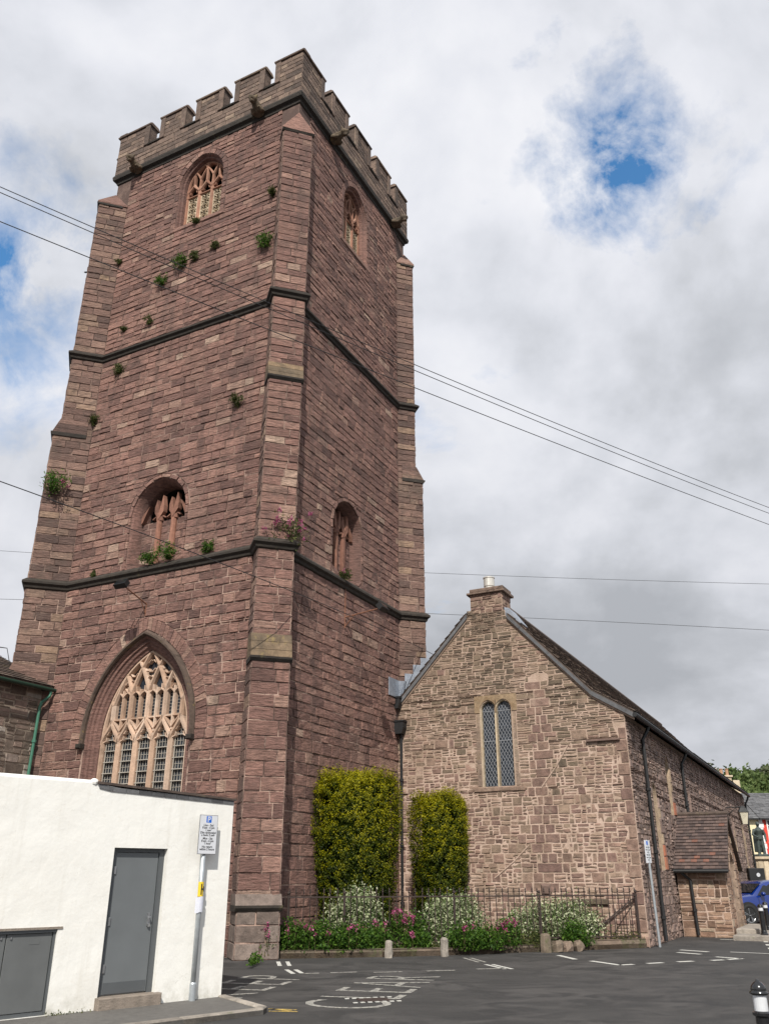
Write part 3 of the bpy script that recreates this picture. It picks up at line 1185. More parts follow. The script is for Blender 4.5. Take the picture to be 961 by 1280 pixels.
for k in range(9):
    x, y = 8.75 + k * 0.42, 21.35 + k * 1.15
    mark(x, y, x + 0.15, y + 0.42, 0.11)
mark(9.2, 25.9, 11.2, 25.0, 0.12)
for o_ in (0.0, 0.16):
    mark(-1.52 + o_ * 0.2, 12.72 - o_ * 1.3, -1.14 + o_ * 0.2, 12.62 - o_, 0.05, 'line_yellow')
mark(-1.50, 12.74, -1.19, 12.5, 0.05, 'line_yellow')
# KEEP CLEAR, read by someone driving from right to left
TF = Fr((0, 0, 0.004), (0.25, 0.968, 0), (-0.968, 0.25, 0))
t1 = text_part('CLEAR', 1.0, TF, 0, 0, 0, 'line_worn', None, name='road_lettering', depth=0.0, bold=-0.012, align='LEFT', space=1.15)
t2 = text_part('KEEP', 1.0, TF, 0, 0, 0, 'line_worn', None, name='road_lettering', depth=0.0, bold=-0.012, align='LEFT', space=1.15)
for o, (x, y), lw in ((t1, (-0.05, 12.55), 1.02), (t2, (-2.05, 13.6), 0.95)):
    V = np.zeros(len(o.data.vertices) * 3)
    o.data.vertices.foreach_get('co', V)
    V = V.reshape(-1, 3)
    lu = V @ np.array((0.25, 0.968, 0))
    lvv = V @ np.array((-0.968, 0.25, 0))
    W_ = np.outer(lu * 1.28, (0.25, 0.968, 0)) + np.outer(lvv * 1.75 * lw, (-0.968, 0.25, 0)) + np.array((x, y, 0.004))
    o.data.vertices.foreach_set('co', W_.ravel())
    o['kind'] = 'structure'
# iron gully grate beside the lettering
gx = thing('manhole_cover', (-0.15, 13.6, 0.004), 'small rusty oblong iron cover with a white dotted rim in the road lettering', 'manhole cover')
g = Fr((-0.15, 13.6, 0), (0.95, 0.3, 0), (-0.3, 0.95, 0))
MB().box(g, -0.22, 0.22, -0.16, 0.16, -0.01, 0.008, bev=0.003).build('plate', 'rusty_iron', gx)
m_ = MB()
for k in range(7):
    for v_ in (-0.24, 0.20):
        m_.box(g, -0.36 + k * 0.105, -0.30 + k * 0.105, v_, v_ + 0.05, 0.0, 0.007)
m_.build('rim_marks', 'line_white', gx)

# ================================================================= TOWER
TW, TD = 7.84, 7.65
BW = 0.92
FA = Fr(CW(0, 0), LX)
FB = Fr(CW(0, 0), LY)
FC = Fr(CW(-TW, TD), -LX)
FD = Fr(CW(-TW, 0), -LY)        # left side (unseen), u runs negative
CORN = [((0, 0), (rr, -rr)), ((0, TD), (rr, rr)), ((-TW, TD), (-rr, rr)), ((-TW, 0), (-rr, -rr))]
STZ = [0.0, 1.0, 6.35, 14.2, 23.45]
STL = [[0.36, 0.26, 0.13, 0.07], [0.7, 0.55, 0.45, 0.2], [0.8, 0.6, 0.5, 0.4], [0.9, 0.80, 0.66, 0.49]]
tower = thing('church_tower', CW(0, 0), 'tall red sandstone church tower with battlements and corner buttresses', 'church tower')
TM = Masonry()


def outline(z):
    k = max(i for i in range(4) if STZ[i] <= z)
    P = []
    for (c, d), Ls in zip(CORN, STL):
        L_ = Ls[k]
        e = (d[1], -d[0])
        a = BW * rr
        c = Vector(c)
        d = Vector(d)
        e = Vector(e)
        P += [c + d * (-BW / 2) + e * BW / 2, c + d * L_ + e * BW / 2, c + d * L_ - e * BW / 2, c - d * BW / 2 - e * BW / 2]
    return [(p.x, p.y) for p in P]


WA = Arch(-3.96, 1.44, 2.6, 4.90, 7.12)          # great window
WAB = Arch(-3.86, 0.92, 21.50, 23.30, 24.42)     # belfry window, street side
WAM = Arch(-4.06, 0.98, 9.46, 11.06, 12.12)      # middle window, street side
WBB = Arch(3.78, 0.84, 21.50, 23.30, 24.36)
WBM = Arch(3.62, 0.86, 9.46, 11.05, 11.92)
holesA = [WA.hole(0.36, 0.36), WAB.hole(0.20, 0.20), WAM.hole(0.14, 0.10)]
bholeA = [WA.hole(0.30, 0.30), WAB.hole(0.0, 0.0), WAM.hole(0.0, 0.0)]
# ring of thin stones above the great window makes the wall hole larger than the moulding
holesA_w = [WA.hole(0.80, 0.34), holesA[1], holesA[2]]
holesB = [WBB.hole(0.20, 0.18), WBM.hole(0.12, 0.10)]
bholeB = [WBB.hole(), WBM.hole()]


def marks_of(*ar):
    out = []
    for A_, os in ar:
        for o in os:
            out += A_.levels(0, 0, o)
    return out


ja = BW * rr
La = lambda v: -TW + ja
Ra = lambda v: -ja
Lb = lambda v: ja
Rb = lambda v: TD - ja
mkA = marks_of((WA, (0.36, 0.8, 0.3)), (WAB, (0.2, 0)), (WAM, (0.14, 0)))
mkB = marks_of((WBB, (0.2, 0)), (WBM, (0.12, 0)))
for fr, L_, R_, hs, mk in ((FA, La, Ra, holesA_w, mkA), (FB, Lb, Rb, holesB, mkB)):
    for z0, z1, h0, h1, l0, l1 in ((0, 9.15, 0.19, 0.32, 0.19, 0.52), (9.44, 16.92, 0.17, 0.29, 0.22, 0.58), (17.24, 24.80, 0.15, 0.25, 0.24, 0.64)):
        lv = rows(z0, z1, h0, h1, [m_ for m_ in mk if z0 + .1 < m_ < z1 - .1])
        courses(TM, fr, lv, L_, R_, hs, 'ashlar', l0, l1, out=(0.008, 0.032), rough=0.013, joint=0.019 if z0 < 9 else 0.014)
fine = lambda a, b, mk: sorted({*[a + (b - a) * i / 150 for i in range(151)], *[m_ for m_ in mk if a < m_ < b]})
mb = MB()
backing(mb, FA, fine(0, 25, mkA), lambda v: -TW, lambda v: 0.0, bholeA, 0.0)
backing(mb, FB, fine(0, 25, mkB), lambda v: 0.0, lambda v: TD, bholeB, 0.0)
mb.quad(FC.P(0, 0), FC.P(TW, 0), FC.P(TW, 25), FC.P(0, 25))
mb.quad(FD.P(-TD, 0), FD.P(0, 0), FD.P(0, 25), FD.P(-TD, 25))
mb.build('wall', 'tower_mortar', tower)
# buttresses
for ci, ((c, d), Ls) in enumerate(zip(CORN, STL)):
    c, d = Vector(c), Vector(d)
    e = Vector((d.y, -d.x))
    cw = lambda p, z=0: CW(p.x, p.y, z)
    wdir = lambda p: LX * p.x + LY * p.y
    bb = MB()
    PARTS = []
    for k in range(4):
        z0, z1, L_ = STZ[k], STZ[k + 1], Ls[k]
        fi = Fr(cw(c + e * BW / 2), wdir(d))
        ff = Fr(cw(c + d * L_), wdir(-e))
        fo = Fr(cw(c - e * BW / 2), wdir(-d))
        fi.N, fo.N, ff.N = wdir(e), wdir(-e), wdir(d)
        bb.box(ff, -BW / 2, BW / 2, z0, z1, -L_ - BW / 2, 0)
        vis = {0: 'ifo', 1: 'if', 2: '', 3: 'of'}[ci]
        zs = [z0] + [s_ for s_ in (9.15, 9.44, 16.92, 17.24) if z0 < s_ < z1] + [z1]
        spans = [(a, b) for a, b in zip(zs[:-1], zs[1:]) if b - a > 0.35]
        bm_ = 'plinth_stone' if k == 0 else 'buttress_stone'
        for a, b in spans:
            lv = rows(a, b, 0.24 if k < 2 else 0.19, 0.36 if k < 2 else 0.28)
            for key, fr, u0, u1 in (('i', fi, -BW / 2, L_), ('f', ff, -BW / 2, BW / 2), ('o', fo, -L_, BW / 2)):
                if key in vis:
                    mt = bm_ if not (ci == 0 and key == 'f' and k > 0) else 'ashlar'
                    courses(TM, fr, lv, lambda v, u0=u0: u0, lambda v, u1=u1: u1, [], mt, 0.26, 0.58, out=(0.010, 0.026), rough=0.010, joint=0.013)
        # sloped weathering and drip under it where the buttress steps in
        if k < 3:
            Lh = Ls[k + 1]
            hh = 0.62 if k == 1 else 0.25 if k == 0 else 0.5
            e2 = BW / 2 + 0.035
            for n_ in range(3 if k else 1):
                nn = 3 if k else 1
                s0, s1 = n_ / nn, (n_ + 1) / nn
                Lx0 = L_ + 0.055 + (Lh - L_ - 0.03) * s0
                Lx1 = L_ + 0.055 + (Lh - L_ - 0.03) * s1
                wm = MB()
                PARTS.append((wm, 'weathering', 'plinth_stone' if k == 0 else 'lichen_stone' if ci == 0 else 'buttress_stone'))
                wm.prism(Fr(cw(c - e * -e2), wdir(d)), [(-0.3, z1 + hh * s0 + 0.004), (Lx0, z1 + hh * s0 + 0.004), (Lx1, z1 + hh * s1 - 0.004), (-0.3, z1 + hh * s1 - 0.004)], -2 * e2, 0)
            dm = MB()
            PARTS.append((dm, 'drip_mould', 'dark_moulding'))
            dm.prism(Fr(cw(c + e * (e2 + 0.01)), wdir(d)), [(-0.3, z1 - 0.09), (L_ + 0.03, z1 - 0.09), (L_ + 0.085, z1 - 0.02), (L_ + 0.085, z1 + 0.03), (-0.3, z1 + 0.03)], -2 * e2 - 0.02, 0)
        else:
            # pyramid cap against the corner
            zt = 24.35
            o_ = 0.05
            j1, f1, f2, j2 = c - d * BW / 2 + e * (BW / 2 + o_), c + d * (L_ + o_) + e * (BW / 2 + o_), c + d * (L_ + o_) - e * (BW / 2 + o_), c - d * BW / 2 - e * (BW / 2 + o_)
            P = [cw(p, z1) for p in (j1, f1, f2, j2)] + [cw(p, z1 + 0.06) for p in (j1, f1, f2, j2)] + [cw(c + d * 0.02, zt), cw(c - d * BW / 2 + e * BW / 2 - e * .02, z1 + .1), cw(c - d * BW / 2 - e * BW / 2 + e * .02, z1 + .1)]
            wm, dm = MB(), MB()
            PARTS += [(wm, 'cap', 'ashlar'), (dm, 'drip_mould', 'dark_moulding')]
            wm.add(P, [(0, 1, 2, 3)[::-1], (0, 1, 5, 4), (1, 2, 6, 5), (2, 3, 7, 6), (4, 5, 8), (5, 6, 8), (6, 7, 8)])
            dm.prism(Fr(cw(c + e * (BW / 2 + 0.055)), wdir(d)), [(-0.3, z1 - 0.08), (L_ + 0.03, z1 - 0.08), (L_ + 0.07, z1 - 0.005), (-0.3, z1 - 0.005)], -BW - 0.11, 0)
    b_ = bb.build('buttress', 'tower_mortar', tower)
    for pm, nm, mt_ in PARTS:
        pm.build(nm, mt_, b_)

# string courses and cornice
for z0 in (9.14, 16.92):
    m_ = MB()
    sweep_plan(m_, outline(z0), [(0, z0), (0.055, z0 + 0.03), (0.075, z0 + 0.10), (0.135, z0 + 0.15), (0.135, z0 + 0.21), (0.03, z0 + 0.31), (0, z0 + 0.31)])
    m_.build('string_course', 'dark_moulding', tower)
sq = [(0, 0), (0, TD), (-TW, TD), (-TW, 0)]
m_ = MB()
sweep_plan(m_, sq, [(0, 24.78), (0.04, 24.80), (0.06, 24.90), (0.15, 24.96), (0.17, 25.10), (0.14, 25.18), (0.0, 25.2)])
m_.build('cornice', 'dark_moulding', tower)
# parapet: low wall, merlons, copings
PO = 0.12
pb = MB()
for fr, wl, sgn in ((FA, TW, -1), (FB, TD, 1), (FC, TW, 1), (FD, TD, -1)):
    u0, u1 = (-wl, 0) if sgn < 0 else (0, wl)
    pb.box(fr, u0 - PO, u1 + PO, 25.15, 26.01, PO - 0.36, PO - 0.001 * (1 + (fr is FB)))
pw = pb.build('parapet', 'parapet_stone', tower)
MERA = [(-7.96, -6.49), (-5.95, -4.81), (-4.32, -3.14), (-2.63, -1.41), (-0.95, 0.12)]
MERB = [(-0.12, 1.22), (1.74, 2.89), (3.40, 4.58), (5.07, 6.22), (6.70, 7.77)]


def cope(mb, fr, u0, u1, v, d1, over=0.06, h=0.13):
    mb.prism(Fr(fr.P(u0, 0, 0), fr.N, Z), [(d1 - 0.42, v), (d1 + over, v), (d1 + over + .015, v + 0.05), (d1 - 0.02, v + h), (d1 - 0.34, v + h), (d1 - 0.42, v + .05)], -(u1 - u0), 0)


for fr, mers, vis in ((FA, MERA, 1), (FB, MERB, 1), (FC, [(-b, -a) for a, b in MERA], 0), (FD, [(-b, -a) for a, b in MERB], 0)):
    fp = fr.off(PO)
    first, last = mers[0][0], mers[-1][1]
    if vis:
        courses(TM, fp, rows(25.18, 26.00, 0.17, 0.26), lambda v: first, lambda v: last, [], 'parapet_stone', 0.3, 0.7, out=(0.008, 0.016), rough=0.006)
    for i, (a, b) in enumerate(mers):
        m_ = MB()
        corner = (fr is FB and i == 0)
        m_.box(fr, a + (0.02 if corner else 0.004), b - 0.004, 26.01, 27.00, PO - 0.355, PO)
        me_ = m_.build('merlon', 'parapet_stone', tower)
        c_ = MB()
        ex0 = 0.0 if i == 0 else 0.05
        ex1 = 0.0 if i == 4 else 0.05
        if fr in (FA, FC):
            c_ = MB()
            cope(c_, fr, a - ex0 - (0.06 if i == 0 else 0), b + ex1 + (0.06 if i == 4 else 0), 27.00, PO)
        else:
            cope(c_, fr, a - ex0 + (0.06 if i == 0 else 0), b + ex1 + (-0.06 if i == 4 else 0), 27.003, PO)
        c_.build('coping', 'parapet_stone', me_)
        if vis:
            courses(TM, fp, rows(26.02, 26.99, 0.16, 0.24), lambda v: a, lambda v: b, [], 'parapet_stone', 0.28, 0.55, out=(0.008, 0.016), rough=0.006)
            # narrow raised side strips, as on the real merlons
            if i > 0:
                MB().box(fr, a - 0.012, a + 0.2, 26.04, 26.985, PO, PO + 0.045, bev=.01).build('edge_strip', 'parapet_stone', me_)
            if i < 4:
                MB().box(fr, b - 0.2, b + 0.012, 26.04, 26.985, PO, PO + 0.045, bev=.01).build('edge_strip', 'parapet_stone', me_)
        if i < 4:
            c2 = MB()
            cope(c2, fr, b - 0.004, mers[i + 1][0] + 0.004, 26.01, PO, 0.05, 0.11)
            c2.build('sill_coping', 'dark_moulding', tower)
# lead roof behind the parapet
MB().quad(CW(-TW + .2, .2, 25.4), CW(-.2, .2, 25.4), CW(-.2, TD - .2, 25.4), CW(-TW + .2, TD - .2, 25.4)).build('roof', 'sheet_lead', tower)


# ---- gargoyles: crouching beasts that stick out of the cornice
def remesh(o, vs):
    md = o.modifiers.new('join', 'REMESH')
    md.mode = 'VOXEL'
    md.voxel_size = vs
    md.use_smooth_shade = True


def gargoyle(fr, u, v, droop=0.0, side=1):
    m_ = MB()
    G = lambda a, b, c: fr.P(u + a * side * 0.8, v + b * 0.8, c * 0.82 + 0.03)
    m_.tube([G(0, -0.04, 0.02), G(0, 0.0, 0.25), G(0, 0.07 - droop, 0.45), G(0.0, 0.12 - droop, 0.56)], [0.19, 0.17, 0.135, 0.11], 9)
    m_.ball(G(0, 0.15 - droop, 0.62), 0.145, 0.145, 0.13, 9, 7)
    m_.tube([G(0, 0.13 - droop, 0.70), G(0, 0.09 - droop, 0.84)], [0.11, 0.075], 7)
    m_.tube([G(0, 0.03 - droop, 0.64), G(0, -0.06 - droop, 0.78)], [0.085, 0.055], 7)
    for sg in (-1, 1):
        m_.tube([G(sg * 0.11, 0.25 - droop, 0.60), G(sg * 0.17, 0.38 - droop, 0.56)], [0.06, 0.025], 6)
        m_.tube([G(sg * 0.17, -0.04, 0.10), G(sg * 0.21, -0.17, 0.32), G(sg * 0.17, -0.12 - droop, 0.44)], [0.085, 0.07, 0.05], 7)
    o = m_.build('gargoyle', 'lichen_stone', tower)
    remesh(o, 0.02)


gargoyle(FA, -6.80, 25.02)
gargoyle(FA, -1.50, 25.05, -0.05, -1)
gargoyle(FB, 1.95, 25.02, 0.02)
gargoyle(FB, 6.55, 25.02, 0.05, -1)


# ---- windows
def void_behind(parent, fr, A, d, o=0.0, deep=0.5):
    m_ = MB()
    p = A.pts(o, 10)
    n = len(p)
    V = [fr.P(u, v, d) for u, v in p] + [fr.P(u, v, d - deep) for u, v in p]
    m_.add(V, [(i, i + 1, n + i + 1, n + i) for i in range(n - 1)] + [tuple(range(n, 2 * n)), (n - 1, 0, n, 2 * n - 1)])
    return m_.build('dark_interior', 'void', parent)


def clip_arc(A, pts, o=-0.02):
    out = []
    for u, v in pts:
        h = A.half(v, o)
        if h is None or abs(u - A.cx) > h:
            break
        out.append((u, v))
    return out


# great window
m_ = MB()
arch_sweep(m_, FA, WA, [(0.30, 0.0), (0.26, -0.03), (0.24, -0.08), (0.17, -0.08), (0.15, -0.13), (0.08, -0.15), (0.05, -0.20), (0.0, -0.23), (-0.01, -0.45)], 18)
m_.box(FA, WA.cx - 1.8, WA.cx + 1.8, 2.35, 2.6, -0.4, 0.06, bev=.02)
gw = m_.build('window', 'ashlar', tower)
m_ = MB()
arch_sweep(m_, FA, WA, [(0.31, 0.0), (0.31, 0.07), (0.34, 0.12), (0.39, 0.12), (0.44, 0.04), (0.44, 0.0)], 20, sill=4.72)
m_.f += []
hood = m_.build('hood_mould', 'hood_stone', gw)
mh = MB()
for sg in (-1, 1):
    x0, x1 = sorted((WA.cx + sg * (WA.w + 0.29), WA.cx + sg * (WA.w + 0.46)))
    mh = MB()
    mh.box(FA, x0, x1, 4.64, 4.76, 0.0, 0.17, bev=0.02)
    mh.build('label_stop', 'dark_moulding', gw)
voussoirs(TM, FA, WA, 0.45, 0.80, 'ashlar', 0.17, jambs=False)
voussoirs(TM, FA, WA, 0.31, 0.44, 'ashlar', 0.3, jambs=False, out=(0.004, 0.006))
lvj = rows(2.6, 4.9, 0.26, 0.36)
tr = MB()
dF, dB = -0.25, -0.42
XL = [WA.cx - 1.44 + 0.576 * i for i in range(6)]                  # light edges
XM = [WA.cx - 1.44 + 0.576 * (i + .5) for i in range(5)]           # light centres
for x in XL[1:-1]:
    bar(tr, FA, [(x, 2.6), (x, 4.95)], 0.15, dB, dF, 0.35)
for i, xc in enumerate(XM):
    for x in (XL[i], XL[i + 1]):
        pts = []
        for k in range(11):
            t_ = k / 10
            s_ = t_ * t_ * (3 - 2 * t_)
            pts.append((x + (xc - x) * s_, 4.74 + 0.62 * t_))
        bar(tr, FA, pts, 0.11, dB, dF, 0.5)
        # cusps inside the head
        sx = 1 if x < xc else -1
        bar(tr, FA, [(x + sx * 0.05, 4.80), (x + sx * 0.15, 4.84), (x + sx * 0.17, 4.93)], 0.05, dB, dF - 0.04, 0.5)
        bar(tr, FA, [(x + sx * 0.12, 5.0), (x + sx * 0.19, 5.0), (x + sx * 0.22, 5.06)], 0.04, dB, dF - 0.04, 0.5)
for i, x in enumerate(XM):                                          # upper mullions stand on the light heads
    top = 6.05 if i not in (0, 4) else 5.75
    bar(tr, FA, [(x, 5.33), (x, top)], 0.125, dB, dF, 0.45)
for x in XL[1:-1]:
    bar(tr, FA, [(x, 5.0), (x, 6.12)], 0.065, dB, dF - 0.03, 0.5)
    for sg in (-1, 1):                                              # small reversed foils under the upper lights
        bar(tr, FA, [(x, 5.06), (x + sg * 0.14, 5.22), (x + sg * 0.25, 5.34)], 0.05, dB, dF - 0.02, 0.5)
for i in range(4):                                                  # heads of the eight upper lights
    for a, b in ((XM[i], XL[i + 1]), (XL[i + 1], XM[i + 1])):
        c_ = (a + b) / 2
        for x in (a, b):
            bar(tr, FA, [(x + (c_ - x) * q, 5.90 + 0.16 * math.sqrt(q)) for q in (0, .15, .4, .7, 1)], 0.045, dB, dF - 0.03, 0.5)
        bar(tr, FA, [(a, 5.36), (b, 5.36)], 0.06, dB, dF - 0.04, 0.5)
        bar(tr, FA, [(c_, 6.04), (c_, 6.20)], 0.04, dB, dF - 0.03, 0.5)
for x in XM:
    for sg in (-1, 1):
        pts = []
        for k in range(30):
            h = k * 0.045
            pts.append((x + sg * (0.34 * h + 0.16 * h * h), (6.03 if abs(x - WA.cx) < 1.0 else 5.72) + h))
        pts = clip_arc(WA, pts)
        if len(pts) > 2:
            bar(tr, FA, pts, 0.10, dB, dF, 0.4)
for cx_, cz_ in [(WA.cx + a, b) for a, b in ((0, 6.50), (-0.58, 6.42), (0.58, 6.42), (-0.30, 6.72), (0.30, 6.72), (-0.88, 6.22), (0.88, 6.22), (0, 6.92))]:
    for k in range(4):                                              # quatrefoil cusps
        a = math.pi / 4 + k * math.pi / 2
        bar(tr, FA, [(cx_ + math.cos(a) * 0.17, cz_ + math.sin(a) * 0.19), (cx_ + math.cos(a) * 0.06, cz_ + math.sin(a) * 0.07)], 0.045, dB, dF - 0.05, 0.3)
for sg in (-1, 1):
    bar(tr, FA, [(WA.cx + sg * 1.41, 2.6), (WA.cx + sg * 1.41, 4.9)], 0.10, dB, dF - 0.01, 0.5)
p_ = [q for q in WA.pts(-0.035, 18) if q[1] >= 4.88]
bar(tr, FA, p_, 0.09, dB, dF - 0.01, 0.5)
tr.build('tracery', 'peach_tracery', gw)
for i in range(5):
    g_ = MB()
    g_.box(FA, XL[i] + 0.06, XL[i + 1] - 0.06, 2.6, 5.25, -0.44, -0.43)
    g_.build('pane', 'leaded_glass', gw)
    b_ = MB()
    for k in range(18):
        z_ = 2.62 + k * 0.14
        hv = k % 2 == 0
        b_.box(FA, XL[i] + 0.05, XL[i + 1] - 0.05, z_, z_ + (0.020 if hv else 0.010), -0.43, -0.355 if hv else -0.415)
    for k in range(1, 5):
        x = XL[i] + 0.06 + k * (0.456 / 5)
        b_.box(FA, x - 0.005, x + 0.005, 2.62, 5.12, -0.43, -0.415)
    for x in (XL[i] + 0.12, XL[i + 1] - 0.12):
        b_.box(FA, x - 0.010, x + 0.010, 2.62, 5.02, -0.38, -0.36)
    b_.build('window_bars', 'window_iron', gw)
g_ = MB()
pp = [(u, v) for u, v in WA.pts(-0.02, 14) if v >= 4.88]
n = len(pp)
g_.add([FA.P(u, v, -0.432) for u, v in pp], [tuple(range(n))])
g_.build('pane', 'leaded_glass', gw)
b_ = MB()
for k in range(9):
    z_ = 5.42 + k * 0.085
    b_.box(FA, WA.cx - 1.2 + max(0, z_ - 5.9), WA.cx + 1.2 - max(0, z_ - 5.9), z_, z_ + 0.008, -0.43, -0.42)
for i in range(4):
    for a, b in ((XM[i], XL[i + 1]), (XL[i + 1], XM[i + 1])):
        c_ = (a + b) / 2
        b_.box(FA, c_ - 0.005, c_ + 0.005, 5.4, 6.1, -0.43, -0.418)
b_.build('window_bars', 'window_iron', gw)


def pierced(mb, fr, u0, u1, v0, v1, d):
    """stone screen pierced by small quatrefoils"""
    w = u1 - u0
    n = max(2, round((v1 - v0) / (w * 0.62)))
    h = (v1 - v0) / n
    mb.box(fr, u0, u0 + 0.035, v0, v1, d - 0.05, d)
    mb.box(fr, u1 - 0.035, u1, v0, v1, d - 0.05, d)
    for k in range(n + 1):
        mb.box(fr, u0, u1, v0 + k * h - 0.011, v0 + k * h + 0.011, d - 0.05, d - 0.002)
    for k in range(n):
        c = ((u0 + u1) / 2, v0 + (k + .5) * h)
        for q in range(4):
            a = math.pi / 4 + q * math.pi / 2
            bar(mb, fr, [(c[0] + math.cos(a) * w * 0.62, c[1] + math.sin(a) * h * 0.66), (c[0] + math.cos(a) * w * 0.10, c[1] + math.sin(a) * h * 0.12)], 0.032, d - 0.05, d - 0.004, 0.7)
        for q in (0, 2):
            a = q * math.pi / 2
            bar(mb, fr, [(c[0] + math.cos(a) * w * 0.45, c[1]), (c[0] + math.cos(a) * w * 0.30, c[1])], 0.03, d - 0.05, d - 0.006, 0.7)


def belfry(fr, A, lights):
    m_ = MB()
    arch_sweep(m_, fr, A, [(0.0, 0.0), (-0.03, -0.04), (-0.05, -0.10), (-0.10, -0.12), (-0.12, -0.26), (-0.12, -0.5)], 14)
    m_.box(fr, A.cx - A.w - 0.2, A.cx + A.w + 0.2, A.sill - 0.16, A.sill + 0.0, -0.4, 0.045, bev=.02)
    w_ = m_.build('window', 'ashlar', tower)
    voussoirs(TM, fr, A, 0.0, 0.20, 'ashlar', 0.3)
    void_behind(w_, fr, A, -0.5, -0.10, 0.8)
    t_ = MB()
    dF, dB = -0.24, -0.36
    w = A.w - 0.12
    n = lights
    E_ = [A.cx - w + 2 * w * i / n for i in range(n + 1)]
    zp = 22.95
    for x in E_[1:-1]:
        bar(t_, fr, [(x, A.sill), (x, 23.30)], 0.14, dB, dF, 0.5)
    for sg in (-1, 1):
        bar(t_, fr, [(A.cx + sg * (w - 0.03), A.sill), (A.cx + sg * (w - 0.03), 23.3)], 0.10, dB, dF, 0.6)
    for i in range(n):
        a, b = E_[i], E_[i + 1]
        c = (a + b) / 2
        for x in (a, b):
            pts = [(x + (c - x) * (q * q * (3 - 2 * q)), 23.08 + 0.42 * q) for q in [k / 8 for k in range(9)]]
            pts = [p for p in pts if A.half(p[1], -0.1) and abs(p[0] - A.cx) <= A.half(p[1], -0.1)] or pts[:2]
            bar(t_, fr, pts, 0.10, dB, dF, 0.5)
            sx = 1 if x < c else -1
            bar(t_, fr, [(x + sx * .05, 23.12), (x + sx * .13, 23.12), (x + sx * .15, 23.2)], 0.04, dB, dF - .02, .5)
        top = A.spring + 0.001
        hh = None
        v = 23.4
        while A.half(v, -0.12) and abs(c - A.cx) < A.half(v, -0.12):
            v += 0.02
        if v > 23.55:
            bar(t_, fr, [(c, 23.46), (c, min(v, 24.3))], 0.075, dB, dF, 0.5)
        bar(t_, fr, [(a, zp), (b, zp)], 0.05, dB, dF, 0.6)
    for x in E_[1:-1]:
        bar(t_, fr, [(x, 23.3), (x, 23.72)], 0.07, dB, dF, 0.5)
        for sg in (-1, 1):
            pts = clip_arc(A, [(x + sg * (0.35 * h + .5 * h * h), 23.62 + h) for h in [k * 0.05 for k in range(14)]], -0.13)
            bar(t_, fr, pts, 0.07, dB, dF, 0.5)
    p_ = [q for q in A.pts(-0.155, 14) if q[1] >= 23.28]
    bar(t_, fr, p_, 0.09, dB, dF, 0.5)
    t_.build('tracery', 'orange_tracery', w_)
    for i in range(n):
        s_ = MB()
        pierced(s_, fr, E_[i] + 0.065, E_[i + 1] - 0.065, A.sill + 0.02, zp - 0.02, -0.29)
        s_.build('pierced_screen', 'pale_stone' if n == 3 else 'pale_stone', w_)
    return w_


belfry(FA, WAB, 3)
belfry(FB, WBB, 3)


def broken_window(fr, A, mull, zt):
    """lower half walled up, upper half open with the stumps of lost tracery"""
    m_ = MB()
    arch_sweep(m_, fr, A, [(0.0, 0.0), (-0.04, -0.05), (-0.10, -0.20), (-0.14, -0.34), (-0.14, -0.6)], 14)
    w_ = m_.build('window', 'ashlar', tower)
    voussoirs(TM, fr, A, 0.0, 0.11, 'ashlar', 0.34, out=(0.03, 0.04))
    void_behind(w_, fr, A, -0.6, -0.13, 0.8)
    f_ = MB()
    f_.box(fr, A.cx - A.w + 0.1, A.cx + A.w - 0.1, A.sill - 0.05, zt, -0.55, -0.34)
    f_.build('infill_wall', 'tower_mortar', w_)
    courses(TM, fr, rows(A.sill, zt, 0.16, 0.28), lambda v: A.cx - A.w + 0.13, lambda v: A.cx + A.w - 0.13, [], 'ashlar', 0.18, 0.36, out=(-0.332, -0.322), back=-0.345, rough=0.006)
    t_ = MB()
    dF, dB = -0.22, -0.36
    for x in mull:
        bar(t_, fr, [(x, A.sill), (x, zt + 0.05)], 0.15, dB, dF, 0.6)
        bar(t_, fr, [(x, zt - 0.02), (x, zt + 0.22)], 0.22, dB, dF, 0.6)
        for sg in (-1, 1):
            q = [(x, zt), (x + sg * 0.17, zt + 0.24), (x + sg * 0.18, zt + 0.42), (x + sg * 0.11, zt + 0.70 + 0.05 * sg), (x + sg * 0.03, zt + 0.36), (x, zt + 0.2)]
            if sg < 0:
                q = q[::-1]
            t_.prism(fr, q, dB, dF + 0.01 * sg)
            bar(t_, fr, [(x + sg * 0.12, zt + 0.12), (x + sg * 0.24, zt + 0.05)], 0.05, dB, dF - .03, .5)
    for sg in (-1, 1):
        xe = A.cx + sg * (A.w - 0.16)
        q = [(xe, zt - 0.02), (xe - sg * 0.05, zt + 0.02), (xe - sg * 0.26, zt + 0.50), (xe - sg * 0.10, zt + 0.30), (xe, zt + 0.2)]
        if sg > 0:
            q = q[::-1]
        q = [(u, v) for u, v in q]
        t_.prism(fr, q[::-1], dB, dF)
    t_.build('tracery_stump', 'stump_stone', w_)


broken_window(FA, WAM, (-4.25, -3.72), 10.92)
broken_window(FB, WBM, (3.42, 3.86), 10.92)
TM.finish(tower, 300)

# ================================================================= GABLED CHURCH BUILDING
HX, HY0, HY1, HE = 6.8, 6.9, 35.0, 5.62
hall = thing('church_aisle', CW(HX / 2, HY0), 'long rubble stone church building with steep gable and chimney beside the tower', 'church building')
HM = Masonry()
FG = Fr(CW(0, HY0), LX)
FS = Fr(CW(HX, 0), LY)                                     # long right-hand wall, u = y


def gl(v):
    return 0.0 if v < 6.42 else min((v - 6.42) / 1.065, 2.46)


def gr(v):
    if v < 5.62:
        return HX
    if v < 6.22:
        return HX - (v - 5.62) / 0.6 * 0.85
    return max(5.95 - (v - 6.22) / 1.09, 3.62)


class Lancet(Arch):
    pass


W1 = Arch(2.93, 0.235, 3.90, 6.02, 6.30)
W2 = Arch(3.39, 0.235, 3.90, 6.02, 6.30)


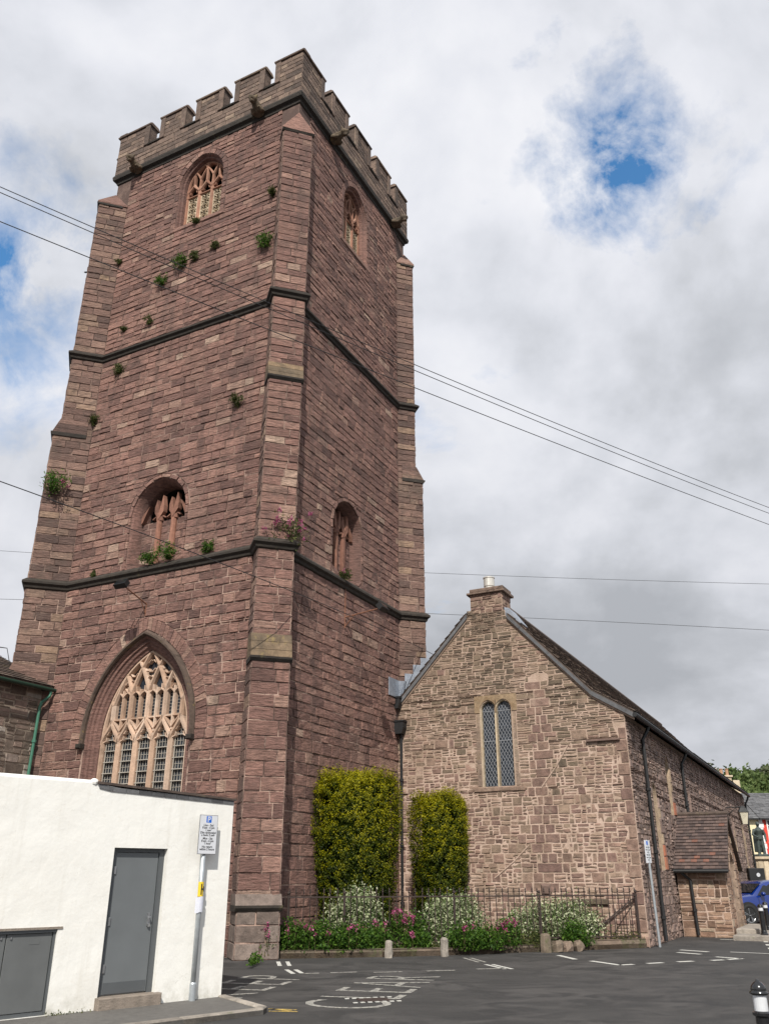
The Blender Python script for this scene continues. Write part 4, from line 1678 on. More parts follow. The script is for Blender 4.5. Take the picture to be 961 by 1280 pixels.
def whole(v):            # hole left in the rubble for the dressed window surround
    if v < 3.78 or v > 6.44:
        return None
    return (2.52, 3.80) if v > 5.95 else (2.55, 3.77)


def wopen(v):
    if v < 3.9 or v > 6.3:
        return None
    h = W1.half(v)
    return None if h is None else (W1.cx - (0.235 if v < 6.02 else h), W2.cx + (0.235 if v < 6.02 else h))


# tone drifts from red-brown low down to olive-tan near the top, as the stone itself does
def tone(u, v):
    k = 0.62 + 0.40 * math.sin(u * 0.9 + 1.1) * 0.3
    k -= 0.42 * max(0, min(1, (v - 3.2) / 3.0)) * (1 if not 3.6 < u < 4.6 else 0.35)
    return max(0.0, min(1.0, k + R.gauss(0, 0.15)))


def redstrip(v):
    if v < 1.2 or v > 6.9:
        return None
    k = int(v / 0.24)
    return (4.10 + (0.10 if v > 4.2 else 0) + 0.13 * ((k * 7) % 3 - 1), 4.66 + 0.12 * ((k * 5) % 3 - 1))


def quoin_hole(v):
    if v > 5.4:
        return None
    return (6.48 if int(v / 0.31) % 2 else 6.58, HX + 1)


QL = [0.31 * i for i in range(18)]
rubble(HM, FG, 5.0, 8.95, gl, gr, [whole, redstrip, quoin_hole], 'gable_rubble', bh=(0.12, 0.20), l=(0.14, 0.46), marks=(5.4, 5.95, 6.44, 6.42, 5.62, 6.22, *[k_ * 0.24 for k_ in range(21, 29)]), splits=(0.22, 0.50, 0.28), joint=0.018, zt=tone, out=(0.004, 0.022))
rubble(HM, FG, 0.25, 5.0, gl, gr, [whole, redstrip, quoin_hole], 'gable_rubble', bh=(0.13, 0.24), l=(0.10, 0.36), marks=(3.78, *[k_ * 0.24 for k_ in range(2, 21)]), splits=(0.20, 0.50, 0.30), joint=0.026, zt=tone, out=(0.002, 0.022), rough=0.012)
for k_ in range(5, 28):
    v_ = k_ * 0.24
    a_, b_ = redstrip(v_ + .12)
    m__ = a_ + (b_ - a_) * R.uniform(.35, .65)
    for p0_, p1_ in ((a_, m__), (m__, b_)) if R.random() < .6 else ((a_, b_),):
        HM.stone(FG, ((p0_, v_), (p1_, v_ + R.uniform(-.01, .01)), (p1_, v_ + .24), (p0_, v_ + .24)), 'gable_rubble', out=R.uniform(.008, .02), joint=0.02, rough=0.01, tr=(R.uniform(.55, .85), R.random() * .6, R.random()))
for q0, q1 in zip(QL[:-1], QL[1:]):
    if q1 < 5.45 and q0 > 0.2:
        x0_ = quoin_hole((q0 + q1) / 2)[0]
        HM.stone(FG, ((x0_, q0), (HX, q0), (HX, q1), (x0_, q1)), 'gable_rubble', out=0.022, joint=0.022, rough=0.012, tr=(R.uniform(.5, .85), R.random() * .6, .5))
# larger dressed quoins at the right-hand corner were laid with the wall: bigger stones at the foot
courses(HM, FG, rows(0.0, 0.25, 0.2, 0.3), lambda v: 0.0, lambda v: HX, [], 'gable_rubble', 0.3, 0.7, out=(0.02, 0.05))
mb = MB()
backing(mb, FG, sorted({*[i * 0.1 for i in range(90)], 3.9, 6.02, 6.3, 5.62, 6.22, 6.42, 8.95}), gl, gr, [wopen], 0.0)
# window surround
DRESS = []
lv = rows(3.90, 5.95, 0.25, 0.4)
for a, b in zip(lv[:-1], lv[1:]):
    for x0, x1 in ((2.50 + R.uniform(0, .06), 2.665), (3.655, 3.82 - R.uniform(0, .06))):
        HM.stone(FG, ((x0, a), (x1, a), (x1, b), (x0, b)), 'window_dressing', out=0.012, joint=0.008)
HM.stone(FG, ((2.40, 3.76), (3.93, 3.76), (3.91, 3.895), (2.44, 3.895)), 'gable_rubble', out=0.04, tr=(0.5, .5, .2))
win = thing('tmp', (0, 0, 0), 'x', 'x')
D.objects.remove(win)
m_ = MB()
for A_ in (W1, W2):
    arch_sweep(m_, FG, A_, [(0.03, 0.012), (0.0, -0.015), (-0.02, -0.03), (-0.025, -0.2)], 8)
hw = m_.build('window', 'pale_stone', hall)
m_ = MB()
m_.box(FG, W1.cx + 0.205, W2.cx - 0.205, 3.9, 6.1, -0.2, -0.008)
m_.build('mullion', 'pale_stone', hw)
# head stone with two small pointed openings
m_ = MB()
for A_, s0, s1 in ((W1, 2.52, 3.16), (W2, 3.16, 3.80)):
    p = [q for q in A_.pts(0.02, 8) if q[1] >= 6.0]
    n = len(p)
    top = 6.43
    V = [FG.P(u, v, 0.022) for u, v in p] + [FG.P(s0 + (s1 - s0) * i / (n - 1), top if 0 < i < n - 1 else top, 0.022) for i in range(n)]
    m_.add(V, [(i, i + 1, n + i + 1, n + i) for i in range(n - 1)][::1], (0.4, .5, .5))
    V2 = [FG.P(s0, 5.96, 0.022), FG.P(p[0][0], 5.96, 0.022), FG.P(*p[0], 0.022), FG.P(s0, top, 0.022), FG.P(p[-1][0], 5.96, .022), FG.P(s1, 5.96, .022), FG.P(s1, top, .022), FG.P(*p[-1], .022)]
    m_.add(V2, [(0, 1, 2, 3), (4, 5, 6, 7)], (0.4, .5, .5))
    for k in (0, 1):
        e_ = s0 if k == 0 else s1
m_.box(FG, 2.52, 3.80, top, top + 0.012, 0.0, 0.022, (0.4, .5, .5))
for e0, e1 in ((2.515, 2.52), (3.80, 3.805)):
    m_.box(FG, e0, e1, 5.96, top, 0.0, 0.022, (0.4, .5, .5))
m_.build('window_head', 'ochre_stone', hw)
for A_ in (W1, W2):
    g_ = MB()
    g_.box(FG, A_.cx - 0.22, A_.cx + 0.22, 3.9, 6.32, -0.14, -0.12)
    g_.build('pane', 'leaded_glass', hw)
    l_ = MB()
    fl = FG.off(-0.117)
    s_ = 0.094
    h_ = 0.165
    u0, u1, v0, v1 = A_.cx - 0.21, A_.cx + 0.21, 3.92, 6.2
    k = -30
    for sg in (1, -1):
        c = -4.0
        while c < 6.0:
            # lines v = v0 + sg*(h/s)*(u-u0) + c
            pts = []
            sl = sg * h_ / s_
            ua, ub = u0, u1
            va, vb = v0 + c, v0 + c + sl * (u1 - u0)
            lo_u, hi_u = ua, ub
            if sl > 0:
                if va < v0:
                    lo_u = ua + (v0 - va) / sl
                if vb > v1:
                    hi_u = ub - (vb - v1) / sl
            else:
                if va > v1:
                    lo_u = ua + (v1 - va) / sl
                if vb < v0:
                    hi_u = ub - (vb - v0) / sl
            if hi_u - lo_u > 0.01:
                bar(l_, fl, [(lo_u, va + sl * (lo_u - ua)), (hi_u, va + sl * (hi_u - ua))], 0.011, 0, 0.006, 0.8)
            c += h_
    for vv in (4.55 + 0.60, 6.0):
        l_.box(fl, u0, u1, vv, vv + 0.014, 0, 0.012)
    l_.build('lead_lattice', 'lead_came', hw)
# odd features of the gable: a ledge stone, blocked holes and old raking mortar lines
MB().box(FG, 5.72, 6.62, 4.93, 4.99, 0, 0.09, bev=.01).build('ledge_stone', 'dark_reveal', hall)
for (u0, v0, u1, v1) in ((4.35, 3.8, 5.2, 4.9), (2.9, 1.55, 3.9, 2.35)):
    m_ = MB()
    bar(m_, FG, [(u0, v0), ((u0 + u1) / 2 + .05, (v0 + v1) / 2), (u1, v1)], 0.038, 0.0, 0.028, 0.6)
    m_.build('mortar_scar', 'gable_mortar', hall)
MB().box(FG, 5.0, 5.9, 0.93, 1.07, 0, 0.07, bev=.02).build('lintel_stone', 'gable_rubble', hall)
MB().box(FG, 4.15, 4.45, 1.12, 1.42, 0, 0.06, bev=.06).build('dark_boss', 'dark_reveal', hall)
MB().box(FG, 5.3, 5.6, 0.25, 0.55, 0, 0.055, bev=.01).build('vent_hole', 'void', hall)

# long wall with narrow blocked lancets
LANC = [Arch(9.75, 0.27, 1.75, 3.7, 4.1), Arch(12.35, 0.25, 3.35, 4.75, 5.10), Arch(16.1, 0.25, 2.6, 4.2, 4.55),
        Arch(27.9, 0.32, 1.9, 3.95, 4.4), Arch(32.0, 0.32, 1.8, 3.75, 4.2)]
hl = [a.hole(0.04, 0.03) for a in LANC]
mk = marks_of(*[(a, (0.04,)) for a in LANC])
rubble(HM, FS, 0.0, 5.5, lambda v: HY0, lambda v: 17.0, hl, 'side_rubble', bh=(0.16, 0.27), l=(0.12, 0.36), marks=mk, splits=(0.25, 0.5, 0.25), joint=0.024, out=(0.01, 0.045))
rubble(HM, FS, 0.0, 5.5, lambda v: 17.0, lambda v: HY1, hl, 'side_rubble', bh=(0.2, 0.3), l=(0.2, 0.5), marks=mk, splits=(0.4, 0.5, 0.1), joint=0.03, out=(0.01, 0.05), nx=1)
backing(mb, FS, sorted({*[i * 0.11 for i in range(51)], 5.62, *[m__ for m__ in mk if m__ < 5.6]}), lambda v: HY0, lambda v: HY1, [a.hole() for a in LANC], 0.0)
FBk = Fr(CW(HX, HY1), -LX)
FLf = Fr(CW(0, HY1), -LY)
mb.add([FBk.P(0, 0), FBk.P(HX, 0), FBk.P(HX, 6.4), FBk.P(HX - 2.95, 9.5), FBk.P(0.85, 6.22), FBk.P(0, 5.62)], [(0, 1, 2, 3, 4, 5)])
mb.add([FLf.P(0, 0), FLf.P(HY1 - HY0, 0), FLf.P(HY1 - HY0, 6.4), FLf.P(0, 6.4)], [(0, 1, 2, 3)])
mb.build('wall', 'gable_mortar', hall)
for i, A_ in enumerate(LANC):
    m_ = MB()
    arch_sweep(m_, FS, A_, [(0.03, 0.02), (0.0, 0.02), (-0.01, 0.0), (-0.03, -0.24)], 8)
    w_ = m_.build('lancet_window', 'side_rubble' if i in (2, 3) else 'lancet_stone', hall)
    g_ = MB()
    g_.box(FS, A_.cx - A_.w, A_.cx + A_.w, A_.sill - 0.02, A_.apex, -0.3, -0.2)
    g_.build('pane', 'leaded_glass', w_)
    if i == 2:
        continue
    # dressed far jamb stones, some replaced in fresh red stone
    lv = rows(A_.sill, A_.spring, 0.25, 0.45)
    for q, (a, b) in enumerate(zip(lv[:-1], lv[1:])):
        x0 = A_.cx + A_.w + 0.03
        x1 = x0 + R.choice((0.08, 0.16))
        mt_ = 'red_slab' if (i == 0 and q < 2) or (i == 1 and q == 0) else 'lancet_stone' if R.random() < .7 else 'side_rubble'
        if mt_ == 'red_slab':
            x1 = x0 + 0.30
        HM.stone(FS, ((x0, a), (x1, a), (x1, b), (x0, b)), mt_, out=0.055, nx=1, ny=1)

# chimney on the gable top
ch = MB()
chim = thing('tmp', (0, 0, 0), 'x', 'x')
D.objects.remove(chim)
FCR = Fr(CW(3.54, HY0), LY)
ch.box(FG, 2.52, 3.54, 8.3, 9.56, -0.75, 0.0)
chm = ch.build('chimney', 'gable_mortar', hall)
CM = Masonry()
rubble(CM, FG, 8.95, 9.55, lambda v: 2.52, lambda v: 3.54, [], 'gable_rubble', bh=(0.16, 0.22), l=(0.16, 0.4), splits=(0.4, 0.5, 0.1), joint=0.02, zt=lambda u, v: 0.62 + R.uniform(-.2, .2))
rubble(CM, FCR, 8.6, 9.55, lambda v: 0.0, lambda v: 0.75, [], 'gable_rubble', bh=(0.16, 0.22), l=(0.14, 0.3), splits=(0.5, 0.5, 0), joint=0.02, zt=lambda u, v: 0.6 + R.uniform(-.2, .2))
CM.finish(chm, 60, minpx=10)
MB().box(FG, 2.38, 2.66, 8.88, 9.08, -0.6, 0.03, bev=.05).build('shoulder_stone', 'gable_rubble', chm)
MB().box(FG, 2.43, 3.64, 9.55, 9.62, -0.84, 0.09, bev=.015).build('cap_slab', 'parapet_stone', chm)
MB().box(FG, 2.50, 3.58, 9.622, 9.75, -0.78, 0.02, bev=.03).build('upper_slab', 'parapet_stone', chm)
MB().lathe(FG.P(3.03, 9.72, -0.36), [(0.17, 0), (0.185, 0.06), (0.15, 0.10), (0.15, 0.13), (0.17, 0.16), (0.17, 0.40), (0.185, 0.42), (0.185, 0.45), (0.15, 0.45), (0.15, 0.30)], 16).build('chimney_pot', 'pot_white', chm, smooth=False)

# roof: stone-slate courses, built on both slopes, with a slight kick at the eaves
RIDGE = (2.97, 9.62)
RP = [RIDGE, (5.98, 6.34), (7.06, 5.66)]
LP = [RIDGE, (-0.02, 6.45)]
RPN = [(3.68, 8.846), (5.98, 6.34), (7.06, 5.66)]      # in front, the roof stops at the chimney
LPN = [(2.40, 8.994), (-0.02, 6.45)]


def roof_courses(poly, y0, y1, side, near):
    """stepped rows of slates following a slope polyline (x, z)"""
    seg = []
    for (xa, za), (xb, zb) in zip(poly[:-1], poly[1:]):
        L_ = math.hypot(xb - xa, zb - za)
        n = max(1, round(L_ / 0.26))
        for i in range(n):
            seg.append(((xa + (xb - xa) * i / n, za + (zb - za) * i / n), (xa + (xb - xa) * (i + 1) / n, za + (zb - za) * (i + 1) / n)))
    m_ = MB()
    for (xa, za), (xb, zb) in seg:
        dx, dz = xb - xa, zb - za
        l = math.hypot(dx, dz)
        nx_, nz_ = (-dz / l, dx / l) if side > 0 else (dz / l, -dx / l)
        if nz_ < 0:
            nx_, nz_ = -nx_, -nz_
        y = y0
        while y < y1:
            w = R.uniform(0.25, 0.42) if y < near else R.uniform(0.8, 1.6)
            y2 = min(y + w, y1)
            t0, t1 = 0.015, 0.052 + R.uniform(-.008, .01)
            ex = 0.03 + R.uniform(0, .02)
            A0 = (xa + nx_ * t0, za + nz_ * t0)
            B0 = (xb + dx / l * ex + nx_ * t1, zb + dz / l * ex + nz_ * t1)
            B1 = (xb + dx / l * ex + nx_ * (t1 - 0.028), zb + dz / l * ex + nz_ * (t1 - 0.028))
            g_ = 0.006
            V = [CW(A0[0], y + g_, A0[1]), CW(A0[0], y2 - g_, A0[1]), CW(B0[0], y2 - g_, B0[1]), CW(B0[0], y + g_, B0[1]),
                 CW(B1[0], y + g_, B1[1]), CW(B1[0], y2 - g_, B1[1])]
            m_.add(V, [(0, 1, 2, 3) if side < 0 else (0, 3, 2, 1), (3, 2, 5, 4), (0, 3, 4), (1, 5, 2)])
            y = y2
    return m_


rf = MB()
th = 0.10
for poly, y_a, y_b in ((RP, HY0 + 0.72, HY1 + 0.15), (LP, HY0 + 0.72, HY1 + 0.15), (RPN, HY0 - 0.07, HY0 + 0.72), (LPN, HY0 - 0.07, HY0 + 0.72)):
    for (xa, za), (xb, zb) in zip(poly[:-1], poly[1:]):
        V = [CW(x, y, z - dz_) for y in (y_a, y_b) for x, z, dz_ in ((xa, za, 0), (xb, zb, 0), (xb, zb, th), (xa, za, th))]
        rf.add(V, [(0, 1, 2, 3), (7, 6, 5, 4), (0, 4, 5, 1), (1, 5, 6, 2), (2, 6, 7, 3)])
roof = rf.build('roof', 'roof_slab', hall)
K(roof_courses(RPN, HY0 - 0.08, HY0 + 0.72, 1, 12).build('near_slates', 'roof_slab', roof), kind='stuff')
K(roof_courses(LPN, HY0 - 0.08, HY0 + 0.72, -1, 12).build('near_slates', 'roof_slab', roof), kind='stuff')
K(roof_courses(RP, HY0 + 0.72, HY1 + 0.15, 1, 12).build('roof_slates', 'roof_slab', roof), kind='stuff')
K(roof_courses(LP, HY0 + 0.72, HY1 + 0.15, -1, 8).build('roof_slates', 'roof_slab', roof), kind='stuff')
vg = MB()
for poly in (RPN, LPN):
    o_ = 0.0
    for (xa, za), (xb, zb) in zip(poly[:-1], poly[1:]):
        p = [(xa, za - 0.04), (xb, zb - 0.04), (xb, zb - 0.17), (xa, za - 0.17)]
        if poly is RPN:
            p = p[::-1]
        vg.prism(FG, p, 0.035, 0.085 + o_)
        o_ += 0.002
vg.build('verge', 'slate', roof)
vm = MB()
for poly in (RPN, LPN):
    for (xa, za), (xb, zb) in zip(poly[:-1], poly[1:]):
        p = [(xa, za - 0.17), (xb, zb - 0.17), (xb, zb - 0.23), (xa, za - 0.23)]
        if poly is RPN:
            p = p[::-1]
        vm.prism(FG, p, 0.0, 0.035)
vm.build('verge_mortar', 'gable_mortar', roof)
m_ = MB()
m_.tube([CW(RIDGE[0], HY0 + 0.7, RIDGE[1] + 0.03), CW(RIDGE[0], HY1 + .15, RIDGE[1] + 0.03)], 0.09, 8)
m_.build('ridge_tiles', 'roof_slab', roof)
# sheet lead beside the chimney and where the roof meets the tower
MB().prism(FG, [(3.58, 8.80), (4.0, 8.42), (4.08, 8.52), (3.72, 9.02), (3.58, 9.06)], -0.7, -0.06).build('chimney_flashing', 'sheet_lead', roof)
m_ = MB()
m_.box(FB, 6.22, 6.86, 6.62, 7.16, 0.034, 0.06)
m_.prism(FG, [(0.03, 6.60), (0.16, 6.60), (0.30, 7.12), (0.03, 7.16)], -0.03, 0.03)
m_.build('lead_gutter_lining', 'sheet_lead', roof)
fsd = Fr(CW(0 + rr * 0 + rr * BW / 2, TD - rr * BW / 2), LX * rr + LY * rr)
for u0, v0, v1 in ((-0.28, 7.0, 7.42), (0.0, 7.25, 7.72), (0.25, 7.5, 7.95)):
    m_ = MB()
    m_.box(fsd, u0, u0 + 0.32, v0 - .3, v1, 0.03, 0.042 + u0 * .01)
    m_.build('stepped_flashing', 'sheet_lead', roof)
HM.finish(hall, 300)
# black gutter along the long eaves
m_ = MB()
m_.tube([CW(7.10, HY0 - .1, 5.56), CW(7.10, HY1 + .2, 5.56)], 0.065, 8)
m_.build('gutter', 'black_iron', hall)


def downpipe(parent_loc, pts, label, r=0.04, mat='black_iron', heads=(), clips=()):
    t_ = thing('downpipe', parent_loc, label, 'downpipe')
    m_ = MB()
    m_.tube(pts, r, 8)
    m_.build('pipe', mat, t_)
    for c in clips:
        MB().lathe(c, [(r * 1.5, -0.035), (r * 1.5, 0.035)], 8).build('collar', mat, t_)
    for fr, u, v, w, h, dp in heads:
        q = MB()
        q.prism(fr, [(u - w / 2 * 0.72, v), (u + w / 2 * 0.72, v), (u + w / 2, v + h * 0.45), (u + w / 2, v + h), (u - w / 2, v + h), (u - w / 2, v + h * 0.45)], 0.035, dp)
        q.box(fr, u - w / 2 - 0.02, u + w / 2 + 0.02, v + h - 0.05, v + h, 0.03, dp + 0.02)
        q.build('hopper', mat, t_)
    return t_


pf = FG.off(0.10)
dp = downpipe(tuple(FG.P(0.16, 0, .1)), [FG.P(0.16, 0.1, 0.1), FG.P(0.16, 5.62, 0.1)], 'black cast iron downpipe with two hoppers in the corner of tower and gable',
              heads=((FG, 0.10, 5.52, 0.42, 0.40, 0.26), (FG, -0.0, 6.28, 0.34, 0.36, 0.24)), clips=[FG.P(0.16, z_, 0.1) for z_ in (0.9, 2.4, 4.2)])
MB().tube([FG.P(-0.02, 5.9, 0.1), FG.P(-0.02, 6.35, 0.1)], 0.04, 8).build('pipe', 'black_iron', dp)


def side_pipe(y, top, bot, label, lean=0.0):
    pts = [CW(7.08, y + 0.18, top + 0.02), CW(7.02, y + 0.1, top - 0.18), CW(6.89, y, top - 0.42), CW(6.89, y, bot)]
    downpipe(tuple(CW(6.89, y, bot)), pts, label, 0.05, clips=[CW(6.89, y, z_) for z_ in (0.6, 2.2, 3.8) if z_ > bot])


side_pipe(8.55, 5.55, 0.05, 'black downpipe on the long wall beside the small parking pole')
side_pipe(14.9, 5.55, 3.2, 'short black downpipe reaching the porch roof')
side_pipe(34.7, 5.55, 0.1, 'black downpipe at the far end of the long church wall')

# porch
porch = thing('church_porch', CW(7.5, 13), 'low stone porch with steep dark tiled roof on the long wall', 'porch')
PX0, PX1, PY0, PY1 = 6.86, 8.22, 11.45, 14.6
PM = Masonry()
FPF = Fr(CW(PX0, PY0), LX)
FPR = Fr(CW(PX1, PY0), LY)
PW = PX1 - PX0
dr = Arch(1.55, 0.48, 0.12, 1.75, 2.25)
pg = lambda v: 0.0 if v < 1.80 else (v - 1.80) / 1.0
pgr = lambda v: PY1 - PY0 - (0 if v < 1.80 else (v - 1.80) / 1.0)
rubble(PM, FPF, 0.0, 1.85, lambda v: 0.0, lambda v: PW, [], 'porch_rubble', bh=(0.15, 0.25), l=(0.2, 0.5), splits=(0.3, 0.5, 0.2), joint=0.02)
rubble(PM, FPR, 0.0, 3.30, pg, pgr, [dr.hole(0.14, 0.14)], 'porch_rubble', bh=(0.15, 0.25), l=(0.15, 0.4), marks=(1.8, 1.75, .12), splits=(0.5, 0.4, 0.1), joint=0.02)
voussoirs(PM, FPR, dr, 0.0, 0.15, 'window_dressing', 0.25, out=(0.04, 0.05))
m_ = MB()
m_.quad(FPF.P(0, 0), FPF.P(PW, 0), FPF.P(PW, 1.85), FPF.P(0, 1.85))
backing(m_, FPR, sorted({*[i * 0.1 for i in range(34)], 1.75, 1.8, 2.25}), pg, pgr, [dr.hole()], 0.0)
m_.quad(CW(PX1, PY1), CW(PX0, PY1), CW(PX0, PY1, 1.85), CW(PX1, PY1, 1.85))
m_.build('wall', 'gable_mortar', porch)
m_ = MB()
arch_sweep(m_, FPR, dr, [(0.0, 0.0), (-0.02, -0.25)], 8)
pd = m_.build('doorway', 'window_dressing', porch)
MB().box(FPR, 1.07, 2.03, 0.1, 2.3, -0.3, -0.24).build('door', 'dark_reveal', pd)
PE, PR_ = (PY0 - 0.22, 1.78), ((PY0 + PY1) / 2, 3.36)
PK = (PY1 + 0.2, 1.80)
m_ = MB()
x0, x1 = 6.8, 8.34
for (ya, za), (yb, zb) in ((PE, PR_), (PR_, PK)):
    V = [CW(x, y, z) for x in (x0, x1) for y, z in ((ya, za), (yb, zb), (yb, zb - 0.08), (ya, za - 0.08))]
    m_.add(V, [(0, 4, 5, 1), (3, 2, 6, 7), (4, 7, 6, 5), (0, 3, 7, 4), (1, 5, 6, 2)])
pr = m_.build('roof', 'roof_slab', porch)
nrow, ncol = 17, 9
tiles = []
tl = MB()
sl = Vector((PR_[0] - PE[0], PR_[1] - PE[1]))
SL = sl.length
sl.normalize()
FPT = Fr(CW(x0, PE[0], PE[1]), LX, LY * sl.x + Z * sl.y)
for r_ in range(nrow):
    v0 = r_ * SL / nrow
    cut = [0.0]
    offs = 0.5 if r_ % 2 else 0
    cut += [(c + offs) * (x1 - x0) / ncol for c in range(0 if offs else 1, ncol)] + [x1 - x0]
    for a, b in zip(cut[:-1], cut[1:]):
        if b - a < 0.03:
            continue
        m_ = MB()
        lo_, hi_ = 0.042 + R.uniform(-.004, .006), 0.006
        P = [FPT.P(a + .003, v0 - .02, lo_), FPT.P(b - .003, v0 - .02, lo_ + R.uniform(-.003, .003)), FPT.P(b - .003, v0 + SL / nrow + .02, hi_), FPT.P(a + .003, v0 + SL / nrow + .02, hi_),
             FPT.P(a + .003, v0 - .02, lo_ - .02), FPT.P(b - .003, v0 - .02, lo_ - .02)]
        m_.add(P, [(0, 1, 2, 3), (4, 5, 1, 0)], (R.random() * 0.90 if R.random() > 0.025 else 1.0, R.random(), R.random()))
        m_.build('tile', 'porch_tile', pr)
m_ = MB()
sl2 = Vector((PK[0] - PR_[0], PK[1] - PR_[1]))
FPT2 = Fr(CW(x1, PK[0], PK[1]), -LX, -LY * sl.x + Z * sl.y)
for r_ in range(nrow):
    v0 = r_ * sl2.length / nrow
    m_.add([FPT2.P(0, v0 - .02, .04), FPT2.P(x1 - x0, v0 - .02, .04), FPT2.P(x1 - x0, v0 + .14, .006), FPT2.P(0, v0 + .14, .006)], [(0, 1, 2, 3)])
K(m_.build('back_tiles', 'porch_tile', pr), kind='stuff')
MB().tube([CW(x0, PR_[0], PR_[1] + .03), CW(x1 + .02, PR_[0], PR_[1] + .03)], 0.07, 8).build('ridge', 'roof_slab', pr)
MB().tube([CW(x0, PE[0] - .06, PE[1] - .05), CW(x1, PE[0] - .06, PE[1] - .05)], 0.05, 8).build('gutter', 'black_iron', porch)
PM.finish(porch, 200, minpx=12)
downpipe(tuple(CW(7.22, PY0 - .08, 0)), [CW(7.02, PE[0] - .04, 1.70), CW(7.1, PE[0] + 0.05, 1.62), CW(7.24, PY0 - 0.08, 1.48), CW(7.27, PY0 - 0.08, 0.05)],
         'bent black downpipe on the front wall of the porch', 0.045, clips=[CW(7.26, PY0 - .08, z_) for z_ in (0.7,)])
st = thing('stone_steps', CW(9, 13, 0), 'worn stone steps in front of the porch doorway', 'steps')
for k, (a, b, c_, d_, h0, h1) in enumerate(((8.30, 11.6, 10.45, 15.5, 0.0, 0.13), (8.3, 8.9, 11.35, 14.4, 0.13, 0.25))):
    MB().box(Fr(CW(0, 0), LX, LY), a, b, c_, d_, h0, h1, bev=.02).build('step', 'kerb_stone', st)

# ================================================================= LEFT STONE BUILDING
lb = thing('stone_building', CW(-8.4, -3), 'grey rubble stone building with slate roof and green gutter at the left edge', 'building')
LM = Masonry()
LXW = -7.36
FL = Fr(CW(LXW, 0), LY)
rubble(LM, FL, 2.0, 6.3, lambda v: -4.5, lambda v: -0.02, [], 'grey_rubble', bh=(0.2, 0.34), l=(0.22, 0.6), splits=(0.4, 0.45, 0.15), joint=0.025)
LM.finish(lb, 150, minpx=12)
m_ = MB()
m_.quad(FL.P(-7, 0), FL.P(0, 0), FL.P(0, 6.35), FL.P(-7, 6.35))
f2 = Fr(CW(LXW, -7), -LX)
m_.add([CW(LXW, -7, 0), CW(-13, -7, 0), CW(-13, -7, 6.35), CW((LXW - 13) / 2, -7, 7.75), CW(LXW, -7, 6.35)], [(0, 1, 2, 3, 4)])
m_.quad(CW(-13, 0, 0), CW(-13, -7, 0), CW(-13, -7, 6.35), CW(-13, 0, 6.35))
m_.quad(CW(LXW, 0, 0), CW(-13, 0, 0), CW(-13, 0, 6.35), CW(LXW, 0, 6.35))
m_.build('wall', 'grey_mortar', lb)
e0, rg = (-7.12, 6.38), (-10.0, 7.70)
m_ = MB()
for (xa, za), (xb, zb) in (((-13.2, 6.4), rg), (rg, e0)):
    V = [CW(x, y, z - d_) for y in (-7.2, 0.05) for x, z, d_ in ((xa, za, 0), (xb, zb, 0), (xb, zb, 0.1), (xa, za, 0.1))]
    m_.add(V, [(0, 1, 5, 4), (3, 7, 6, 2), (0, 3, 2, 1), (4, 5, 6, 7), (1, 2, 6, 5), (0, 4, 7, 3)])
lr = m_.build('roof', 'roof_slab', lb)
sv = Vector((rg[0] - e0[0], rg[1] - e0[1]))
SLn = sv.length
sv.normalize()
FLR = Fr(CW(e0[0], -4.6, e0[1]), LY, LX * sv.x + Z * sv.y)
nr_ = 14
for r_ in range(nr_):
    x = -0.15 * (r_ % 2)
    while x < 4.65:
        m_ = MB()
        v0 = r_ * SLn / nr_
        a, b = max(x, 0) + .004, min(x + 0.32, 4.65) - .004
        if b - a > .05:
            m_.add([FLR.P(a, v0 - .03, .035), FLR.P(b, v0 - .03, .035 + R.uniform(-.004, .004)), FLR.P(b, v0 + SLn / nr_ + .02, .006), FLR.P(a, v0 + SLn / nr_ + .02, .006), FLR.P(a, v0 - .03, .02), FLR.P(b, v0 - .03, .02)],
                   [(0, 1, 2, 3), (4, 5, 1, 0)])
            m_.build('slate', 'roof_slab', lr)
        x += 0.32
MB().tube([CW(-7.03, -7.2, 6.27), CW(-7.03, 0.0, 6.27)], 0.05, 10).build('gutter', 'dark_green_paint', lb)
gp = downpipe(tuple(CW(-7.15, -.3, 1)), [CW(-7.04, -0.16, 6.25), CW(-7.05, -0.18, 6.10), CW(-7.22, -0.26, 5.93), CW(-7.25, -0.28, 5.80), CW(-7.25, -0.34, 1.0)],
              'green painted downpipe on the stone building left of the tower window', 0.041, 'green_paint', clips=[CW(-7.25, -0.29, 4.9)])
m_ = MB()
for dy in (0.0, 0.35):
    m_.tube([CW(-8.6, -0.4, 7.1), CW(-8.7, -0.5, 7.55), CW(-9.3, -0.9 - dy, 7.62)], 0.012, 5)
tagged(m_.build('wire_bracket', 'black_iron', origin=CW(-8.6, -.4, 7.1)), 'thin black wire bracket above the slate roof at the left edge', 'bracket')

# ================================================================= WHITE BUILDING
wb = thing('white_building', tuple(WG), 'low white rendered building with grey doors in the left foreground', 'building')
WL = -7.5
FWb = Fr(WG, WU)


def wtop(u):
    if u > -2.2:
        return 2.645 + (-u) * 0.034
    return 2.745 + (-u - 2.2) * 0.004


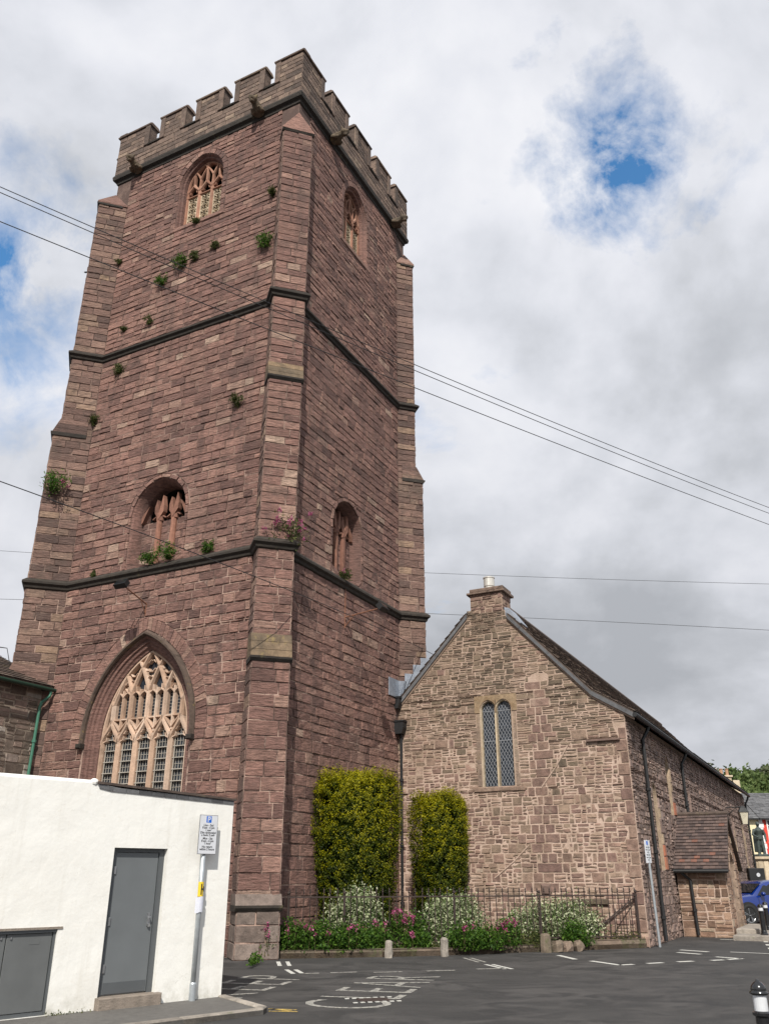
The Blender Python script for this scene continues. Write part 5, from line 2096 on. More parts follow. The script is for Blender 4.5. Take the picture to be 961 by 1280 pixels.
# wall face with the door recess and cabinet recess cut out
DU0, DU1, DV0, DV1 = -1.87, -1.06, 0.19, 1.95
CU0, CU1, CV0, CV1 = -3.75, -2.51, 0.06, 0.99
us = sorted({WL, -6.5, -5.5, -4.6, CU0, -3.2, CU1, -2.2, DU0, -1.5, DU1, -0.7, -0.35, 0.0})
m_ = MB()
t0 = (0.5, 0.5, 0.5)
for a, b in zip(us[:-1], us[1:]):
    segs = [(0.0, None)]
    if a >= DU0 - 1e-6 and b <= DU1 + 1e-6:
        segs = [(DV1, None), (0.0, 0.02)]
    elif a >= CU0 - 1e-6 and b <= CU1 + 1e-6:
        segs = [(CV1, None), (0.0, CV0)]
    for lo, hi in segs:
        m_.add([FW.P(a, lo), FW.P(b, lo), FW.P(b, wtop(b) if hi is None else hi), FW.P(a, wtop(a) if hi is None else hi)], [(0, 1, 2, 3)], t0)
for (u0, u1, v0, v1) in ((DU0, DU1, 0.02, DV1), (CU0, CU1, CV0, CV1)):
    dpt = -0.12 if u1 > -2 else -0.07
    m_.add([FW.P(u0, v0), FW.P(u1, v0), FW.P(u1, v1), FW.P(u0, v1), FW.P(u0, v0, dpt), FW.P(u1, v0, dpt), FW.P(u1, v1, dpt), FW.P(u0, v1, dpt)],
           [(0, 4, 7, 3), (1, 2, 6, 5), (2, 3, 7, 6), (4, 5, 6, 7), (0, 1, 5, 4)], t0)
dep = 3.6
bk = [FW.P(0, 0, -dep), FW.P(WL, 0, -dep), FW.P(WL, 2.75, -dep), FW.P(0, 2.62, -dep)]
m_.add([FW.P(0, 0), bk[0], bk[3], FW.P(0, wtop(0)), bk[1], bk[2], FW.P(WL, 0), FW.P(WL, wtop(WL))], [(0, 1, 2, 3), (1, 4, 5, 2), (4, 6, 7, 5)], t0)
m_.build('wall', 'white_render', wb)
m_ = MB()
m_.add([FW.P(WL, wtop(WL) - .03, -.02), FW.P(-2.2, wtop(-2.2) - .03, -.02), FW.P(0, wtop(0) - .03, -.02), FW.P(0, 2.60, -dep), FW.P(WL, 2.70, -dep)], [(0, 1, 2, 3, 4)])
m_.build('roof', 'slate', wb)
# rounded raised render band on the left, slate-edged coping on the right
m_ = MB()
m_.tube([FW.P(WL, 2.752, -0.05), FW.P(-2.24, 2.748, -0.05), FW.P(-2.17, 2.73, -0.05)], 0.045, 8, t0)
m_.ball(FW.P(-2.27, 2.765, -0.03), 0.06, 0.06, 0.05, 8, 6, t0)
m_.build('parapet_roll', 'white_render', wb)
for k in range(11):
    a, b = -2.2 + k * 0.2, -2.2 + (k + 1) * 0.2 - 0.006
    m_ = MB()
    m_.prism(FW, [(a, wtop(a) - 0.055), (b, wtop(b) - 0.055), (b, wtop(b) - .004), (a, wtop(a) - .004)], -0.10, 0.012 + R.uniform(0, .004))
    m_.build('coping_slate', 'slate', wb)
m_ = MB()
m_.prism(FW, [(-2.24, wtop(-2.24) + .0), (0.03, wtop(0.03) + .0), (0.03, wtop(0.03) + 0.03), (-1.2, wtop(-1.2) + .045), (-2.24, wtop(-2.24) + 0.03)], -0.3, 0.03)
m_.build('coping_cap', 'roof_slab', wb)
m_ = MB()
dpt = -0.12
m_.box(FW, DU0 - 0.0, DU0 + 0.08, DV0, DV1 - 0.0, dpt + .002, dpt + 0.05)
m_.box(FW, DU1 - 0.08, DU1 - 0.0, DV0, DV1, dpt + .002, dpt + 0.05)
m_.box(FW, DU0 + .08, DU1 - .08, DV1 - 0.05, DV1, dpt + .002, dpt + 0.05)
dw = m_.build('door_frame', 'grey_frame', wb)
df = MB()
df.box(FW, DU0 + 0.083, DU1 - 0.083, DV0 + 0.01, DV1 - 0.055, dpt + 0.002, dpt + 0.038, bev=.006)
dd = df.build('door', 'grey_door', wb)
h_ = MB()
h_.box(FW, DU1 - 0.17, DU1 - 0.13, 0.98, 1.14, dpt + 0.036, dpt + 0.046)
h_.tube([FW.P(DU1 - 0.15, 1.09, dpt + .04), FW.P(DU1 - 0.15, 1.09, dpt + .09), FW.P(DU1 - 0.20, 1.085, dpt + .095)], 0.009, 6)
h_.lathe(FW.P(DU1 - 0.15, 0.99, dpt + .06), [(0.017, -0.02), (0.017, 0.02)], 8)
h_.build('handle', 'steel', dd)
for z_ in (0.45, 1.0, 1.62):
    MB().box(FW, DU0 + .066, DU0 + .10, z_, z_ + .1, dpt + .036, dpt + .054, bev=.003).build('hinge', 'steel', dd)
MB().box(FW, DU0 + 0.10, DU1 - 0.10, DV0 + .02, DV0 + .15, dpt + .038, dpt + .041, bev=.001).build('kick_plate', 'grey_frame', dd)
MB().box(FW, DU0 - 0.03, DU1 + 0.06, 0.0, DV0, dpt, 0.10, bev=.012).build('door_step', 'concrete_step', wb)
c_ = MB()
c_.box(FW, CU0, CU1, CV1 - 0.03, CV1 + 0.0, -0.068, -0.01)
c_.box(FW, CU1 - 0.035, CU1, CV0, CV1 - .03, -0.068, -0.03)
c_.box(FW, CU0, CU1 - .035, CV0, CV0 + .04, -0.068, -0.025)
c_.build('cabinet_frame', 'grey_frame', wb)
for a, b in ((CU0 + .01, -3.125), (-3.115, CU1 - 0.04)):
    q = MB()
    q.box(FW, a, b, CV0 + .045, CV1 - 0.035, -0.068, -0.04, bev=.006)
    o = q.build('cabinet_door', 'cabinet_grey', wb)
    z_ = MB()
    z_.box(FW, (a + b) / 2 + .0, (a + b) / 2 + .13, 0.83, 0.89, -0.041, -0.037, bev=.001)
    z_.build('vent_plate', 'cabinet_grey', o)
    z_ = MB()
    z_.lathe(FW.P(b - 0.06 if b < -3 else a + .05, CV1 - 0.08, -0.035), [(0.012, -0.012), (0.012, 0.012)], 8)
    z_.build('lock', 'steel', o)
m_ = MB()
m_.prism(FW, [(CU0 - .03, CV1 + .005), (CU1 + 0.06, CV1 + .005), (CU1 + 0.06, CV1 + .03), (CU0 - .03, CV1 + .03)], -0.05, 0.012)
m_.build('lintel_edge', 'concrete_step', wb)

# parking sign by the wall
sp = thing('parking_sign', tuple(FW.P(-0.53, 0, 0.09)), 'grey pole carrying a white parking sign with blue P against the white wall', 'parking sign')
MB().tube([FW.P(-0.53, 0.04, 0.09), FW.P(-0.53, 2.36, 0.09)], 0.036, 14).build('pole', 'galvanised', sp, smooth=True)
MB().lathe(FW.P(-0.53, 0.055, 0.09), [(0.045, 0), (0.045, 0.20), (0.037, 0.22)], 14).build('base_sleeve', 'galvanised', sp)
f2 = FW.off(0.135)
m_ = MB()
m_.box(f2, -0.665, -0.355, 1.885, 2.415, 0, 0.006, bev=.002)
pl = m_.build('plate', 'sign_grey', sp)
MB().box(f2, -0.658, -0.362, 1.892, 2.408, 0.0055, 0.0075).build('plate_face', 'white_plastic', pl)
MB().box(f2, -0.553, -0.467, 2.31, 2.398, 0.0070, 0.0085).build('blue_square', 'sign_blue', pl)
text_part('P', 0.105, f2, -0.51, 2.318, 0.0086, 'white_plastic', pl, bold=0.002)
yy = 2.262
for ln in ('Llun - Sad', '8 am - 6 pm', '1 awr', 'Dim dychwelyd', 'o fewn 2 awr', '', 'Mon - Sat', '8 am - 6 pm', '1 hour', '', 'No return', 'within 2 hours'):
    if ln:
        text_part(ln, 0.042, f2, -0.51, yy, 0.0078, 'sign_black', pl, bold=0.0006)
        yy -= 0.0335
    else:
        yy -= 0.011
MB().box(FW, -0.37, -0.335, 2.12, 2.26, 0.02, 0.13, bev=.01).build('fixing_box', 'pot_white', sp)
yp = MB()
for k in range(6):
    a0, a1 = -1.9 + k * 0.52, -1.9 + (k + 1) * 0.52
P = []
m_ = MB()
n = 8
ring = []
for k in range(n + 1):
    a = math.pi * (0.0 + k / n) - 0.0
    ring.append((-0.53 - math.cos(a) * 0.041, 0.09 + math.sin(a) * 0.041))
V = [FW.P(u, v, d) for v in (1.335, 1.525) for u, d in ring]
m_.add(V, [(i, i + 1, n + 2 + i, n + 1 + i) for i in range(n)])
m_.build('yellow_marker', 'sign_yellow', sp)
f3 = FW.off(0.1335)
m_ = MB()
for a, b, c, d in ((-0.548, -0.535, 1.36, 1.50), (-0.535, -0.508, 1.424, 1.440), (-0.512, -0.501, 1.40, 1.465)):
    m_.box(f3, a, b, c, d, -0.006, 0.0008)
m_.build('letter_h', 'sign_black', sp)
m_ = MB()
n = 8
ring = []
for k in range(n + 1):
    a = math.pi * (k / n)
    ring.append((-0.53 - math.cos(a) * 0.055 * (1.25 if k < 2 else 1.0), 0.09 + math.sin(a) * 0.048))
V = [FW.P(u + (0.004 if v > 1.25 else 0), v + (0.012 if 2 < i < 6 else 0), d) for v in (1.125, 1.23, 1.325) for i, (u, d) in enumerate(ring)]
m_.add(V, [(j * (n + 1) + i, j * (n + 1) + i + 1, (j + 1) * (n + 1) + i + 1, (j + 1) * (n + 1) + i) for j in range(2) for i in range(n)])
tagged(m_.build('paper_notice', 'paper', origin=FW.P(-.53, 1.2, .09)), 'crumpled white paper notice taped round the parking sign pole', 'notice')

# second, distant parking pole
sp2 = thing('parking_sign', (6.74, 23.18, 0), 'slender grey pole with small white and blue parking plate by the church corner', 'parking sign')
MB().tube([(6.74, 23.18, 0), (6.70, 23.18, 2.45)], 0.032, 8).build('pole', 'galvanised', sp2)
fs2 = Fr((6.66, 23.12, 0), (0.70, 0.71, 0))
MB().box(fs2, -0.08, 0.18, 1.90, 2.44, 0, 0.012, bev=.003).build('plate', 'white_plastic', sp2)
MB().box(fs2, 0.005, 0.095, 2.33, 2.42, 0.012, 0.015).build('blue_square', 'sign_blue', sp2)
yy = 2.26
for ln in ('Llun - Sad', '8 am - 6 pm', '1 awr', 'Mon - Sat', '8 am - 6 pm', '1 hour'):
    text_part(ln, 0.045, fs2, 0.05, yy, 0.013, 'sign_black', sp2, bold=0.0008)
    yy -= 0.06

# ================================================================= FLOODLIGHTS
def floodlight(fr, u, v, out, rise, label, lug):
    t_ = thing('floodlight', tuple(fr.P(u, v, 0)), label, 'floodlight')
    m_ = MB()
    m_.tube([fr.P(u, v, 0.02), fr.P(u, v + rise, out)], 0.018, 6)
    m_.tube([fr.P(u, v - 0.28, 0.02), fr.P(u, v + rise * 0.28, out * 0.28)], 0.014, 6)
    m_.tube([fr.P(u, v - 0.32, 0.03), fr.P(u, v + lug, 0.03)], 0.016, 6)
    m_.build('bracket', 'rust_arm', t_)
    f_ = Fr(fr.P(u, v + rise, out), fr.U, (Z * 0.8 - fr.N * 0.6))
    m_ = MB()
    m_.prism(f_, [(-0.20, -0.10), (0.20, -0.10), (0.17, 0.10), (-0.17, 0.10)], -0.06, 0.09)
    m_.build('lamp_housing', 'black_iron', t_)
    MB().box(f_, -0.17, 0.17, -0.075, 0.08, 0.09, 0.10, bev=.004).build('lamp_glass', 'car_glass', t_)


floodlight(FA, -4.08, 8.32, 1.0, 0.28, 'black floodlight on a thin arm above the great window', 0.04)
floodlight(FB, 3.53, 8.33, 1.2, 0.12, 'black floodlight on a rusty arm on the right-hand tower face', 0.85)

# ================================================================= WIRES
def wire(p0, p1, p2, r, label, cat='wire', grp=None):
    p0, p1, p2 = Vector(p0), Vector(p1), Vector(p2)
    L1, L2 = (p1 - p0).length, (p2 - p1).length
    tm = L1 / (L1 + L2)
    P = []
    for i in range(-6, 43):
        t = i / 36
        a = (t - tm) * (t - 1) / (tm * 1.0)
        b = t * (t - 1) / (tm * (tm - 1))
        c = t * (t - tm) / (1 - tm)
        P.append(p0 * a + p1 * b + p2 * c)
    m_ = MB()
    m_.tube(P, r, 5)
    tagged(m_.build('overhead_wire', 'wire', origin=p0), label, cat, grp)


wire((-9.49, 14, 15.93), (0.77, 19.0, 14.08), (16.03, 30, 14.25), 0.0105, 'topmost overhead cable crossing the upper tower')
wire((-9.46, 14, 15.77), (0.77, 19.0, 13.90), (15.99, 30, 14.01), 0.0105, 'overhead cable running just under the topmost one')
wire((-8.62, 13, 13.95), (0.78, 18.0, 12.72), (15.37, 29, 13.15), 0.0105, 'overhead cable crossing the tower at the middle string course')
wire((-7.44, 13, 8.11), (-2.9, 18.6, 7.95), (1.2, 26.4, 8.25), 0.010, 'low cable crossing the tower in front of the great window stage')
wire((-31.65, 60, 24.46), (2.97, 60.0, 22.53), (31.03, 60, 21.58), 0.015, 'faint distant cable passing above the chimney')
wire((-28.3, 55, 18.95), (2.73, 55.0, 17.88), (27.79, 55, 16.6), 0.015, 'faint distant cable passing behind the chimney')
m_ = MB()
m_.ball((-17.58, 40, 34.25), 0.10, 0.06, 0.05, 6, 5)
m_.add([(-17.58, 40, 34.27), (-17.80, 40.1, 34.36), (-17.70, 39.95, 34.22), (-17.36, 39.9, 34.36), (-17.45, 40.05, 34.22)], [(0, 1, 2), (0, 4, 3)])
tagged(m_.build('flying_bird', 'bird', origin=(-17.58, 40, 34.25)), 'tiny dark bird flying left of the tower', 'bird')

# ================================================================= PLANTS GROWING ON THE TOWER
def wall_plant(fr, u, v, r, label, mat='olive_leaf', flowers=0, n=None, drop=0.15, cat='wall plant'):
    c = fr.P(u, v, r * 0.55)
    t_ = thing('wall_plant', tuple(fr.P(u, v, 0)), label, cat, 'plants rooted in the tower masonry')
    sx_, sz_ = R.uniform(0.8, 1.25), R.uniform(0.6, 1.0)
    kk, _ = blob_pts(c, (r * sx_, r * 0.8, r * sz_), 9, 0.3)
    P = (kk[:, None, :] + NR.normal(size=(9, (n or int(200 + 1100 * r)) // 9, 3)) * r * 0.26).reshape(-1, 3)
    P2, d2 = blob_pts(fr.P(u, v - r * 0.5, r * 0.35), (r * 0.5, r * 0.45, r * 0.5), 60, 0.3)
    P = np.concatenate([P, P2])
    leaves('foliage', mat, P, 0.040 + 0.03 * r, t_, asp=0.26)
    m_ = MB()
    for k in range(6):
        a = R.uniform(0, 6.28)
        m_.tube([fr.P(u, v, 0.0), fr.P(u + math.cos(a) * r * .5, v + abs(math.sin(a)) * r * .5, r * .5), fr.P(u + math.cos(a) * r * .9, v + math.sin(a) * r * .75, r * .9)], [0.008, 0.006, 0.003], 4)
    m_.build('stem', 'stem', t_)
    if flowers:
        Pf = []
        for k in range(flowers):
            q = np.array(c) + NR.normal(size=3) * np.array((r, r * .9, r * 0.5)) * 0.75 + np.array((0, 0, r * 0.15))
            Pf.append(q + NR.normal(size=(26, 3)) * 0.032)
        leaves('flowers', 'pink_petal', np.concatenate(Pf), 0.02, t_, asp=0.8, kind='stuff')


for (u, v, r, lb_) in ((-0.78, 21.31, 0.17, 'small dark fern on the tower near the top of the corner buttress'),
                       (-0.90, 19.40, 0.27, 'bushy green tuft beside the corner buttress in the top stage'),
                       (-4.20, 19.86, 0.27, 'larger left-hand green tuft high under the belfry window'),
                       (-3.72, 19.92, 0.17, 'small green tuft just right of the tuft under the belfry window'),
                       (-4.98, 19.40, 0.22, 'loose green tuft lower left of the belfry window'),
                       (-2.93, 20.04, 0.14, 'small green sprig right below the belfry window'),
                       (-3.81, 21.42, 0.12, 'yellow-green sprig on the sill of the belfry window'),
                       (-7.1, 21.0, 0.13, 'tiny fern high in the left inner angle of the tower'),
                       (-5.34, 17.98, 0.15, 'small green sprig above the left part of the middle string course'),
                       (-6.42, 18.0, 0.10, 'tiny sparse sprig left of its neighbour above the middle string course'),
                       (-6.34, 16.42, 0.20, 'green tuft just below the left end of the middle string course'),
                       (-7.12, 14.75, 0.20, 'round dark green tuft in the left buttress angle'),
                       (-1.49, 13.93, 0.20, 'pointed green tuft right of centre in the middle stage'),
                       (-4.04, 9.62, 0.24, 'leafy tuft on the string course left under the broken window'),
                       (-3.42, 9.70, 0.26, 'taller leafy tuft on the string course right under the broken window'),
                       (-2.10, 9.60, 0.17, 'small grassy tuft on the string course right of the broken window'),
                       (-6.2, 9.5, 0.10, 'low mossy tuft on the string course at the left')):
    wall_plant(FA, u, v, r, lb_, 'green_leaf' if u > -6 and v < 10 or r > .21 else 'olive_leaf')
c3 = Vector((-TW, 0))
fl3 = Fr(CW(-TW + rr * BW / 2, -rr * BW / 2), LX * rr + LY * rr)
wall_plant(fl3, -0.35, 12.45, 0.40, 'large green clump with pinkish flowers on the left buttress', 'green_leaf', 3, 700)
wall_plant(FB, 0.18, 9.72, 0.52, 'large pink flowering valerian on the string course at the tower corner', 'olive_leaf', 24, 650)
wall_plant(FB, 3.3, 9.55, 0.20, 'small valerian with pink bloom under the right-hand broken window', 'olive_leaf', 2)

# ================================================================= GARDEN BED, RAILINGS
bed = [(-2.20, 20.02), (-0.05, 20.42), (1.22, 20.78), (3.70, 21.85), (6.35, 22.95)]
wl = [CW(6.75, 6.88), CW(0.03, 6.88), CW(0.03, 0.5)]
poly = bed + [(p.x, p.y) for p in wl]
m_ = MB()
m_.prism(F3, poly, -0.01, 0.10)
m_.build('flower_bed', 'soil', kind='structure')
kb = thing('bed_kerb', (1.2, 20.7, 0), 'low mossy brown stone kerb along the railed garden', 'kerb')
for i in range(len(bed) - 1):
    a, b = Vector((*bed[i], 0)), Vector((*bed[i + 1], 0))
    h_ = 0.15 if i < 3 else 0.20
    kerb_run([a, b], -0.18, h_, kb, 'bed_kerb', 0.75)

RA, RBp = Vector((-2.15, 20.60, 0)), Vector((6.25, 23.0, 0))
rail = thing('iron_railing', tuple(RA), 'rusty iron spearhead railing in front of the shrubs', 'railing')
rd = (RBp - RA)
RLn = rd.length
rd.normalize()
FRL = Fr(RA, rd)
proto = None
nb = 57
for i in range(nb):
    u = 0.05 + i * (RLn - 0.1) / (nb - 1)
    if proto is None:
        m_ = MB()
        m_.tube([(0, 0, 0.05), (0, 0, 1.24)], 0.0115, 6)
        m_.lathe((0, 0, 1.24), [(0.012, 0), (0.024, 0.022), (0.010, 0.04), (0.018, 0.055), (0.013, 0.085), (0.001, 0.115)], 6)
        proto = m_.build('bar', 'rusty_iron', rail, origin=None)
        me = proto.data
        V = np.zeros(len(me.vertices) * 3)
        me.vertices.foreach_get('co', V)
        V = V.reshape(-1, 3) + np.array(WLOC[rail.name])
        me.vertices.foreach_set('co', V.ravel())
        o = proto
    else:
        o = proto.copy()
        COL.objects.link(o)
        o.parent = rail
    o.location = FRL.P(u, 0, 0) - RA
    o.rotation_euler = (R.gauss(0, 0.006), R.gauss(0, 0.006), 0)
for z_ in (0.24, 1.15):
    m_ = MB()
    m_.box(FRL, 0, RLn, z_, z_ + 0.028, -0.022, 0.022)
    m_.build('rail', 'rusty_iron', rail)
for u in (0.02, 1.3, 3.93, 6.1, RLn - 0.02):
    m_ = MB()
    m_.tube([FRL.P(u, 0, 0), FRL.P(u, 1.2, 0)], 0.024, 8)
    m_.ball(FRL.P(u, 1.25, 0), 0.036, 0.036, 0.04, 8, 6)
    m_.build('post', 'rusty_iron', rail)
m_ = MB()
m_.tube([FRL.P(RLn - 0.05, 1.12, -0.02), FRL.P(RLn - 1.25, 0.35, -0.06)], 0.016, 6)
m_.build('raking_stay', 'rusty_iron', rail)

# stubby guard stones
for (x, y, h, r, lb_) in ((0.09, 20.22, 0.33, 0.085, 'left grey guard stone at the edge of the flower bed'),
                          (1.30, 20.55, 0.36, 0.09, 'second grey guard stone, taller and nearer the middle of the bed'),
                          (3.68, 21.62, 0.38, 0.13, 'rough brown guard stone in front of the largest pale shrub')):
    m_ = MB()
    P = []
    n = 9
    rings = [(1.0, 0), (1.02, h * .3), (0.97, h * .7), (0.92, h * .9), (0.7, h), (0.3, h * 1.02)]
    m_.lathe((x, y, 0), [(r * a, b) for a, b in rings], n)
    m_.v = [(vx + R.uniform(-.008, .008), vy + R.uniform(-.008, .008), vz + R.uniform(-.006, .006)) for vx, vy, vz in m_.v]
    tagged(m_.build('guard_stone', 'kerb_stone' if x < 3 else 'bed_kerb', origin=(x, y, 0)), lb_, 'guard stone', 'short stones along the flower bed')
for k, (x, y, r) in enumerate(((3.98, 21.72, 0.13), (4.22, 21.84, 0.14), (4.5, 21.98, 0.12))):
    m_ = MB()
    m_.lathe((x, y, 0.0), [(r, 0), (r * 1.03, .10), (r * .9, .18), (r * .55, .225)], 6)
    m_.v = [(vx + R.uniform(-.03, .03), vy + R.uniform(-.03, .03), vz + R.uniform(-.02, .02)) for vx, vy, vz in m_.v]
    tagged(m_.build('rough_stone', 'bed_kerb', origin=(x, y, 0)), ('rough dark stone right beside the brown guard stone', 'middle rough stone of the three by the pale shrub', 'rightmost rough stone of the three by the pale shrub')[k], 'stone', 'rough stones at the kerb')


# ---- clipped golden yews: flat-topped columns, wider at the head
def yew(cx, cy, z0, z1, rb, rt, n_cl, label, squash=0.85, seed=1):
    rg = np.random.default_rng(seed)
    t_ = thing('yew_bush', (cx, cy, 0), label, 'yew')
    H = z1 - z0
    vx_, vy_ = 0.95, 0.3
    # section radius grows upwards, with lobes
    def rad_(a, h):
        lob = 1 + 0.08 * np.sin(3 * a + seed) + 0.035 * np.sin(17 * a + 3 * h) + 0.06 * np.sin(5 * a + 2 * seed + 2.2 * h) + 0.03 * np.sin(11 * a + 7 * h)
        base = rb + (rt - rb) * np.clip((h - 0.12) / 0.55, 0, 1) ** 0.8
        base = base * np.clip(1.0 - 0.20 * np.clip((h - 0.90) / 0.10, 0, 1) ** 2, 0, 1)
        return base * lob
    a = rg.uniform(0, 2 * np.pi, n_cl)
    h = rg.uniform(0, 1, n_cl)
    top = rg.random(n_cl) < 0.22
    k = np.where(top, np.sqrt(rg.random(n_cl)), 1.0)
    r = rad_(a, np.where(top, 0.95, h)) * k
    zz = np.where(top, z1 + 0.02 + rg.normal(size=n_cl) * 0.06 + 0.12 * np.sin(3.1 * a + seed) * k - 0.13 * k ** 6 + 0.07 * np.sin(9 * a * k + seed), z0 + h * H * 0.985)
    C0 = np.stack([cx + r * np.cos(a) * 1.0, cy + r * np.sin(a) * squash, zz], 1)
    nrm = np.stack([np.cos(a), np.sin(a), np.where(top, 2.0, 0.25)], 1)
    nrm /= np.linalg.norm(nrm, axis=1)[:, None]
    per = 44
    up = np.array((0, 0, 1.0))
    g = rg.random((n_cl, per, 1))
    spray = up * 0.8 + nrm[:, None, :] * 0.55
    P = C0[:, None, :] + spray * (g - 0.45) * 0.20 - nrm[:, None, :] * (0.16 * rg.random((n_cl, per, 1)) ** 2) + rg.normal(size=(n_cl, per, 3)) * np.array((0.035, 0.035, 0.03))
    cl = rg.random((n_cl, 1))
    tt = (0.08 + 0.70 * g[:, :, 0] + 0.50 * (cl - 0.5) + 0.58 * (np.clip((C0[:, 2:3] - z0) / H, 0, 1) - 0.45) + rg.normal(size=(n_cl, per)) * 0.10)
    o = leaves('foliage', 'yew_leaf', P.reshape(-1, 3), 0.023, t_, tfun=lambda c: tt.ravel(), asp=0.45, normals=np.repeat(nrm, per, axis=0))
    # solid near-black core: the shade inside the bush painted in, blocks see-through
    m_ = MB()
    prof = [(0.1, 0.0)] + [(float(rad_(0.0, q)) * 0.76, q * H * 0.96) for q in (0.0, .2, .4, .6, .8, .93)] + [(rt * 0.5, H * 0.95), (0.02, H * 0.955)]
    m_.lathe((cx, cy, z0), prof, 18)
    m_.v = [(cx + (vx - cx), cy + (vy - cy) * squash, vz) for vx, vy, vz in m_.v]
    m_.build('dark_core', 'core_dark', t_)
    m_ = MB()
    for k_ in range(5):
        b = k_ * 1.3 + seed
        m_.tube([(cx + 0.10 * math.cos(b), cy + 0.1 * math.sin(b), 0.08), (cx + rb * .5 * math.cos(b), cy + rb * .4 * math.sin(b), z0 + 0.35), (cx + rb * .6 * math.cos(b), cy + rb * .5 * math.sin(b), z0 + 0.9)], [0.06, 0.045, 0.03], 6)
    m_.build('trunk', 'bark', t_)


yew(-0.72, 22.35, 0.62, 3.83, 0.84, 1.04, 2600, 'larger golden-green clipped yew against the tower wall', 0.72, 3)
yew(1.50, 24.05, 0.72, 3.47, 0.60, 0.73, 1700, 'narrower golden-green clipped yew in front of the gable', 0.8, 5)


def shrub(name, label, c, r, mat, n, size, flowers=0, cat='shrub', group=None, fsize=0.022, pale=None, asp=0.45, spires=False, fmat='pink_petal'):
    c = np.array(c, float)
    t_ = thing(name, (c[0], c[1], 0.08), label, cat, group)
    r = np.array(r, float)
    ncl = max(14, n // 26)
    K_, dn = blob_pts(c, r, ncl, 0.55)
    K_ = K_[K_[:, 2] > 0.12]
    per = max(6, n // len(K_))
    P = (K_[:, None, :] + NR.normal(size=(len(K_), per, 3)) * (0.055 + 0.10 * r.mean())).reshape(-1, 3)
    P = P[P[:, 2] > 0.10]
    leaves('foliage', mat, P, size, t_, asp=asp)
    m_ = MB()
    for k in range(8):
        q = K_[R.randrange(len(K_))]
        m_.tube([(c[0] + R.uniform(-.1, .1), c[1] + R.uniform(-.1, .1), 0.08), ((c[0] + q[0]) / 2, (c[1] + q[1]) / 2, (0.1 + q[2]) / 2 + .05), tuple(q)], [0.012, 0.009, 0.005], 5)
    m_.build('stem', 'stem', t_)
    if flowers:
        F_, S_ = [], MB()
        for k in range(flowers):
            a = R.uniform(0, 6.28)
            q = np.array((c[0] + math.cos(a) * r[0] * R.uniform(.2, 1), c[1] + math.sin(a) * r[1] * R.uniform(.2, 1) - 0.08, c[2] + r[2] * R.uniform(0.45, 1.12)))
            F_.append(q + NR.normal(size=(20, 3)) * np.array((0.026, 0.026, 0.036)))
            S_.tube([(q[0] * .9 + c[0] * .1, q[1] * .9 + c[1] * .1, max(0.15, q[2] - 0.4)), tuple(q)], 0.005, 4)
        leaves('flower_heads', fmat, np.concatenate(F_), fsize, t_, asp=0.8, kind='stuff')
        K(S_.build('flower_stalks', 'stem', t_), kind='stuff')
    return t_


shrub('variegated_shrub', 'tall pale variegated shrub in front of the larger yew', (-0.68, 21.58, 0.70), (0.64, 0.36, 0.60), 'variegated_leaf', 9000, 0.030, group='pale variegated shrubs')
shrub('variegated_shrub', 'rounded pale variegated shrub in front of the narrower yew', (1.66, 22.15, 0.64), (0.72, 0.38, 0.52), 'variegated_leaf', 9500, 0.030, group='pale variegated shrubs')
shrub('variegated_shrub', 'widest pale variegated shrub behind the right half of the railing', (4.16, 22.85, 0.52), (1.18, 0.36, 0.50), 'variegated_leaf', 15000, 0.031, group='pale variegated shrubs')
vg_ = 'green valerian clumps with pink flowers'
for (x, y, z_, rx, ry, rz, n, fl, lb_) in (
        (-1.98, 20.32, 0.38, 0.42, 0.26, 0.36, 2400, 10, 'leafy valerian with bright pink heads at the foot of the tower buttress'),
        (-1.35, 20.45, 0.36, 0.42, 0.26, 0.32, 2300, 6, 'leafy valerian with pink heads, second from the tower buttress'),
        (-0.72, 20.55, 0.34, 0.40, 0.26, 0.32, 2300, 5, 'low valerian before the tallest pale shrub'),
        (-0.20, 20.9, 0.36, 0.34, 0.24, 0.34, 1500, 5, 'valerian with pink heads left of the first guard stone'),
        (0.55, 21.25, 0.50, 0.42, 0.3, 0.46, 1700, 14, 'tall thin valerian with many dull pink heads between the two yews'),
        (0.72, 20.9, 0.26, 0.34, 0.2, 0.22, 1200, 3, 'low green valerian between the two taller guard stones'),
        (1.75, 20.95, 0.34, 0.36, 0.24, 0.32, 1900, 4, 'leafy valerian just right of the second guard stone'),
        (2.35, 21.2, 0.32, 0.36, 0.24, 0.30, 1900, 5, 'bushy valerian left of the tall pink spires'),
        (2.85, 21.55, 0.42, 0.26, 0.22, 0.40, 1000, 9, 'valerian with tall magenta spires beside the railing post'),
        (4.50, 22.2, 0.30, 0.28, 0.20, 0.32, 1500, 0, 'bright green leafy plant in front of the widest pale shrub')):
    shrub('flowering_plant', lb_, (x, y, z_ * 0.9), (rx, ry, rz * 0.86), 'green_leaf', n, 0.036, fl, 'flowering plant' if fl else 'leafy plant', vg_ if fl else None)
shrub('low_weeds', 'low yellow-green weeds right of the magenta spires', (3.25, 21.85, 0.20), (0.55, 0.2, 0.14), 'olive_leaf', 1500, 0.03, 0, 'weeds')
shrub('low_weeds', 'low dry weeds at the right-hand end of the railing', (5.75, 22.95, 0.22), (0.55, 0.12, 0.10), 'olive_leaf', 900, 0.022, 0, 'weeds')
shrub('pink_spires', 'slender pink flower stems leaning on the pale foot of the tower buttress', (-2.48, 19.75, 0.36), (0.10, 0.08, 0.26), 'green_leaf', 160, 0.025, 4, 'flowering plant')
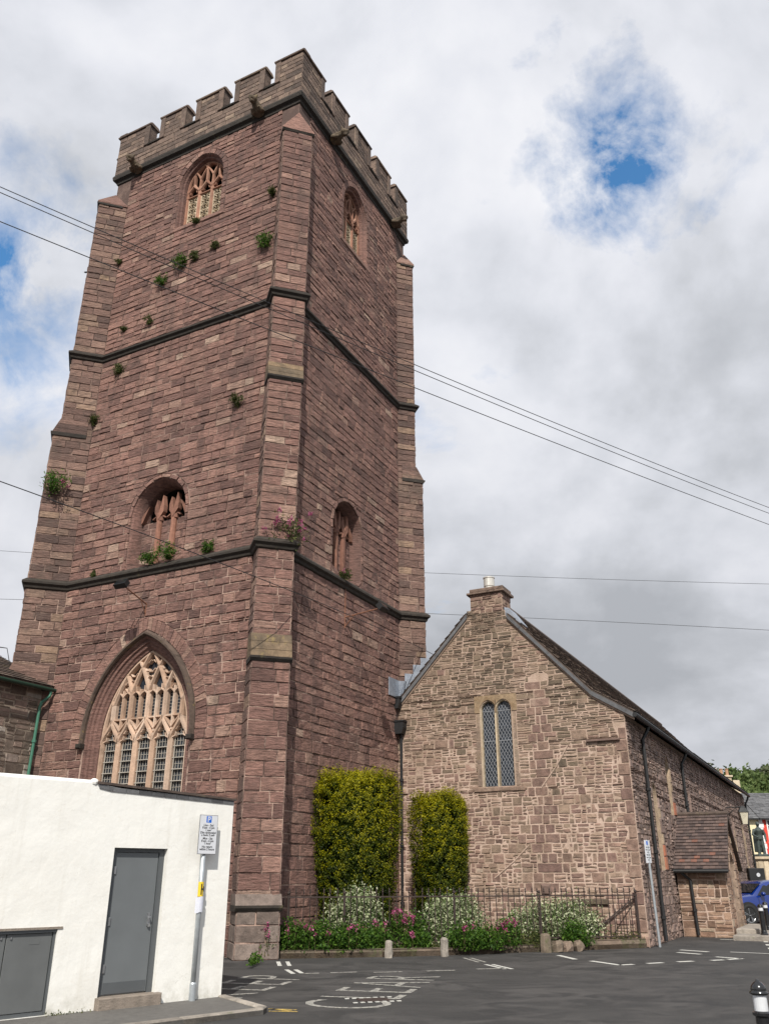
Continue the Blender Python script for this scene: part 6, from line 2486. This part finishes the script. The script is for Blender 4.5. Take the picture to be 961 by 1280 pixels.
# sparse ground cover in the bed and grit along the kerb
P = []
for i in range(5200):
    t = R.random()
    a = Vector((*bed[0], 0)).lerp(Vector((*bed[-1], 0)), t)
    q = Vector((R.uniform(-2.1, 6.3), 0, 0))
    k = next(j for j in range(4) if q.x <= bed[j + 1][0] or j == 3)
    f = (q.x - bed[k][0]) / (bed[k + 1][0] - bed[k][0])
    yb = bed[k][1] + f * (bed[k + 1][1] - bed[k][1])
    P.append((q.x, yb + 0.12 + abs(R.gauss(0, 0.55)), 0.11 + abs(R.gauss(0, 0.035))))
leaves('bed_ground_cover', 'olive_leaf', np.array(P), 0.028, None, (0, 21, 0), kind='stuff', asp=0.5)
P = [(x + R.gauss(0, .05), y + R.gauss(0, .04), 0.03 + abs(R.gauss(0, .03))) for x, y in
     [tuple(FW.P(R.choice((-2.15, -2.05, -2.3, -2.45)), 0, 0.03))[:2] for _ in range(150)]]
leaves('wall_foot_weeds', 'olive_leaf', np.array(P), 0.016, None, (-4, 12, 0), kind='stuff')
P = [(-2.52 + R.gauss(0, .04), 18.6 + R.uniform(-.7, .5), 0.05 + abs(R.gauss(0, .07))) for _ in range(260)]
leaves('verge_weeds', 'green_leaf', np.array(P), 0.03, None, (-2.5, 18.6, 0), kind='stuff')


# ================================================================= BOLLARDS
def bollard(x, y, h, label, band=True):
    t_ = thing('bollard', (x, y, 0), label, 'bollard', 'black street bollards')
    s_ = h / 1.0
    m_ = MB()
    m_.lathe((x, y, 0), [(0.105, 0), (0.105, 0.03), (0.082, 0.06), (0.078, 0.12), (0.070, 0.15), (0.066, 0.76 * s_), (0.088, 0.772 * s_), (0.088, 0.792 * s_), (0.066, 0.805 * s_)], 20)
    m_.build('body', 'bollard_black', t_, smooth=False)
    MB().lathe((x, y, 0.805 * s_), [(0.064, 0), (0.064, 0.115)], 20).build('reflective_band', 'reflector_white', t_, smooth=False)
    m_ = MB()
    m_.lathe((x, y, 0.92 * s_), [(0.066, 0), (0.088, 0.012), (0.088, 0.024), (0.070, 0.034), (0.074, 0.042), (0.066, 0.070), (0.045, 0.094), (0.018, 0.106), (0.016, 0.116), (0.004, 0.122)], 20)
    m_.build('cap', 'bollard_black', t_, smooth=True)
    return t_


b0 = bollard(2.76, 7.12, 1.0, 'black bollard with a broad white band in the right foreground')
bq = copy_tree(b0, (10.32, 25.6, 0.13), 'nearer of the two black bollards in front of the blue car')
br = copy_tree(b0, (11.40, 27.9, 0.13), 'farther of the two black bollards, right before the car door')
bq.scale = br.scale = (1.0, 1.0, 0.74)
b0.scale = (0.76, 0.76, 0.862)


# ================================================================= BLUE CAR
def car(cx, cy, ang):
    t_ = thing('parked_car', (cx, cy, 0), 'blue parked SUV partly hidden behind the church porch', 'car')
    ca, sa = math.cos(ang), math.sin(ang)

    def P(x, y, z):
        return Vector((cx + x * ca - y * sa, cy + x * sa + y * ca, z * 0.89))
    # side outline: sections along x (front = +x): bottom z, belt z, roof z, half width at belt, half width at top
    S = [(2.32, .42, .62, .70, .62, .58), (2.24, .30, .80, .86, .80, .72), (2.05, .26, .92, .98, .88, .78), (1.6, .24, 1.00, 1.06, .92, .80), (1.05, .24, 1.05, 1.12, .93, .82),
         (0.95, .24, 1.06, 1.16, .93, .80), (0.45, .24, 1.06, 1.50, .93, .68), (0.2, .24, 1.06, 1.60, .93, .66), (-0.6, .24, 1.07, 1.65, .93, .66), (-1.3, .24, 1.08, 1.63, .93, .65),
         (-1.8, .26, 1.10, 1.56, .91, .63), (-2.1, .30, 1.10, 1.30, .88, .66), (-2.25, .36, 1.02, 1.08, .84, .72), (-2.32, .46, .80, .84, .70, .62)]
    m_ = MB()
    rings = []
    for x, zb, zs, zr, w, wt in S:
        sh = zb + (zs - zb) * .62
        rings.append([P(x, a, b) for a, b in ((-w * .90, zb), (-w * .99, zb + .10), (-w, sh), (-w * .975, zs), (-wt, zr - .035), (-wt * .86, zr),
                                               (wt * .86, zr), (wt, zr - .035), (w * .975, zs), (w, sh), (w * .99, zb + .10), (w * .90, zb))])
    n = 12
    V = [q for r_ in rings for q in r_]
    F = []
    for i in range(len(rings) - 1):
        for k in range(n):
            F.append((i * n + k, (i + 1) * n + k, (i + 1) * n + (k + 1) % n, i * n + (k + 1) % n))
    F += [tuple(range(n)), tuple((len(rings) - 1) * n + k for k in reversed(range(n)))]
    m_.add(V, F)
    body = m_.build('body', 'paint_blue', t_, smooth=True)
    md = body.modifiers.new('smooth', 'BEVEL')
    md.width = 0.02
    md.segments = 2

    def lerp_s(x, side):
        for a, b in zip(S[:-1], S[1:]):
            if b[0] <= x <= a[0]:
                f = (a[0] - x) / (a[0] - b[0])
                return [a[i] + (b[i] - a[i]) * f for i in range(6)]

    def sp_(x, side, g, o=0.006):
        s_ = lerp_s(x, side)
        y = s_[4] * .975 + (s_[5] - s_[4] * .975) * g
        z_ = s_[2] + (s_[3] - .035 - s_[2]) * g
        return P(x, side * (y + o), z_)
    for side in (-1, 1):
        for xs_ in (((0.88, .08), (0.42, .90), (-0.10, .90), (-0.10, .08)), ((-0.18, .08), (-0.18, .90), (-1.15, .90), (-1.15, .08)), ((-1.24, .08), (-1.24, .88), (-1.72, .82), (-1.95, .12))):
            q = MB()
            pts = [sp_(x, side, g) for x, g in xs_]
            q.add(pts, [(0, 1, 2, 3) if side > 0 else (3, 2, 1, 0)])
            q.build('side_window', 'car_glass', t_)
        # mirror, sills, arches, handles
        q = MB()
        q.ball(P(0.72, side * 1.03, 1.13), 0.09, 0.11, 0.075, 8, 6)
        q.build('mirror', 'paint_blue', t_, smooth=True)
        q = MB()
        q.prism(Fr(P(0, side * .935, 0), P(1, 0, 0) - P(0, 0, 0)), [(-.85, .20), (.85, .20), (.85, .34), (-.85, .34)], -.02, .02)
        q.build('sill_trim', 'tyre', t_)
        for xh in (-0.02, -1.02):
            q = MB()
            q.tube([P(xh, side * .955, .95), P(xh - .16, side * .955, .955)], .014, 5)
            q.build('door_handle', 'paint_blue', t_)
        q = MB()
        for xd in (0.86, -0.14, -1.2):
            q.tube([P(xd, side * .945, .36), P(xd, side * .942, 1.02)], .005, 4)
        q.build('door_seam', 'tyre', t_)
        q = MB()
        q.ball(P(2.10, side * .66, .80), 0.16, 0.16, 0.08, 10, 6)
        q.build('headlight', 'headlamp', t_, smooth=True)
        q = MB()
        q.ball(P(-2.18, side * .72, .95), 0.12, 0.12, 0.10, 8, 6)
        q.build('tail_light', 'red_wall', t_, smooth=True)
        for xw in (1.36, -1.36):
            c = P(xw, side * .80, .36)
            ax = (P(0, 1, 0) - P(0, 0, 0)) * side
            fw = P(1, 0, 0) - P(0, 0, 0)
            ar = MB()
            pr_ = [(math.cos(a) * .43, math.sin(a) * .43) for a in [math.pi * k / 14 for k in range(15)]]
            fr_ = Fr(P(xw, side * .905, .36), fw * (1 if side < 0 else -1))
            ar.prism(fr_, [(u, v) for u, v in pr_] + [(-.43, -.10), (.43, -.10)], -.2, .048)
            ar.build('wheel_arch', 'tyre', t_)
            tw = MB()
            fr2 = Fr(P(xw, side * .965, .36), fw * (1 if side < 0 else -1))
            N_ = 24
            for r0, r1, d0, d1 in ((.26, .355, -.22, -.005),):
                Vv = []
                for r_, d_ in ((.24, -.20), (.345, -.20), (.36, -.16), (.36, -.03), (.34, 0.0), (.26, 0.004), (.24, -.02)):
                    Vv += [fr2.P(math.cos(2 * math.pi * k / N_) * r_, math.sin(2 * math.pi * k / N_) * r_, d_) for k in range(N_)]
                Ff = [(i * N_ + k, i * N_ + (k + 1) % N_, (i + 1) * N_ + (k + 1) % N_, (i + 1) * N_ + k) for i in range(6) for k in range(N_)]
                tw.add(Vv, Ff)
            wh = tw.build('wheel', 'tyre', t_, smooth=True)
            al = MB()
            Vv = []
            for r_, d_ in ((.255, -.015), (.235, -.03), (.235, -.12)):
                Vv += [fr2.P(math.cos(2 * math.pi * k / N_) * r_, math.sin(2 * math.pi * k / N_) * r_, d_) for k in range(N_)]
            al.add(Vv, [(i * N_ + k, i * N_ + (k + 1) % N_, (i + 1) * N_ + (k + 1) % N_, (i + 1) * N_ + k) for i in range(2) for k in range(N_)])
            for k in range(5):
                for dd in (-.13, .13):
                    a = 2 * math.pi * k / 5 + math.pi / 2
                    bar(al, fr2, [(math.cos(a + dd * .5) * .05, math.sin(a + dd * .5) * .05), (math.cos(a + dd) * .24, math.sin(a + dd) * .24)], .035, -.07, -.012, .7)
            al.lathe(fr2.P(0, 0, -.03), [(0.05, -.02), (.05, .01)], 10)
            al.build('rim', 'alloy', wh)
            bk_ = MB()
            bk_.add([fr2.P(math.cos(2 * math.pi * k / N_) * .24, math.sin(2 * math.pi * k / N_) * .24, -.11) for k in range(N_)], [tuple(range(N_))])
            bk_.build('brake_disc', 'sign_grey', wh)
    q = MB()
    q.add([P(0.98, -.76, 1.175), P(0.98, .76, 1.175), P(0.46, .64, 1.50), P(0.46, -.64, 1.50)], [(0, 1, 2, 3)])
    for i in range(4):
        q.v[i] = tuple(Vector(q.v[i]) + (P(1, 0, 0) - P(0, 0, 0)) * .012 + Z * .012)
    q.build('windscreen', 'car_glass', t_)
    q = MB()
    q.add([P(-1.84, -.58, 1.54), P(-1.84, .58, 1.54), P(-2.13, .62, 1.26), P(-2.13, -.62, 1.26)], [(0, 1, 2, 3)])
    for i in range(4):
        q.v[i] = tuple(Vector(q.v[i]) - (P(1, 0, 0) - P(0, 0, 0)) * .02 + Z * .012)
    q.build('rear_window', 'car_glass', t_)
    q = MB()
    q.prism(Fr(P(2.315, 0, 0), -(P(0, 1, 0) - P(0, 0, 0)) * -1), [(-.5, .52), (.5, .52), (.45, .68), (-.45, .68)], -.02, .02)
    q.build('grille', 'tyre', t_)


hx, hy = -0.95, -0.31
hl_ = math.hypot(hx, hy)
hx, hy = hx / hl_, hy / hl_
sx_, sy_ = -hy, hx                       # left of heading
fx, fy = 12.95, 33.2
car(fx - hx * 1.36 - sx_ * 0.9, fy - hy * 1.36 - sy_ * 0.9, math.atan2(hy, hx))

# ================================================================= STREET BEHIND
# lantern on an iron bracket at the end of the long church wall
lt = thing('wall_lantern', tuple(CW(6.85, 26.0, 4.2)), 'old black and cream lantern on a bracket at the far end of the church wall', 'lantern')
m_ = MB()
L0 = CW(6.82, 26.0, 4.42)
L1 = CW(7.55, 26.0, 4.42)
m_.tube([L0, L1], 0.025, 6)
m_.tube([CW(6.82, 26.0, 4.05), CW(7.3, 26.0, 4.40)], 0.018, 6)
m_.tube([L1, L1 - Z * 0.08], 0.02, 6)
m_.build('bracket', 'black_iron', lt)
def hexr(r, h, k=4):
    return [L1 + Vector((math.cos(2 * math.pi * i / k + .6) * r, math.sin(2 * math.pi * i / k + .6) * r, h)) for i in range(k)]
m_ = MB()
m_.add(hexr(.15, -.72) + hexr(.26, -.22), [(i, (i + 1) % 4, 4 + (i + 1) % 4, 4 + i) for i in range(4)] + [(3, 2, 1, 0)])
m_.build('lamp_glass', 'lamp_glass', lt)
m_ = MB()
m_.add(hexr(.30, -.22) + hexr(.16, -.05) + hexr(.05, .05), [(i, (i + 1) % 4, 4 + (i + 1) % 4, 4 + i) for i in range(4)] + [(4 + i, 4 + (i + 1) % 4, 8 + (i + 1) % 4, 8 + i) for i in range(4)] + [(3, 2, 1, 0), (8, 9, 10, 11)])
for i in range(4):
    a, b = hexr(.155, -.72)[i], hexr(.265, -.22)[i]
    m_.tube([a, b], .014, 5)
m_.build('lantern_frame', 'black_iron', lt)

# statue of a cloaked man on a tall pedestal
SX, SY = 21.55, 52.0
sp_ = thing('statue_pedestal', (SX, SY, 0), 'pale panelled stone pedestal under the bronze statue', 'pedestal')
FP = Fr((SX, SY - .8, 0), (1, 0, 0))
MB().box(FP, -1.1, 1.1, 0, 1.25, -1.9, 0.3, bev=.04).build('base_step', 'pale_stone', sp_)
MB().box(FP, -.72, .72, 1.25, 2.45, -1.5, -0.05, bev=.02).build('shaft', 'pale_stone', sp_)
for k in range(4):
    MB().box(FP, -.60 + k * .31, -.35 + k * .31, 1.35, 2.35, -.06, -.02, bev=.01).build('fluted_panel', 'pale_stone', sp_)
MB().box(FP, -.86, .86, 2.45, 2.60, -1.62, .1, bev=.03).build('cornice', 'pale_stone', sp_)
m_ = MB()
B = lambda x, y, z: (SX + x, SY + y, 2.6 + z)
m_.box(FP, -.36, .36, 2.6, 2.74, -1.1, -.4)
m_.tube([B(-.14, -.03, .12), B(-.13, -.03, .55), B(-.10, 0, 1.0)], [.085, .10, .13], 8)
m_.tube([B(.13, -.10, .12), B(.12, -.06, .55), B(.09, 0, 1.0)], [.085, .10, .13], 8)
m_.tube([B(0, 0, .92), B(0, 0, 1.18), B(0, 0, 1.42), B(0, 0, 1.56)], [.20, .19, .25, .12], 10)
m_.tube([B(0, .0, 1.5), B(0, -.02, 1.66)], [.08, .07], 8)
m_.ball(B(0, -.03, 1.76), .105, .12, .14, 10, 8)
m_.tube([B(0, -.14, 1.76), B(0, -.17, 1.74)], [.03, .02], 6)
m_.tube([B(-.24, 0, 1.46), B(-.36, -.04, 1.18), B(-.22, -.24, 1.06)], [.085, .075, .05], 8)
m_.ball(B(-.19, -.26, 1.05), .055, .055, .06, 6, 5)
m_.tube([B(.24, 0, 1.46), B(.34, -.02, 1.18), B(.30, -.14, .92)], [.085, .075, .05], 8)
m_.ball(B(.30, -.15, .86), .055, .055, .07, 6, 5)
m_.tube([B(-.02, .14, 1.5), B(-.06, .18, 1.0), B(-.08, .2, .25)], [.20, .22, .22], 10)
m_.tube([B(.10, .12, 1.46), B(.12, .16, .9), B(.10, .18, .3)], [.16, .17, .16], 10)
stt = m_.build('bronze_statue', 'bronze', origin=(SX, SY, 2.6))
remesh(stt, 0.028)
tagged(stt, 'dark bronze statue of a standing cloaked man on the pedestal', 'statue')
bn = thing('notice_box', (17.85, 44, 0), 'black box on a post with a round pale badge behind the car', 'box')
FBn = Fr((17.85, 44, 0), (1, 0, 0))
MB().box(FBn, -.42, .42, 0, 1.25, -.5, -.05, bev=.03).build('cabinet', 'black_iron', bn)
MB().box(FBn, -.38, .38, 1.26, 1.95, -.3, 0, bev=.03).build('sign_box', 'black_iron', bn)
m_ = MB()
m_.add([FBn.P(.05 + math.cos(2 * math.pi * k / 14) * .09, 1.65 + math.sin(2 * math.pi * k / 14) * .09, .006) for k in range(14)], [tuple(range(14))])
m_.build('badge', 'white_plastic', bn)

# town houses across the street
def house(x0, x1, y, eave, ridge, wall, label, wins, depth=7, trims=(), quoin=None):
    t_ = thing('town_house', ((x0 + x1) / 2, y, 0), label, 'house')
    fr = Fr((0, y, 0), (1, 0, 0))
    m_ = MB()
    m_.box(fr, x0, x1, 0, eave, -depth, 0)
    m_.build('wall', wall, t_)
    m_ = MB()
    for ya, yb, za, zb in ((y - .35, y + depth / 2, eave - .05, ridge), (y + depth + .3, y + depth / 2, eave - .05, ridge)):
        n = 16
        for k in range(n):
            f0, f1 = k / n, (k + 1) / n
            a0, a1 = ya + (yb - ya) * f0, ya + (yb - ya) * f1
            b0, b1 = za + (zb - za) * f0, za + (zb - za) * f1
            x = x0 - .1
            while x < x1 + .1:
                x2 = min(x + R.uniform(.35, .5), x1 + .1)
                m_.add([(x, a0, b0 + .06), (x2 - .01, a0, b0 + .06), (x2 - .01, a1, b1 + .01), (x, a1, b1 + .01)], [(0, 1, 2, 3)])
                m_.add([(x, a0, b0 + .06), (x, a0, b0), (x2 - .01, a0, b0), (x2 - .01, a0, b0 + .06)], [(0, 1, 2, 3)])
                x = x2
    K(m_.build('roof_slates', 'slate', t_), kind='stuff')
    m_ = MB()
    m_.add([(x0, y, eave), (x0, y + depth, eave), (x0, y + depth / 2, ridge - .03)], [(0, 1, 2)])
    m_.add([(x1, y, eave), (x1, y + depth, eave), (x1, y + depth / 2, ridge - .03)], [(2, 1, 0)])
    m_.build('gable_end', wall, t_)
    MB().box(fr, x0 - .1, x1 + .1, eave - .12, eave - .02, .02, .38).build('gutter', 'black_iron', t_)
    for (u, v, w, h) in wins:
        q = MB()
        q.box(fr, u - w / 2 - .1, u + w / 2 + .1, v - .1, v + h + .1, 0.002, .06, bev=.01)
        fm = q.build('window', 'white_trim', t_)
        MB().box(fr, u - w / 2, u + w / 2, v, v + h, .055, .065).build('pane', 'leaded_glass', fm)
        q = MB()
        for k in range(1, 3):
            q.box(fr, u - w / 2 + w * k / 3 - .02, u - w / 2 + w * k / 3 + .02, v, v + h, .064, .085)
        for k in range(1, 4):
            q.box(fr, u - w / 2, u + w / 2, v + h * k / 4 - .02, v + h * k / 4 + .02, .064, .083)
        q.build('glazing_bars', 'white_trim', fm)
        MB().box(fr, u - w / 2 - .16, u + w / 2 + .16, v - .2, v - .1, .0, .14).build('sill', 'white_trim', fm)
    if quoin is not None:
        z_ = 0.1
        k = 0
        while z_ < eave - .3:
            w = .42 if k % 2 else .28
            MB().box(fr, quoin - w / 2, quoin + w / 2, z_, z_ + .36, .0, .05, bev=.01).build('quoin', 'white_trim', t_)
            z_ += .38
            k += 1
    return t_


house(15.0, 29.15, 70, 5.75, 7.85, 'cream_wall', 'cream rendered house with grey slate roof behind the church end', ((26.6, 3.6, 1.0, 1.5), (23.5, 3.6, 1.0, 1.5), (20, 3.6, 1, 1.5), (26.6, .9, 1.0, 1.6)))
house(29.2, 42.0, 69.9, 5.75, 7.9, 'red_wall', 'bright red house with white sash windows beside the cream one', ((30.35, 4.1, 1.15, 1.45), (33.4, 4.1, 1.1, 1.45), (36.6, 4.1, 1.1, 1.45), (39.6, 4.1, 1.1, 1.45), (30.9, .9, 1.2, 1.8), (34.5, .9, 1.2, 1.8)), quoin=29.25)
chs = thing('far_chimney', (29.5, 76, 7), 'pale stone chimney with terracotta pots rising above the church eaves', 'chimney')
FCh = Fr((29.3, 76, 0), (1, 0, 0))
MB().box(FCh, -.65, .65, 6.0, 9.45, -.9, 0, bev=.02).build('stack', 'pale_stone', chs)
MB().box(FCh, -.75, .75, 9.45, 9.6, -1.0, .1, bev=.02).build('cap', 'pale_stone', chs)
for k, u in enumerate((-.5, 0, .5)):
    MB().lathe(FCh.P(u, 9.6, -.45), [(.16, 0), (.13, .15), (.13, .5), (.17, .58), (.12, .6)], 10).build('pot', 'terracotta', chs)
MB().box(FCh, .75, 1.3, 6.0, 9.2, -.9, 0).build('stack_wing', 'pale_stone', chs)

# wooded hill
def hz(x, y):
    d = max(0.0, (y - 120) / 230)
    return 38 * min(d, 0.80) ** 1.15 * (1 - 0.25 * max(0, d - .8)) * (0.62 + 0.38 * math.exp(-((x - 145) / 90) ** 2)) * min(1, max(0, (x + 40) / 130)) ** .7 if y > 120 else 0.0


m_ = MB()
gx_ = list(range(-60, 520, 20))
gy_ = list(range(110, 460, 20))
V, F = [], []
for x in gx_:
    for y in gy_:
        V.append((x, y, hz(x, y) - 0.3))
ny_ = len(gy_)
for i in range(len(gx_) - 1):
    for j in range(ny_ - 1):
        F.append((i * ny_ + j, (i + 1) * ny_ + j, (i + 1) * ny_ + j + 1, i * ny_ + j + 1))
m_.add(V, F)
m_.build('hill', 'hill_green', smooth=True, kind='structure')


def crown_pts(c, r, h, n):
    ncl = 16
    a, _ = blob_pts((c[0], c[1], c[2] + h * .6), (r * .75, r * .75, h * .36), ncl, 0.3)
    return (a[:, None, :] + NR.normal(size=(ncl, n // ncl, 3)) * r * 0.26).reshape(-1, 3)


tk = 0
desc = ['pale feathery tree on the hill skyline', 'round dark tree on the hill crest', 'bright green tree on the hillside', 'broad mid green tree on the hillside']
spots = []
for row, y in enumerate((300, 270, 240, 210)):
    for k in range(5):
        x = (0.372 + 0.018 * k + (0.008 if row % 2 else 0)) * y + R.uniform(-1.2, 1.2)
        spots.append((x, y + R.uniform(-5, 5), row, k))
pos_w = ['first from the church eaves', 'second from the church eaves', 'third from the church eaves', 'fourth from the church eaves', 'last at the picture edge']
row_w = ['on the skyline row', 'in the second row down', 'in the third row down', 'in the lowest row above the roofs']
for x, y, row, k in spots:
    z_ = hz(x, y)
    h = R.uniform(7, 10)
    pale = (row == 0 and k in (0, 3))
    t_ = thing('hill_tree', (x, y, z_), ('pale feathery' if pale else ('dark green', 'mid green', 'bright green')[(row + k) % 3]) + ' hill tree, ' + pos_w[k] + ' ' + row_w[row], 'tree', 'trees on the wooded hill')
    leaves('crown', 'hill_leaf_pale' if pale else 'hill_leaf', crown_pts((x, y, z_), R.uniform(3.4, 4.6), h, 760), 0.55, t_, asp=.7,
           tfun=(lambda kk: (lambda c: NR.random(len(c)) * .55 + (kk % 3) * .18))(row + k))
    MB().tube([(x, y, z_ - .5), (x + .2, y, z_ + h * .4), (x + .5, y + .2, z_ + h * .75)], [.35, .25, .1], 6).build('trunk', 'bark', t_)
P = []
for i in range(900):
    y = R.uniform(190, 400)
    x = R.uniform(-0.1, 1.15) * y
    if 0.36 < x / y < 0.47 and y < 310:
        continue
    z_ = hz(x, y)
    if z_ < 2:
        continue
    P.append(crown_pts((x, y, z_ - 1), R.uniform(3.5, 5), R.uniform(6, 8.5), 96))
leaves('wooded_hillside', 'hill_leaf', np.concatenate(P), 1.1, None, (100, 300, 0), kind='stuff', asp=.75)
